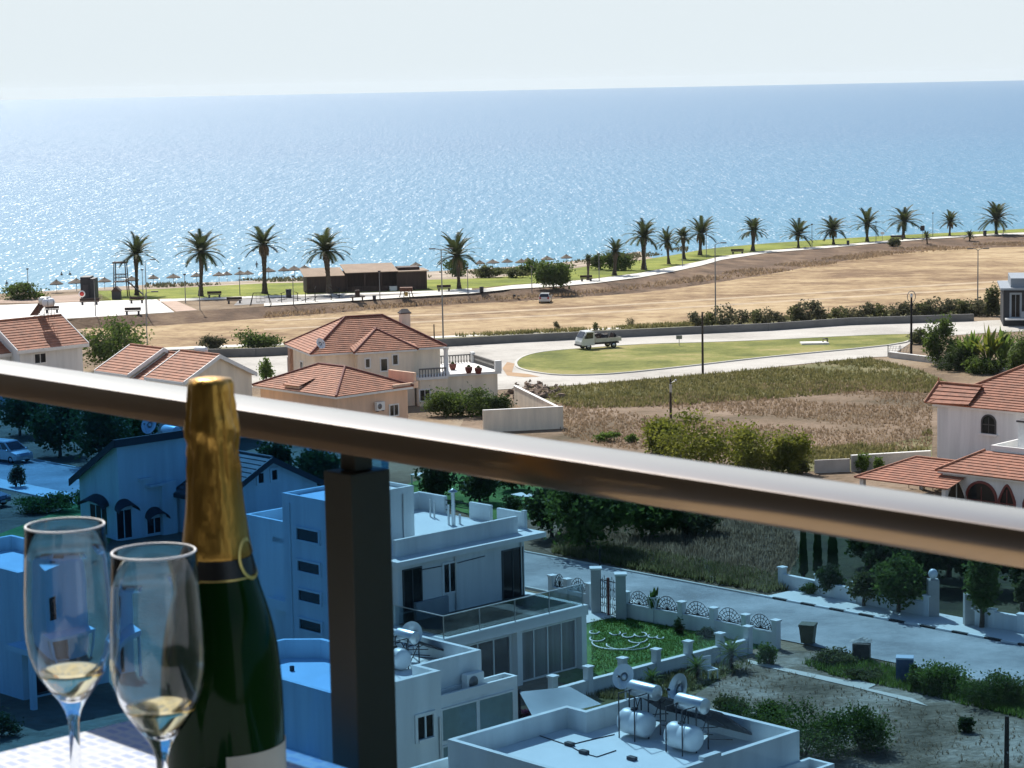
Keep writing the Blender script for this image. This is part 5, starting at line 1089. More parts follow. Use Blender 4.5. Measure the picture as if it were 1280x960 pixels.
# dark trees behind the right-hand street wall
for i, (px, by, ty, wp, kd, lb) in enumerate(((1085, 735, 672, 60, 'dark', 'dark tree behind the street wall, left of the overhanging street tree'), (1140, 748, 668, 70, 'dark', 'dark tree behind the street wall, right beside the gate pillar'), (1190, 752, 676, 60, 'dark', 'dark tree behind the open gate'), (1110, 728, 660, 60, 'dark', 'tall dark tree behind the street wall, farther back'), (1165, 735, 664, 60, 'dark', 'tall dark tree directly behind the globe-topped gate pillar'), (1262, 765, 690, 50, 'dark', 'dark tree behind the low street wall at the right edge'), (1225, 752, 668, 60, 'dark', 'tall dark tree just right of the open gateway, behind the oval tree'), (1062, 722, 655, 56, 'dark', 'tall dark tree right of the three cypresses'))):
    p = P(px, by)+Vector((1.5, 3.0, 0)); h_ = sz(p, by-ty); tree(p, h_, sz(p, wp)/2, h_*.42, kd, lb, n=1200, ls=.36, ncl=22, trunk_r=.14)
for i, (px, by, ty, wp, lb) in enumerate(((1000, 728, 655, 11, 'dark slender cypress behind the street wall, leftmost of three'), (1018, 726, 652, 12, 'dark slender cypress behind the street wall, middle of three'), (1037, 730, 650, 15, 'dark slender cypress behind the street wall, rightmost of three'))):
    p = P(px, by)+Vector((.3, .9, 0)); h_ = sz(p, by-ty); rng = random.Random(i); r = empty('cypress', tuple(p), 0, lb, 'cypress', 'cypresses behind the street wall'); cm = MB()
    for k in range(900):
        z = rng.random()**.8; R_ = sz(p, wp)/2*(1-z)**.45*min(1, z*9+.3); a = rng.uniform(0, 6.283); q = Vector((math.cos(a)*R_*rng.uniform(.4, 1.05), math.sin(a)*R_*rng.uniform(.4, 1.05), .2+z*(h_-.2)))
        s_ = .22; cm.add([q+Vector((-.06, 0, -s_/2)), q+Vector((.06, .03, -s_/3)), q+Vector((rng.uniform(-.06, .06), rng.uniform(-.06, .06), s_))], [(0, 1, 2)])
    cm.build('crown', LEAF['dark'], r); MB().tube([(0, 0, -.1), (0, 0, h_*.6)], [.12, .04], 6).build('trunk', bark, r)
# --- shrubs: px, base y, top y, width, kind, label
SHR = [(30, 374, 355, 62, 'mid', 'long clipped dark shrub on the beach edge at the far left'), (266, 438, 421, 36, 'grey', 'grey-green roadside shrub above the brown roofs, the smaller of two'), (321, 437, 411, 60, 'mid', 'green roadside shrub left of the cream villa'),
 (665, 343, 325, 38, 'mid', 'low shrub left of the round dense tree'), (770, 338, 314, 42, 'mid', 'round dark shrub behind the small palm at the path'), (748, 337, 320, 24, 'mid', 'round dark shrub left beside the small palm at the path'), (570, 346, 325, 30, 'mid', 'dark shrub behind the palm right of the beach bar'), (612, 347, 332, 40, 'olive', 'low scrub on the beach edge right of the beach bar'), (645, 347, 336, 30, 'olive', 'low scrub on the beach edge left of the shrubs'),
 (1117, 308, 296, 18, 'olive', 'flat-topped shrub on the upper edge of the dry field'), (590, 520, 484, 74, 'mid', 'dense green shrub against the cream villa terrace, left one'), (560, 520, 487, 60, 'mid', 'dense green shrub against the cream villa terrace, right beside the roof'), (625, 521, 492, 34, 'dark', 'dense green shrub at the end of the villa terrace'),
 (333, 476, 448, 20, 'fresh', 'young light green banana-like plant beside the cream villa'), (872, 584, 518, 140, 'bright', 'big yellow-green bush touching the handrail'), (828, 566, 524, 60, 'bright', 'yellow-green bush left of the big one at the handrail'), (938, 590, 532, 90, 'bright', 'yellow-green bush right of the big one at the handrail'), (987, 592, 534, 56, 'bright', 'separate taller yellow-green bush right of the big one'),
 (760, 552, 540, 34, 'fresh', 'low dark weeds by the lot, just above the handrail'), (790, 553, 543, 18, 'fresh', 'small leafy weed above the handrail beside the big bush'),
 (1000, 592, 572, 30, 'olive', 'low olive weeds in front of the boundary wall'), (1078, 590, 568, 18, 'fresh', 'small leafy plant against the grey boundary wall'), (1098, 590, 572, 16, 'fresh', 'second leafy plant against the grey boundary wall'), (1180, 612, 592, 26, 'bright', 'yellow-green plant in front of the pointed arch'),
 (1178, 456, 402, 50, 'mid', 'dark green bush by the road end near the ring lamp'), (1265, 458, 412, 46, 'mid', 'dark bush beside the dark modern house'), (1196, 463, 434, 56, 'dark', 'dark bush under the banana leaves, left of two'), (1232, 467, 440, 60, 'mid', 'green bush under the banana leaves, right of two'), (1280, 470, 425, 40, 'mid', 'dense green bush at the right edge below the dark modern house'),
 (1150, 430, 412, 30, 'olive', 'small shrub by the road end gate'), (1240, 395, 360, 26, 'olive', 'grey-green shrub beside the dark modern house'),
 (20, 608, 583, 26, 'grey', 'grey spiky shrub on the pavement by the parked dark car'), (850, 792, 775, 20, 'dark', 'round dark shrub at the garden corner'), (882, 797, 784, 26, 'dark', 'dark shrub inside the garden wall'), (775, 768, 758, 16, 'dark', 'small dark shrub beside the gate pillar'), (790, 767, 757, 18, 'grey', 'small grey flowering shrub inside the garden wall'),
 (1005, 945, 872, 150, 'mid', 'tall green weedy shrub on the bare plot, largest of the clump'), (945, 920, 866, 90, 'mid', 'green weedy shrub on the bare plot, behind the flat roof'), (1078, 938, 876, 90, 'mid', 'green weedy shrub on the bare plot, right end of the clump'), (915, 898, 868, 60, 'olive', 'low olive shrub behind the nearest flat roof'), (1206, 915, 895, 26, 'dark', 'small dark shrub alone on the bare plot'),
 (1145, 862, 828, 24, 'fresh', 'weeds beside the blue crate'), (1185, 864, 828, 90, 'fresh', 'long grass clump right of the blue crate'), (1245, 880, 840, 100, 'mid', 'weed clump along the street at the right'), (1080, 850, 835, 50, 'olive', 'weed clump left of the blue crate'), (1040, 830, 812, 60, 'olive', 'weeds between the bin and the dumped box'), (960, 830, 805, 30, 'fresh', 'weed clump at the garden wall end'),
 (1015, 742, 728, 30, 'mid', 'low shrub on the pavement at the start of the street wall'), (655, 905, 885, 24, 'flower', 'magenta bougainvillea beside the shade canopy'), (545, 600, 585, 30, 'flower', 'dull red flowering shrub behind the villa roof railing'), (355, 925, 872, 40, 'dark', 'dark palm-like plant between bottle and post'),
 (60, 640, 618, 90, 'mid', 'long low hedge behind the flute rims, left of the gabled house'), (110, 632, 612, 40, 'mid', 'low hedge right against the gabled house'), (640, 640, 622, 40, 'dark', 'dark shrub right of the villa roof'), (0, 920, 890, 60, 'dark', 'dark shrub at the lower left edge')]
for (px, by, ty, wp, kd, lb) in SHR:
    p = P(px, by); h_ = max(.3, sz(p, by-ty)); rx = sz(p, wp)/2; ar = rx*h_
    ls = min(.42, max(.14, p.y/850))*(1.3 if kd == 'bright' else 1); n_ = int(max(140, min(4500, (80 if kd == 'bright' else 50)*ar/ls/ls)))
    shrub(p, h_, rx*.95, kd, lb, n=n_, ls=ls, ry=rx*.7)
# roadside hedge shrubs, in a row on the verge
rng = random.Random(5); xs = [872, 890, 906, 925, 942, 958, 975, 990, 1005, 1025, 1047, 1062, 1080, 1103, 1120, 1137, 1150, 1165, 1180, 1200, 1215, 1228]
hv = [shrub(Vector((0, 0, 0)), 1.9, 1.25, k, 'grey-green oleander-like shrub in the roadside row', n=620, ls=.30, seed=40+i) for i, k in enumerate(('grey', 'olive', 'grey'))]
for i, px in enumerate(xs):
    py = 407.5-(px-872)*.0385+rng.uniform(-1, 1.0); p = P(px, py); o = hv[i] if i < 3 else copy_tree(hv[i % 3]); o.location = p; k = rng.uniform(.85, 1.4)*(.8 if px < 900 else 1.05); o.scale = (k, k, k*rng.uniform(.85, 1.1)); o.rotation_euler = (0, 0, rng.uniform(0, 6))
    o['label'] = 'grey-green shrub in the row above the road wall, %s from the left' % ORD[i]; o['group'] = 'shrubs in the row above the road wall'; o['category'] = 'shrub'
for i, (px, py) in enumerate(((697, 411), (746, 413), (788, 408))):
    o = copy_tree(hv[i % 3]); o.location = P(px, py); o.scale = (.45, .45, .55); o['label'] = 'small scrubby bush on the roadside verge, %s of three by the truck' % ORD[i]; o['group'] = 'small bushes on the verge'
# banana / bird-of-paradise clump on the right, spiky plants
def fan_plant(p, h, n, kind, label, wl=.28, seed=1, spread=.9, name='leafy_plant', cat='plant'):
    rng = random.Random(seed); r = empty(name, tuple(p), 0, label, cat); mb = MB()
    for i in range(n):
        az = rng.uniform(0, 6.283); lean = rng.uniform(.1, spread); L_ = h*rng.uniform(.7, 1.05); pts = []
        for k in range(6):
            t = k/5; pts.append(Vector((math.cos(az)*lean*h*.55*t**1.5, math.sin(az)*lean*h*.55*t**1.5, L_*(t-.30*lean*t**3))))
        sd_ = Vector((-math.sin(az), math.cos(az), 0)); W_ = [0.03, .04, .5, 1, .8, .05]
        vs = []
        for q, w_ in zip(pts, W_): vs += [q-sd_*wl*w_*.5*h/3, q+Vector((0, 0, -.03*w_)), q+sd_*wl*w_*.5*h/3]
        mb.add(vs, [(3*k+j, 3*k+j+1, 3*k+3+j+1, 3*k+3+j) for k in range(5) for j in range(2)], True)
    mb.build('leaves', LEAF[kind], r); MB().tube([(0, 0, -.1), (0, 0, h*.35)], [.08*h/3, .04*h/3], 6).build('stem', bark, r); return r
for i, (px, by, ty, k) in enumerate(((1215, 462, 402, 'fresh'), (1235, 464, 398, 'bright'), (1200, 458, 408, 'fresh'), (1252, 464, 404, 'fresh'))):
    p = P(px, by); fan_plant(p, sz(p, by-ty), 34, k, 'broad-leaved banana plant by the dark modern house, %s from the left' % ORD[[1, 2, 0, 3][i]], .26, i, 1.25)
for px, by, ty, lb_ in ((1150, 612, 582, 'dark spiky plant in front of the terracotta carport, tallest of three'), (1136, 610, 590, 'dark spiky plant in front of the terracotta carport, left of three'), (1166, 613, 590, 'dark spiky plant in front of the terracotta carport, right of three')): p = P(px, by); p = p+(Vector((0, 0, H))-p)*.0; fan_plant(p, sz(p, by-ty), 22, 'mid', lb_, .16, px, .5)
p = P(817, 778); fan_plant(p, sz(p, 50), 34, 'mid', 'upright dark palm-like plant against the garden wall by the gate', .30, 9, .55)
for i, (px, by, ty, lb) in enumerate(((760, 858, 838, 'young yellow-green palm outside the garden wall, nearest the shade canopy'), (815, 862, 834, 'young yellow-green palm outside the garden wall, second along'), (872, 850, 818, 'young yellow-green palm outside the garden wall, beside the white chair'), (914, 836, 796, 'young palm with bright fronds outside the garden corner, tallest of four'))):
    p = P(px, by); h_ = sz(p, by-ty); r = empty('young_palm', tuple(p), 0, lb, 'palm tree', 'young palms outside the garden wall')
    o = PT[0].copy(); COL.objects.link(o); o.parent = r; o.scale = (.10, .10, h_*.55); c_ = PC[2].copy(); c_.data = PC[2].data.copy(); c_.data.materials[0] = LEAF['fresh']; COL.objects.link(c_); c_.parent = r; c_.location = (0, 0, h_*.5); c_.scale = (h_*.62,)*3
# --- rough grass and weeds on the lots: far too many to count
def inpoly(x, y, poly):
    c = False; n = len(poly)
    for i in range(n):
        a, b_ = poly[i], poly[i-1]
        if (a[1] > y) != (b_[1] > y) and x < (b_[0]-a[0])*(y-a[1])/(b_[1]-a[1])+a[0]: c = not c
    return c
def tufts(name, pxpoly, n, h, kind, base=0.0, seed=1, wd=.05, patchy=None):
    poly = [G(x, y, base) for x, y in pxpoly]; xs = [q.x for q in poly]; ys = [q.y for q in poly]; rng = random.Random(seed); mb = MB(); k = 0; tries = 0
    ph = [(rng.uniform(.1, .35), rng.uniform(.1, .35), rng.uniform(0, 6)) for _ in range(4)]
    while k < n and tries < n*12:
        tries += 1; x = rng.uniform(min(xs), max(xs)); y = rng.uniform(min(ys), max(ys))
        if not inpoly(x, y, poly): continue
        if patchy is not None and sum(math.sin(a*x+b_*y+c) for a, b_, c in ph)/4 < patchy+rng.uniform(-.2, .2): continue
        k += 1; z = gz(y)+base+.03
        for j in range(3):
            a = rng.uniform(0, 6.283); l_ = h*rng.uniform(.5, 1.2); d = Vector((math.cos(a), math.sin(a), 0)); s_ = Vector((-d.y, d.x, 0))*wd; o = Vector((x, y, z))+d*rng.uniform(0, h*.3)
            mb.add([o-s_, o+s_, o+d*l_*.45+Vector((0, 0, l_))], [(0, 1, 2)])
    return tag(mb.build(name, LEAF[kind]), kind='stuff')
tufts('weeds', [(650, 487), (740, 481.5), (832, 473.5), (960, 461.5), (1085, 448.5), (1150, 464), (1180, 478), (1160, 492), (1080, 490), (960, 500), (830, 508), (720, 512)], 9000, .38, 'wgreen', 0, 1, .06, -.3)
tufts('dry_grass', [(680, 505), (830, 495), (960, 480), (1150, 475), (1165, 500), (1165, 560), (1000, 575), (760, 560), (705, 545)], 9000, .24, 'dry', 0, 2, .05, -.3)
tufts('weeds', [(960, 585), (1165, 565), (1165, 540), (1050, 560), (960, 565)], 1500, .4, 'wgreen', 0, 3, .07, .0)
tufts('dry_grass', [(690, 690), (800, 712), (960, 738), (1000, 700), (980, 640), (820, 640), (700, 660)], 6000, .4, 'dry', 0, 4, .05, -.2)
tufts('weeds', [(690, 692), (800, 714), (960, 742), (990, 738), (985, 725), (820, 695), (700, 675)], 2600, .45, 'wgreen', 0, 5, .05, -.2)
tufts('weeds', [(1000, 830), (1060, 822), (1150, 842), (1280, 872), (1280, 900), (1150, 868), (1040, 845)], 2200, .3, 'fresh', 0, 6, .03, -.05)
tufts('dry_grass', [(860, 850), (960, 830), (1100, 870), (1280, 905), (1280, 960), (1130, 960), (1060, 930), (900, 880)], 700, .16, 'dry', 0, 7, .02, .05)
tufts('weeds', [(700, 870), (740, 860), (860, 838), (930, 825), (940, 835), (880, 860), (830, 880)], 1600, .25, 'wgreen', 0, 8, .03, -.1)
tufts('dry_grass', [(570, 422), (880, 407), (1230, 386), (1230, 384), (880, 404), (570, 420)], 2500, .5, 'wgreen', 0, 9, .09, -.4)
tufts('dry_grass', [(330, 392), (520, 378), (740, 362), (880, 345), (960, 333), (1120, 311), (1280, 302), (1280, 307), (1120, 318), (960, 343), (880, 352), (740, 368), (520, 383), (330, 398)], 5000, .45, 'dry', .4, 10, .09, -.2)
tufts('grass', [(738, 776), (800, 768), (868, 792), (900, 806), (820, 825), (740, 842)], 4000, .09, 'fresh', .03, 11, .02)
# beach scrub
tufts('scrub', [(180, 361), (330, 354), (540, 347.5), (640, 344), (745, 330), (860, 315), (860, 309), (745, 323), (640, 336), (540, 341), (330, 349), (180, 356)], 1600, .5, 'grey', TB-1, 12, .15, -.1)
# ------------------------------------------------------------------ walls, fences, gates
def wall_run(name, pts, h, t, m, label, cat='wall', capm=None, caph=.06):
    """wall along world points (foot line), following the slope"""
    o0 = Vector(pts[0]); mb, cp_ = MB(), MB()
    for a, b_ in zip(pts, pts[1:]):
        a, b_ = Vector(a)-o0, Vector(b_)-o0; d = (b_-a).to_2d().normalized(); n_ = Vector((-d.y, d.x, 0))*t/2; e = Vector((d.x, d.y, 0))*t*.0
        f = [a-n_, b_-n_, b_+n_, a+n_]; Z = Vector((0, 0, 1))
        mb.add([q-Z*.3 for q in f]+[q+Z*h for q in f], [(0, 1, 2, 3), (4, 5, 6, 7), (0, 1, 5, 4), (1, 2, 6, 5), (2, 3, 7, 6), (3, 0, 4, 7)])
        if capm:
            f2 = [a-n_*1.4, b_-n_*1.4, b_+n_*1.4, a+n_*1.4]; cp_.add([q+Z*(h+.002) for q in f2]+[q+Z*(h+caph) for q in f2], [(0, 1, 2, 3), (4, 5, 6, 7), (0, 1, 5, 4), (1, 2, 6, 5), (2, 3, 7, 6), (3, 0, 4, 7)])
    r = empty(name, tuple(o0), 0, label, cat); mb.build('wall', m, r)
    if capm: cp_.build('coping', capm, r)
    return r
WL = [(195, 447.5), (320, 445.5), (420, 440), (560, 433), (640, 428.5), (722, 424.5), (847, 418.5), (960, 413.5), (1060, 406.5), (1217, 401.5)]
wall_run('roadside_wall', [G(*q) for q in WL], .95, .3, greyw, 'long grey retaining wall between the road and the dry field')
rw = wall_run('boundary_wall', [G(604, 541), G(704, 536)], 1.9, .2, cream, 'beige boundary wall above the handrail, beside the dry lot', capm=trimw); 
a_, b_ = G(704, 536), G(644, 505); wall_run('boundary_wall', [a_+Vector((-.12, .12, 0)), b_], 1.7, .2, cream, 'beige boundary wall running back from the corner beside the dry lot', capm=trimw)
wall_run('boundary_wall', [G(1018, 592), G(1062, 590)], 1.0, .2, concrete, 'low concrete boundary wall at the lot end, left piece'); wall_run('boundary_wall', [G(1064, 590), G(1163, 584)], 1.2, .2, concrete, 'low concrete boundary wall running up to the white arched house', capm=trimw)
wall_run('garden_wall', [G(1112, 447), G(1160, 453), G(1205, 461), G(1290, 473)], .6, .25, concrete, 'pale low garden wall under the banana plants', capm=trimw)
def scroll_panel(mb, p0, p1, z0, h, seed=0):
    """ornamental iron fan between two piers"""
    d = Vector(p1)-Vector(p0); L_ = d.length; u = d.normalized(); Z = Vector((0, 0, 1)); c = Vector(p0)+d*.5+Z*z0
    def q(x, z): return c+u*x+Z*z
    rr_ = .018
    for k in range(9):
        a = math.pi*(k+.5)/9; mb.tube([q(0, .05), q(math.cos(a)*L_*.42, .05+math.sin(a)*h*.9)], rr_, 4, False, False)
    for R_ in (.45, .7, .95):
        mb.tube([q(math.cos(math.pi*k/12)*L_*.45*R_, .05+math.sin(math.pi*k/12)*h*R_) for k in range(13)], rr_, 4, False, False)
    for s_ in (-1, 1):
        mb.tube([q(s_*(L_*.36+.10*math.cos(k*.7)*(1-k/14)), h*.25+.10*math.sin(k*.7)*(1-k/14)) for k in range(12)], rr_, 4, False, False)
    mb.tube([q(-L_*.48, .05), q(L_*.48, .05)], rr_*1.3, 4, False, False)
def pier(mb, p, w_, h): mb.box(p.x-w_/2, p.x+w_/2, p.y-w_/2, p.y+w_/2, p.z-.2, p.z+h)
def fence(name, feet, wallh, pierh, label, m=white, iron_=True, pw_=.32):
    o0 = Vector(feet[0]); r = empty(name, tuple(o0), 0, label, 'fence'); L_ = [Vector(q)-o0 for q in feet]; rz = math.atan2((L_[1]-L_[0]).y, (L_[1]-L_[0]).x)
    R3 = Matrix.Rotation(rz, 3, 'Z')
    def rb(mb, c, wx, wy, z0, z1): f = [c+R3 @ Vector((sx*wx/2, sy*wy/2, 0)) for sx, sy in ((-1, -1), (1, -1), (1, 1), (-1, 1))]; mb.add([q+Vector((0, 0, z0)) for q in f]+[q+Vector((0, 0, z1)) for q in f], [(0, 1, 2, 3), (4, 5, 6, 7), (0, 1, 5, 4), (1, 2, 6, 5), (2, 3, 7, 6), (3, 0, 4, 7)])
    wm, cm_ = MB(), MB()
    for a, b_ in zip(L_, L_[1:]):
        d = (b_-a); u = d.normalized()*(pw_/2+.002); n_ = Vector((-u.y, u.x, 0)).normalized()*.11; f = [a+u-n_, b_-u-n_, b_-u+n_, a+u+n_]
        for mb, z0, z1, k in ((wm, -.3, wallh, 1), (cm_, wallh+.002, wallh+.05, 1.25)):
            g_ = [(q-(a+b_)/2) for q in f]; f2 = f if k == 1 else [a+u-n_*k, b_-u-n_*k, b_-u+n_*k, a+u+n_*k]
            mb.add([q+Vector((0, 0, z0)) for q in f2]+[q+Vector((0, 0, z1)) for q in f2], [(0, 1, 2, 3), (4, 5, 6, 7), (0, 1, 5, 4), (1, 2, 6, 5), (2, 3, 7, 6), (3, 0, 4, 7)])
        if iron_:
            im = MB(); scroll_panel(im, a+u*1.1, b_-u*1.1, wallh+.05, pierh-wallh+.15); im.build('iron_panel', iron, r)
    wm.build('wall', m, r); cm_.build('coping', trimw, r)
    for c in L_:
        pm = MB(); rb(pm, c, pw_, pw_, -.3, pierh); o = pm.build('pier', m, r); km = MB(); rb(km, c, pw_+.10, pw_+.10, pierh+.002, pierh+.08); km.build('pier_cap', trimw, o)
    return r
ft = [G(x, y, 1.45) for x, y in ((690, 718), (709, 722.5), (737, 728))]; f1 = [q-Vector((0, 0, 1.45)) for q in ft]
fence('street_fence', f1, .75, 1.35, 'white street fence with iron fans, left of the tall villa gate')
ft = [G(x, y, 1.45) for x, y in ((782, 738.5), (816, 745), (852, 751), (892, 758.5), (932, 767), (970, 774))]; f2 = [q-Vector((0, 0, 1.45)) for q in ft]
fence('street_fence', f2, .75, 1.35, 'white street fence with iron fans, right of the tall villa gate')
ft = [G(x, y, 1.35) for x, y in ((691, 845), (735, 833), (778, 822.5), (820, 811.5), (860, 801.5), (900, 791.5), (935, 783), (966, 776))]; f3 = [q-Vector((0, 0, 1.35)) for q in ft]
f3 = f3[:-1]+[f2[-1].lerp(f3[-2], .12)]
fence('garden_fence', f3[:-1], .70, 1.3, 'white garden side wall with capped piers running down past the lawn', iron_=False)
# villa gate
g0, g1 = G(744.5, 709, 2.5), G(775.5, 715.5, 2.5); g0 = g0-Vector((0, 0, 2.5)); g1 = g1-Vector((0, 0, 2.5))
gr = empty('villa_gate', tuple(g0), 0, 'tall white-piered villa gate with scrolled ironwork and a dark red bar', 'gate')
for q, n_ in ((g0, 0), (g1, 1)):
    q = q-g0; pm = MB(); pm.box(q.x-.26, q.x+.26, q.y-.26, q.y+.26, -.3, 2.4); o = pm.build('pier', mat('grey_white_pier', (.45, .45, .44), .85, .08, .6), gr); MB().box(q.x-.32, q.x+.32, q.y-.32, q.y+.32, 2.402, 2.5).build('pier_cap', trimw, o)
d = g1-g0; im = MB(); u = d.normalized()
for s0, s1 in ((.2, .49), (.51, .8)):
    a, b_ = d*s0, d*s1
    for z in (.15, 1.9): im.tube([a+Vector((0, 0, z)), b_+Vector((0, 0, z))], .025, 4, False, False)
    for k in range(5): q = a.lerp(b_, k/4); im.tube([q+Vector((0, 0, .15)), q+Vector((0, 0, 1.9+.25*(1-abs(k-2)/2)))], .018, 4, False, False)
    for z in (.55, 1.0, 1.45):
        for s_ in (-1, 1): c = a.lerp(b_, .5)+u*s_*.18; im.tube([c+u*.15*math.cos(k*.7)*(1-k/13)*s_+Vector((0, 0, z+.15*math.sin(k*.7)*(1-k/13))) for k in range(11)], .016, 4, False, False)
im.build('iron_gate', iron, gr); MB().box(*(lambda c: (c.x-.07, c.x+.07, c.y-.07, c.y+.07))(d*.5), .1, 2.1).build('centre_bar', redfr, gr)
# white wall across the street with gate pillars
wf = [G(978, 735.5), G(1024, 745), G(1070, 755), G(1112, 763), G(1160, 772.5)]
fence('street_wall', wf, .78, 1.15, 'white street wall with short piers in front of the dark trees', iron_=False, pw_=.34)
wf2 = [G(1213, 783), G(1240, 786), G(1277, 792)]
fence('street_wall', wf2, .85, .95, 'white street wall right of the open gateway', iron_=False, pw_=.34)
p = G(1166, 772); r = empty('gate_pillar', tuple(p), 0, 'grey gate pillar topped by a pale globe, beside the open gateway', 'gate pillar'); hq = sz(p, 50)
MB().box(-.28, .28, -.28, .28, -.2, hq).build('shaft', concrete, r); MB().lathe([(0, 0), (.1, 0), (.12, .06), (.22, .16), (.26, .3), (.2, .45), (.1, .53), (0, .55)], 16, (0, 0, hq)).build('globe', tankw, r)
p = G(1211, 783); r = empty('gate_pillar', tuple(p), 0, 'plain gate pillar on the right side of the open gateway', 'gate pillar'); MB().box(-.25, .25, -.25, .25, -.2, 1.7).build('shaft', concrete, r)
# small fence by the road end
fr_ = empty('wire_fence', tuple(G(1110, 446)), 0, 'short mesh fence with dark posts at the island end', 'fence'); o0 = fr_.location
pts = [G(1110, 446)-o0, G(1125, 446.5)-o0, G(1138, 447)-o0]; wm = MB()
for q in pts: wm.tube([q, q+Vector((0, 0, 1.3))], .05, 6)
wm.build('post', iron, fr_); wm = MB()
for k in range(6): wm.tube([pts[0]+Vector((0, 0, .15+.2*k)), pts[2]+Vector((0, 0, .15+.2*k))], .018, 4, False)
for k in range(9): q = pts[0].lerp(pts[2], k/8); q2 = pts[0].lerp(pts[2], min(1, (k+1)/8)); wm.tube([q+Vector((0, 0, .1)), q2+Vector((0, 0, 1.2))], .015, 4, False)
wm.build('mesh', polem, fr_)
# curled garden edging on the lawn
em = MB(); gc = G(800, 790, .08); og = gc.copy()
def edge(pxs): em.tube([G(x, y, .09)-og for x, y in pxs], .045, 5)
edge([(750+30*math.cos(t)+20, 803+9*math.sin(t)) for t in [k*.2 for k in range(1, 17)]]); edge([(785+27*math.cos(3.3-k*.2), 806+6.5*math.sin(3.3-k*.2)) for k in range(18)])
for cx_, cy_, R_, s_, tn in ((784, 794, 9, 1, 4.2), (802, 793, 9, -1, 4.6), (815, 795, 7, 1, 3.6), (770, 791, 8, -1, 3.5), (745, 798, 11, 1, 3.5), (742, 790, 7, 1, 4), (826, 797, 5, -1, 3.0), (795, 799, 14, 1, 2.6)):
    edge([(cx_+s_*R_*math.cos(k*.3)*(1-k*.03), cy_+R_*.42*math.sin(k*.3)*(1-k*.03)) for k in range(int(tn/.3)+2)])
tag(em.build('garden_edging', trimw, None, tuple(og)), 'curling white edging laid out as scrolls on the villa lawn', 'garden edging')
# ------------------------------------------------------------------ poles, lamps
def lamp(px, by, ty, label, heads=1, head='arm', r=.075, group='lamp posts along the seafront', m=None, pxt=None):
    p = P(px, by); h = sz(p, by-ty); rt = empty('street_lamp', tuple(p), 0, label, 'lamp post', group)
    MB().tube([(0, 0, -.1), (0, 0, h)], [r, r*.6], 8).build('pole', m or polem, rt)
    hm = MB()
    if head == 'arm':
        for k in range(heads):
            s_ = 1 if k == 0 else -1; am = MB().tube([(0, 0, h-.05), (s_*.35, 0, h+.15), (s_*.8, 0, h+.2)], r*.5, 6); a = am.build('arm', m or polem, rt); hm = MB().bbox(min(s_*.7, s_*1.5), max(s_*.7, s_*1.5), -.16, .16, h+.13, h+.27, .04); hm.build('lamp_head', fascia, rt)
    elif head == 'ball':
        hm.lathe([(0, 0), (.2, .05), (.28, .25), (.2, .45), (0, .5)], 12, (0, 0, h)); hm.build('lamp_head', fascia, rt)
    else:
        hm.lathe([(0, .0), (.1, 0), (.22, .1), (.24, .2), (0, .25)], 10, (0, 0, h)); hm.build('lamp_head', fascia, rt)
    return rt
for i, (px, by, ty, hd, lb) in enumerate(((184, 394, 326, 'arm', 'tall lamp post at the playground edge by the slide palm'), (179, 373, 338, 'cap', 'shorter lamp post beside the tall one at the playground'), (119.5, 395, 350, 'cap', 'thin lamp post in front of the dark kiosk'), (232, 379, 344, 'cap', 'thin lamp post left of the second tall palm'), (250, 388, 358, 'cap', 'thin lamp post on the terrace edge before the second tall palm'),
   (300, 369, 336, 'cap', 'lamp post on the lawn between the second and third palms'), (367, 382, 346, 'cap', 'lamp post in the play area left of the bar palm'), (475, 375, 340, 'cap', 'lamp post in front of the beach bar'), (585, 369, 335, 'cap', 'lamp post right of the palm past the beach bar'), (665, 366, 334, 'cap', 'lamp post left of the round dense tree'),
   (749, 351, 318, 'cap', 'lamp post on the path by the small palms'), (807, 338, 304, 'cap', 'lamp post at the foot of the tall bend palm'), (853, 333, 309, 'cap', 'thin lamp post below the crowded palms'), (883, 322, 293, 'cap', 'lamp post right of the crowded palms'), (1015, 309, 281, 'cap', 'lamp post between the first two of the right-hand palms'), (1095, 302, 278, 'cap', 'lamp post between the third and fourth right-hand palms'), (1166, 296, 267, 'cap', 'lamp post between the info board and the small palm'), (1254, 293, 273, 'cap', 'lamp post behind the last palm at the far right'), (36, 374, 337, 'cap', 'lone thin post behind the clipped shrub at the far left'))):
    lamp(px, by, ty, lb, head=hd)
lamp(554, 424, 312, 'tall double-headed street lamp behind the cream villa', 2, r=.1, group='street lamps on the road'); lamp(894.5, 404, 305, 'tall street lamp above the roadside shrubs', 1, r=.1, group='street lamps on the road'); lamp(1222, 388, 312, 'tall street lamp with a pale panel, near the dark modern house', 2, r=.1, group='street lamps on the road')
p = P(185, 452); lamp(185, 452, 366, 'thin tall street lamp behind the bushy left tree', 1, r=.07, group='street lamps on the road')
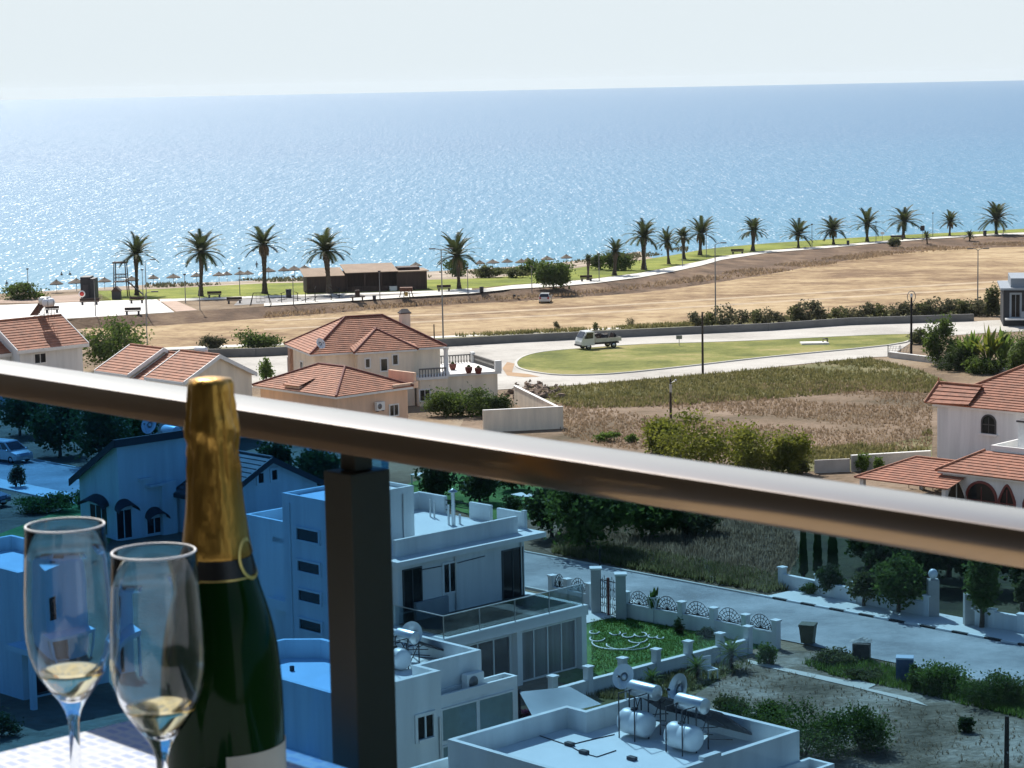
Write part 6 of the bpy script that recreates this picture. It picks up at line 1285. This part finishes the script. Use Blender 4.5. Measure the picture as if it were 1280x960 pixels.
def pole(px, by, ty, r, m, label, name='utility_pole', extra=None):
    p = P(px, by); h = sz(p, by-ty); rt = empty(name, tuple(p), 0, label, 'pole'); MB().tube([(0, 0, -.3), (0, 0, h)], [r, r*.75], 10).build('shaft', m, rt)
    if extra == 'fittings':
        f = MB(); f.box(-.12, .12, -.24, -.17, h-1.2, h-.5); f.tube([(0, -.1, h-.4), (.45, -.1, h-.2)], .03, 5); f.lathe([(0, 0), (.1, .03), (.1, .15), (0, .2)], 8, (.45, -.1, h-.25)); f.build('insulator', steel, rt)
    if extra == 'ring':
        f = MB(); f.tube([(.45*math.cos(k*math.pi/10), 0, h-.35+.62*math.sin(k*math.pi/10)) for k in range(21)], .045, 6, False); f.build('ring_frame', polem, rt); g = MB().lathe([(0, -.3), (.12, -.2), (.14, .1), (0, .2)], 10, (0, 0, h-.2)); g.build('lamp_head', tankw, rt)
    if extra == 'cap': MB().tube([(0, 0, h-1.4), (0, -.22, h-1.4)], .03, 5).build('bracket', steel, rt)
    return rt
pole(878.5, 469, 389, .13, woodp, 'dark utility pole on the near roadside by the grass island'); pole(838.5, 523, 472, .12, woodp, 'short weathered pole with a fitting in the dry lot', extra='fittings'); pole(1139, 445, 366, .14, iron, 'dark pole with an oval ring lamp at the island end', 'ring_lamp', 'ring')
pole(1258, 975, 890, .11, woodp, 'wooden pole on the bare plot at the lower right edge', extra='cap'); pole(750, 725, 685, .07, iron, 'thin dark post by the villa gate across the street'); pole(1277, 780, 752, .1, woodp, 'dark short post at the right end of the street wall')
pole(543, 431, 405, .09, iron, 'dark stub pole behind the cream villa roof')
# small road sign, info board
def sign(px, by, ty, w_, h_, m, label, face=polem):
    p = P(px, by); h = sz(p, by-ty); r = empty('sign', tuple(p), 0, label, 'sign'); MB().tube([(0, 0, 0), (0, 0, h)], .04, 6).build('post', polem, r); MB().bbox(-w_/2, w_/2, -.07, -.03, h-h_, h, .01).build('panel', m, r)
sign(849, 432, 419, .7, .45, polem, 'small grey sign on the island edge by the dark utility pole'); sign(1153, 302, 282, .9, 1.1, fascia, 'dark info board on a post between the right-hand palms'); sign(1103, 301, 290, .8, .5, steel, 'small pale sign on the lawn between right-hand palms')
p = P(103, 378); r = empty('sign', tuple(p), 0, 'round red and white sign on the playground paving before the kiosk', 'sign'); MB().tube([(0, 0, 0), (0, 0, 1.0)], .05, 6).build('post', polem, r); MB().lathe([(0, -.05), (.5, -.05), (.5, 0), (0, 0)], 20, (0, -.06, 1.3), 'Y').build('panel', trimw, r); MB().lathe([(0, -.07), (.34, -.07), (.34, -.053), (0, -.053)], 20, (0, -.06, 1.3), 'Y').build('red_disc', mat('sign_red', (.5, .03, .02), .5, 0), r)
# ------------------------------------------------------------------ beach umbrellas
UM = [(71, 366, 354), (96, 364, 353), (131, 362, 350), (165, 360, 348), (192, 357, 347), (217, 356, 346), (246, 354, 343), (274, 353, 341), (284, 352, 341), (301, 351, 340), (310, 351, 340), (336, 349, 338), (355, 348, 338), (368, 347, 336), (381, 346, 335), (520, 340, 328), (600, 338, 327), (616, 337, 320), (634, 336, 320), (652, 337, 320), (660, 335, 317), (684, 333, 316), (708, 331, 314)]
um0 = empty('beach_umbrella', (0, 0, 0)); rng = random.Random(2)
m = MB(); n_ = 18; vs = []
for j, (R_, z) in enumerate(((.05, 2.75), (.12, 2.62), (.6, 2.35), (1.2, 2.05), (1.75, 1.82), (1.7, 1.66))):
    for k in range(n_): a = 2*math.pi*k/n_; q = R_*rng.uniform(.94, 1.06); vs.append((q*math.cos(a), q*math.sin(a), z-rng.uniform(0, .06)))
m.add(vs, [(j*n_+k, j*n_+(k+1) % n_, (j+1)*n_+(k+1) % n_, (j+1)*n_+k) for j in range(5) for k in range(n_)]); m.build('canopy', thatch, um0); MB().tube([(0, 0, -.3), (0, 0, 2.72)], .06, 6).build('pole', bark, um0)
for i, (px, by, ty) in enumerate(UM):
    o = um0 if i == 0 else copy_tree(um0); p = P(px, by); o.location = p; k = 1.0; k = (.62, .8, .7, .75)[i % 4]; o.scale = (k, k, .82)
    tag(o, 'thatched beach umbrella, %s from the left along the shore' % ORD[i], 'beach umbrella', 'thatched beach umbrellas')
# ------------------------------------------------------------------ playground, benches, bins
p = P(152, 370); r = empty('slide_tower', tuple(p), 0, 'tall open playground tower with a slide beside the leftmost palm', 'playground slide')
pm = MB()
for x in (-.95, .95):
    for y in (-.8, .8): pm.tube([(x*1.15, y, -.1), (x*.9, y, 5.2)], .09, 6)
pm.build('post', timber, r); q = MB().box(-1.05, 1.05, -.9, .9, 2.2, 2.35); q.build('platform', timber, r); q = MB().box(-1.1, 1.1, -1, 1, 5.15, 5.35); q.build('roof', timber, r)
for y in (-.8, .8):
    q = MB()
    for z in (2.9, 3.4): q.tube([(-.95, y, z), (.95, y, z)], .05, 5)
    for x in (-.5, 0, .5): q.tube([(x, y, 2.35), (x, y, 3.4)], .035, 5)
    q.build('railing', timber, r)
q = MB(); q.add([(1.0, -.4, 2.4), (1.0, .4, 2.4), (3.4, .4, .25), (3.4, -.4, .25), (1.0, -.4, 2.2), (1.0, .4, 2.2), (3.4, .4, .1), (3.4, -.4, .1)], [(0, 1, 2, 3), (4, 5, 6, 7), (0, 1, 5, 4), (1, 2, 6, 5), (2, 3, 7, 6), (3, 0, 4, 7)]); q.build('slide', fascia, r)
p = P(146, 374); r = empty('play_hut', tuple(p), 0, 'small dark wooden hut with a pitched roof before the slide tower', 'hut'); w2 = sz(p, 5.2); h2 = sz(p, 11)
MB().box(-w2, w2, -w2, w2, -.1, h2).build('wall', fascia, r); q = MB(); q.add([(-w2*1.2, -w2*1.1, h2-.1), (w2*1.2, -w2*1.1, h2-.1), (w2*1.2, w2*1.1, h2-.1), (-w2*1.2, w2*1.1, h2-.1), (0, -w2*1.1, h2+.65), (0, w2*1.1, h2+.65)], [(0, 1, 4), (2, 3, 5), (1, 2, 5, 4), (3, 0, 4, 5), (0, 1, 2, 3)]); q.build('roof', timber, r)
p = P(111, 373); r = empty('kiosk', tuple(p), 0, 'black boxy beach kiosk in two steps beside the playground', 'kiosk'); u = sz(p, 1)
MB().bbox(-10*u, 3*u, 0, 3, 0, 27*u, .1).build('tall_block', mat('black_panel', (.012, .012, .016), .6, .1, 1), r); MB().bbox(3.03*u, 9*u, -.4, 2.4, 0, 25*u, .1).build('short_block', mat('black_panel', (.012, .012, .016)), r); MB().box(-7*u, 0, -.05, -.002, .1, 2.1).build('door', fascia, r)
def bench(px, py, label, k=1.0):
    p = P(px, py); r = empty('park_bench', tuple(p), rad(5), label, 'bench', 'park benches')
    MB().bbox(-.9*k, .9*k, -.25, .25, .42, .5, .02).build('seat', timber, r); MB().bbox(-.9*k, .9*k, .26, .34, .55, .95, .02).build('backrest', timber, r)
    for x in (-.65*k, .65*k): MB().box(x-.13, x+.13, -.25, .3, 0, .418).build('leg', fascia, r)
for px, py, lb, k in ((166, 393, 'bench on the playground paving, nearest the terrace edge', 1.25), (293, 379.5, 'bench between the dirt patch and the swing', 1.25), (268, 372, 'bench on the inner path behind the dirt patch', 1.2), (171, 379, 'bench on the playground paving below the slide tower', 1.2), (555, 364, 'bench on the lawn right of the beach bar', 1.2), (733, 351.5, 'bench by the path beside the tiny palm', 1.1), (1122, 300, 'bench on the raised lawn right of the third right-hand palm', 1.6), (922, 317.5, 'bench by the path left of the lone raised-lawn palm', 1.4), (112, 381, 'long bench on the playground paving below the kiosk', 1.6), (65, 391, 'dark bench on the paving at the left', 1.1)): bench(px, py, lb, k)
def bin_(px, by, ty, label, m=None, w_=None):
    p = P(px, by); h = sz(p, by-ty); r = empty('litter_bin', tuple(p), 0, label, 'bin', 'litter bins'); MB().lathe([(0, 0), (h*.3, 0), (h*.33, h*.85), (0, h*.85)], 12).build('body', m or fascia, r); MB().lathe([(h*.36, h*.86), (h*.36, h*.95), (0, h)], 12).build('lid', m or fascia, r)
bin_(602, 366, 358, 'dark round litter bin on the path right of the beach bar'); bin_(468, 376, 369, 'litter bin in the play area before the beach bar'); bin_(1060, 306, 300.5, 'litter bin between the second and third right-hand palms'); bin_(1231, 295, 288, 'litter bin beside the last palm at the far right'); bin_(361, 372, 361, 'tall dark litter bin left of the beach bar'); bin_(643, 373, 368, 'dark litter bin on the bank by the white car'); bin_(643+5, 374, 369, 'second dark litter bin beside the one on the bank')
# swing
p = P(326, 382); r = empty('swing', tuple(p), 0, 'A-frame playground swing before the third tall palm', 'swing'); q = MB(); u = sz(p, 1)
for s_ in (-1, 1): q.tube([(s_*13*u, -.8, 0), (s_*9*u, 0, 16*u)], .05, 6); q.tube([(s_*13*u, .8, 0), (s_*9*u, 0, 16*u)], .05, 6)
q.tube([(-9*u, 0, 16*u), (9*u, 0, 16*u)], .05, 6); q.build('frame', iron, r)
for x in (-3*u, 3*u):
    q = MB(); q.box(x-.3, x+.3, -.15, .15, .5, .56); q.tube([(x-.28, 0, .56), (x-.28, 0, 16*u)], .015, 4); q.tube([(x+.28, 0, .56), (x+.28, 0, 16*u)], .015, 4); q.build('swing_seat', iron, r)
# outdoor gym machines and spring toys
def gym(px, py, s_, label, seed):
    p = P(px, py); r = empty('outdoor_gym', tuple(p), seed, label, 'exercise machine', 'outdoor exercise machines'); f = MB(); f.tube([(0, 0, 0), (0, 0, 1.5*s_)], .06, 6); f.tube([(-.7*s_, 0, .3), (.6*s_, 0, .5*s_)], .05, 6); f.tube([(-.2, 0, 1.4*s_), (.6*s_, 0, 1.7*s_)], .045, 6); f.build('frame', iron, r); MB().bbox(.4*s_, .9*s_, -.2, .2, .5*s_, .58*s_, .02).build('seat', fascia, r); MB().bbox(-.9*s_, -.6*s_, -.15, .15, .22, .34, .02).build('pedal', steel, r)
for i, (px, py, s_, lb) in enumerate(((352, 378, .9, 'small exercise machine right of the swing'), (382, 378, 1.1, 'exercise machine with raised handles at the lamp post'), (394, 377, 1.3, 'tallest exercise machine in the play area'), (414, 375, 1.1, 'exercise machine at the foot of the bar palm'), (424, 372.5, 1.0, 'exercise machine right of the bar palm'), (372, 376, .8, 'low exercise machine beside the bin'))): gym(px, py, s_, lb, i*.7)
p = P(447, 376); r = empty('play_seesaw', tuple(p), .2, 'brown timber play seesaw before the beach bar', 'seesaw'); MB().bbox(-1.1, 1.1, -.2, .2, .5, .7, .03).build('beam', timber, r); MB().box(-.8, -.65, -.3, .3, 0, .5).build('leg', timber, r); MB().box(.65, .8, -.3, .3, 0, .5).build('leg', timber, r); MB().bbox(-.35, .35, -.25, .25, .7, 1.6, .08).build('seat_back', timber, r)
p = P(508, 372); r = empty('play_structure', tuple(p), 0, 'brown and yellow children climbing frame before the bar kitchen', 'climbing frame'); u = sz(p, 1); MB().bbox(-8*u, 8*u, -.6, .6, 8*u, 13*u, .05).build('canopy', mat('brown_canopy', (.16, .07, .04), .8, .1, 1), r)
for x in (-8, -3, 4, 8): MB().tube([(x*u*1.1, 0, 0), (x*u*.8, 0, 8*u)], .07, 5).build('leg', timber, r)
MB().bbox(-2*u, 2*u, -.3, .3, 2*u, 7*u, .05).build('slide_panel', mat('yellow_plastic', (.55, .36, .08), .5, 0), r)
# ------------------------------------------------------------------ street clutter
p = P(1010, 805); h = sz(p, 27); r = empty('wheelie_bin', tuple(p), rad(-20), 'old brown-green bin standing by the near kerb', 'bin'); m = MB(); w1, w2 = h*.28, h*.36
m.add([(-w1, -w1, .1), (w1, -w1, .1), (w1, w1, .1), (-w1, w1, .1), (-w2, -w2, h*.88), (w2, -w2, h*.88), (w2, w2, h*.88), (-w2, w2, h*.88)], [(0, 1, 2, 3), (4, 5, 6, 7), (0, 1, 5, 4), (1, 2, 6, 5), (2, 3, 7, 6), (3, 0, 4, 7)]); bm_ = mat('dull_green_plastic', (.075, .075, .04), .7, .2, 3); m.build('body', bm_, r); MB().bbox(-w2*1.08, w2*1.08, -w2*1.1, w2*1.08, h*.885, h, .03).build('lid', bm_, r)
for x in (-w1*.8, w1*.8): MB().lathe([(0, -.05), (.1, -.05), (.1, .05), (0, .05)], 12, (x, w1, .1), 'X').build('wheel', fascia, r)
def crate(px, by, ty, wp, m, label, top_m, rz, rough=False):
    p = P(px, by); h = sz(p, by-ty)*.80; w_ = sz(p, wp)*.68; r = empty('dumped_box', tuple(p), rz, label, 'box'); rng = random.Random(3); q = MB(); q.box(-w_/2, w_/2, -w_*.4, w_*.4, 0, h); q.build('body', m, r); t = MB()
    if rough:
        for k in range(7): x = rng.uniform(-w_*.4, w_*.4); y = rng.uniform(-w_*.3, w_*.3); t.add([(x-.25, y-.15, h+.01), (x+.3, y-.1, h+.05), (x+.25, y+.2, h+rng.uniform(.1, .25)), (x-.3, y+.2, h+.02)], [(0, 1, 2, 3)])
        t.build('debris', top_m, r)
    else: t.bbox(-w_*.52, w_*.52, -w_*.42, w_*.42, h+.002, h+.09, .02); t.build('lid', top_m, r)
    for sx in (-w_*.3, 0, w_*.3): MB().box(sx-.03, sx+.03, -w_*.4-.025, -w_*.4-.002, .05, h-.05).build('batten', m, r)
crate(1077, 824, 797, 32, mat('old_box_board', (.12, .10, .08), .9, .25, 2), 'battered brown box heaped with scraps by the near kerb', mat('scrap', (.35, .33, .3), .8, .4, 5), rad(-15), True)
crate(1131, 851, 814, 32, mat('blue_crate', (.07, .12, .22), .7, .1, 2), 'blue crate with a pale lid by the near kerb', mat('pale_blue_lid', (.42, .5, .58), .6, .05, 2), rad(-12))
p = P(887, 848); r = empty('garden_chair', tuple(p), rad(30), 'white plastic garden chair outside the garden wall beside the young palm', 'chair'); MB().bbox(-.3, .3, -.3, .3, .42, .48, .015).build('seat', trimw, r); MB().bbox(-.3, .3, .28, .33, .48, 1.0, .015).build('backrest', trimw, r)
for x in (-.26, .26):
    for y in (-.26, .28): MB().box(x-.025, x+.025, y-.025, y+.025, 0, .42).build('leg', trimw, r)
# white garden furniture among the trees behind the villa
for i, (px, py, lb) in enumerate(((528, 606, 'white patio table among the dark garden trees, left one'), (655, 632, 'white low bench right of the villa roof'), (592, 592, 'white patio table among the dark garden trees, farther one'))):
    p = P(px, py); r = empty('patio_table', tuple(p), rad(-46), lb, 'table'); MB().bbox(-.8, .8, -.5, .5, .7, .76, .02).build('tabletop', trimw, r)
    for x in (-.7, .7):
        for y in (-.4, .4): MB().box(x-.04, x+.04, y-.04, y+.04, 0, .7).build('leg', trimw, r)
wall_run('garden_wall', [G(578, 614), G(648, 603)], .6, .2, white, 'low white garden wall behind the villa flue pipes', capm=trimw); wall_run('garden_wall', [G(384, 564), G(412, 568)], .9, .2, white, 'low white wall piece left of the railing post, under the handrail', capm=trimw)
p = P(1018, 430); r = empty('manhole', tuple(p), 0, 'pale concrete slab with a dark pipe on the grass island', 'utility box'); MB().bbox(-1.6, 1.6, -.9, .9, .0, .22, .04).build('slab', paving, r); MB().tube([(1.0, 0, .2), (1.0, 0, .6), (1.5, 0, .6), (1.5, 0, .25)], .1, 8).build('pipe', fascia, r)
# rubble on the roadside and loose stones
rng = random.Random(8); rb_ = MB()
for k in range(160):
    q = P(rng.gauss(668, 14), rng.gauss(492, 4)); s_ = rng.uniform(.15, .55)
    pts = [Vector((rng.uniform(-1, 1), rng.uniform(-1, 1), rng.uniform(-.5, 1))).normalized()*s_*rng.uniform(.7, 1.1) for _ in range(8)]
    bm = bmesh.new(); [bm.verts.new(q+v+Vector((0, 0, .1))) for v in pts]; bmesh.ops.convex_hull(bm, input=bm.verts[:]); bm.verts.index_update(); rb_.add([v.co for v in bm.verts], [[v.index for v in f.verts] for f in bm.faces]); bm.free()
tag(rb_.build('rubble', mat('rubble_stone', (.20, .14, .10), .95, .3, 1)), kind='stuff')
# ------------------------------------------------------------------ vehicles
carw = mat('white_car_paint', (.66, .66, .64), .25, 0, coat=.5); silver = mat('silver_car_paint', (.42, .44, .46), .28, 0, metal=.4, coat=.5); darkcar = mat('dark_car_paint', (.05, .06, .08), .25, 0, coat=.5)
tyre = mat('tyre', (.012, .012, .012), .85, 0); glasst = mat('car_glass', (.012, .015, .018), .05, 0, spec=.7); redl = mat('tail_light_red', (.35, .02, .015), .3, 0); hl = mat('headlight', (.6, .62, .62), .1, 0); plate = mat('number_plate', (.6, .6, .55), .5, 0)
def wheel(root, x, y, r_, w_):
    t = MB(); t.lathe([(r_*.6, -w_/2), (r_*.95, -w_/2), (r_, -w_*.3), (r_, w_*.3), (r_*.95, w_/2), (r_*.6, w_/2)], 20, (x, y, r_), 'Y'); o = t.build('wheel', tyre, root); q = MB(); q.lathe([(0, -w_/2+.02), (r_*.6, -w_/2+.01), (r_*.62, -w_/2+.04), (r_*.62, w_/2-.04), (r_*.6, w_/2-.01), (0, w_/2-.02)], 14, (x, y, r_), 'Y'); q.build('rim', steel, o)
def car(loc, rz, label, paint, L_, Wd, Hh, prof, cab, cat='car', name='parked_car'):
    """lofted car: prof = lower-body side outline (x,z), cab = greenhouse outline (x,z) narrowing upward"""
    r = empty(name, tuple(loc), rz, label, cat); m = MB(); secs = [(-.5, .92), (-.47, .985), (-.25, 1.0), (.25, 1.0), (.47, .985), (.5, .92)]; n = len(prof); cx_ = L_/2; cz_ = .55; vs = []
    for y, k in secs: vs += [(cx_+(x-cx_)*k if abs(x-cx_) > L_*.3 else x, y*Wd, cz_+(z-cz_)*k) for x, z in prof]
    ns = len(secs); m.add(vs, [(s*n+i, s*n+(i+1) % n, (s+1)*n+(i+1) % n, (s+1)*n+i) for s in range(ns-1) for i in range(n)]+[tuple(range(n)), tuple(range((ns-1)*n, ns*n))]); m.build('body', paint, r)
    c = MB(); nc = len(cab); zb = min(z for _, z in cab); zt_ = max(z for _, z in cab); vs = []
    for s_ in (-1, 1): vs += [(x, s_*Wd*.5*(.94-.2*(z-zb)/(zt_-zb)), z) for x, z in cab]
    c.add(vs, [tuple(range(nc)), tuple(range(nc, 2*nc))]+[(i, (i+1) % nc, nc+(i+1) % nc, nc+i) for i in range(nc)]); c.build('cabin', paint, r)
    # windows: side panes, windscreen, rear window as thin slabs just proud of the cabin
    fx = [cab[0], cab[1], cab[2], cab[3]]   # rear bottom, rear top, front top, front bottom
    def yy(z): return Wd*.5*(.94-.2*(z-zb)/(zt_-zb))
    def at_(u, v, s_):
        b0 = Vector((cab[0][0]+(cab[3][0]-cab[0][0])*u, 0, cab[0][1]+(cab[3][1]-cab[0][1])*u)); t0 = Vector((cab[1][0]+(cab[2][0]-cab[1][0])*u, 0, cab[1][1]+(cab[2][1]-cab[1][1])*u)); q = b0.lerp(t0, v); q.y = s_*(yy(q.z)+.006); return q
    for s_ in (-1, 1):
        for u0, u1 in ((.05, .34), (.37, .66), (.69, .94)): g = MB(); g.quad(*[at_(u, v, s_) for u, v in ((u0, .12), (u1, .12), (u1, .86), (u0, .86))]); g.build('side_window', glasst, r)
    for (b_, t_, nm, o_) in ((cab[3], cab[2], 'windscreen', .012), (cab[0], cab[1], 'rear_window', -.012)):
        g = MB(); q0, q1 = Vector((b_[0], 0, b_[1])), Vector((t_[0], 0, t_[1])); a_, c_ = q0.lerp(q1, .1), q0.lerp(q1, .88); sh = Vector((o_, 0, .008)); g.quad(*[Vector((q.x, s_*(yy(q.z)-.07), q.z))+sh for q, s_ in ((a_, -1), (a_, 1), (c_, 1), (c_, -1))]); g.build(nm, glasst, r)
    for x in (L_*.18, L_*.81):
        for s_ in (-1, 1): wheel(r, x, s_*(Wd/2-.10), .31, .21)
    for s_ in (-1, 1):
        y = s_*Wd*.36; MB().bbox(L_*.985-.05, L_*.985+.03, y-.17, y+.17, .62, .78, .02).build('headlight', hl, r); MB().bbox(-.02, .09, y-.13, y+.13, .70, .98, .02).build('tail_light', redl, r)
    MB().box(-.03, -.005, -.26, .26, .55, .66).build('number_plate', plate, r); MB().box(L_-.0, L_+.02, -.26, .26, .38, .49).build('number_plate', plate, r)
    for s_ in (-1, 1): MB().bbox(cab[3][0]-.35, cab[3][0]-.2, min(s_*Wd*.5, s_*(Wd*.5+.18)), max(s_*Wd*.5, s_*(Wd*.5+.18)), .95, 1.1, .03).build('mirror', paint, r)
    return r
hatch = [(0, .35), (.02, .75), (.12, .95), (3.0, .95), (3.75, .78), (3.95, .6), (3.98, .35), (3.7, .25), (.2, .25)]; hcab = [(.10, .93), (.55, 1.45), (2.0, 1.48), (2.95, .93)]
p = P(680, 378); car(tuple(p-Vector((.0, 2, 0))), rad(84), 'small white car parked under the round dense tree, seen from behind', carw, 3.98, 1.68, 1.48, hatch, hcab)
mpv = [(0, .35), (.0, .8), (.06, 1.0), (3.3, 1.0), (4.05, .82), (4.2, .62), (4.22, .35), (4.0, .25), (.2, .25)]; mcab = [(.05, .98), (.35, 1.62), (2.45, 1.66), (3.45, .98)]
p = P(16, 577); car(tuple(p+Vector((-2.0, 1.7, 0))), rad(-40), 'silver people carrier parked at the left edge under dark trees', silver, 4.22, 1.72, 1.66, mpv, mcab)
p = P(2, 634); car(tuple(p+Vector((-3.2, 2.0, 0))), rad(-32), 'dark car partly cut off at the left edge, in front of the pavement', darkcar, 3.98, 1.68, 1.48, hatch, hcab)
# flatbed truck
a_, b_ = P(726, 437.5), P(773, 434.5); dr = (a_-b_).to_2d(); Lt = dr.length*1.06; r = empty('flatbed_truck', tuple((b_+Vector((0, .9, 0)))), math.atan2(dr.y, dr.x), 'white flatbed truck loaded with dark scrap on the road by the grass island', 'truck')
Wt = 1.8; k = Lt/5.0
cabp = [(3.35*k, .5), (3.35*k, 2.05), (3.5*k, 2.15), (4.35*k, 2.12), (4.85*k, 1.35), (4.98*k, .95), (5.0*k, .5)]
m = MB(); n = len(cabp); vs = []
for y, sc in ((-.5, .97), (-.47, 1), (.47, 1), (.5, .97)): vs += [(4.2*k+(x-4.2*k)*sc, y*Wt, 1.2+(z-1.2)*sc) for x, z in cabp]
m.add(vs, [(s*n+i, s*n+(i+1) % n, (s+1)*n+(i+1) % n, (s+1)*n+i) for s in range(3) for i in range(n)]+[tuple(range(n)), tuple(range(3*n, 4*n))]); m.build('cab', carw, r)
for s_ in (-1, 1):
    g = MB(); y = s_*(Wt/2+.006); g.quad((3.55*k, y, 1.3), (4.62*k, y, 1.3), (4.3*k, y, 1.98), (3.55*k, y, 1.98)); g.build('side_window', glasst, r)
    MB().bbox(4.93*k, 5.03*k, min(s_*.45, s_*.8), max(s_*.45, s_*.8), .72, .92, .02).build('headlight', hl, r); MB().bbox(4.5*k, 4.62*k, min(s_*.92, s_*1.12), max(s_*.92, s_*1.12), 1.35, 1.65, .02).build('mirror', fascia, r)
g = MB(); g.quad((4.86*k, -.72, 1.4), (4.86*k, .72, 1.4), (4.40*k, .70, 2.06), (4.40*k, -.70, 2.06)); g.v = [(x+.03, y, z+.02) for x, y, z in g.v]; g.build('windscreen', glasst, r)
MB().box(4.96*k, 5.08*k, -.85, .85, .42, .62).build('bumper', fascia, r); MB().box(.05, 4.4*k, -.4, .4, .5, .68).build('chassis', fascia, r); bed = mat('flatbed_panel', (.52, .50, .44), .5, .1, 2)
MB().box(0, 3.28*k, -Wt/2, Wt/2, .80, .88).build('bed_floor', bed, r)
for y in (-Wt/2, Wt/2-.05): MB().box(0.055, 3.22*k, y, y+.05, .882, 1.25).build('side_board', bed, r)
MB().box(0, .05, -Wt/2, Wt/2, .882, 1.25).build('tailgate', bed, r); MB().box(3.23*k, 3.28*k, -Wt/2, Wt/2, .882, 1.45).build('headboard', bed, r)
for x in (.95*k, 4.1*k):
    for s_ in (-1, 1): wheel(r, x, s_*(Wt/2-.14), .36, .24)
for s_ in (-.6, .6): MB().box(-.03, -.002, s_-.12, s_+.12, .85, .97).build('tail_light', redl, r)
rng = random.Random(4)
for i in range(9):
    x = .35+i*.33*k; y = rng.uniform(-.5, .5); q = MB(); s_ = rng.uniform(.28, .42); c = b_+Vector((0, .9, 0)); 
    bm = bmesh.new(); [bm.verts.new((x+rng.uniform(-s_, s_), y+rng.uniform(-s_, s_), .90+rng.uniform(0, 2.2*s_))) for _ in range(12)]; bm.verts.new((x-.15, y, .885)); bm.verts.new((x+.15, y+.1, .885)); bm.verts.new((x, y-.15, .885)); bmesh.ops.convex_hull(bm, input=bm.verts[:]); bm.verts.index_update(); q.add([v.co for v in bm.verts], [[v.index for v in f.verts] for f in bm.faces]); bm.free()
    q.v = [(max(.07, min(3.2*k, vx)), max(-Wt/2+.06, min(Wt/2-.06, vy)), max(.885, vz)) for vx, vy, vz in q.v]
    o = q.build('scrap_piece', (fascia, mat('black_panel', (.012, .012, .016)), timber, mat('brown_scrap', (.09, .06, .04), .8, .3, 3))[i % 4], None, r.location, r.rotation_euler.z); tag(o, 'dark scrap piece on the truck bed, %s from the tailgate' % ORD[i], 'scrap', 'scrap load on the truck bed')
# far swimmers
for i, (px, py, lb) in enumerate(((77, 344, 'swimmer in the shallows left of the kiosk, left of two'), (87.5, 343.5, 'swimmer in the shallows left of the kiosk, right of two'), (8.5, 355, 'lone swimmer near the far left edge'), (321, 334, 'person wading upright in the sea left of the third palm'))):
    q = W(px, py, 0); up = i == 3; m = MB(); k = 1.0
    pr_ = [(0, -.9), (.12, -.85), (.14, -.3), (.17, -.05), (.20, .18), (.21, .33), (.12, .40), (.06, .43), (.06, .48), (.095, .55), (.105, .63), (.09, .72), (.04, .76), (0, .77)]
    m.lathe(pr_, 14)
    for s_ in (-1, 1): m.tube([(s_*.17, 0, .34), (s_*.30, .02, .1), (s_*.36, -.12, -.15)], [.06, .05, .035], 8)
    o = m.build('body', mat('skin', (.22, .12, .08), .6, .1, 4)); rt = empty('person', tuple(q+Vector((0, 0, .55 if up else .0))), 0, lb, 'person', 'swimmers'); o.parent = rt
    h_ = MB(); h_.lathe([(.10, .60), (.112, .66), (.10, .74), (.045, .785), (0, .79)], 12, (0, .012, 0)); h_.build('hair', fascia, rt)
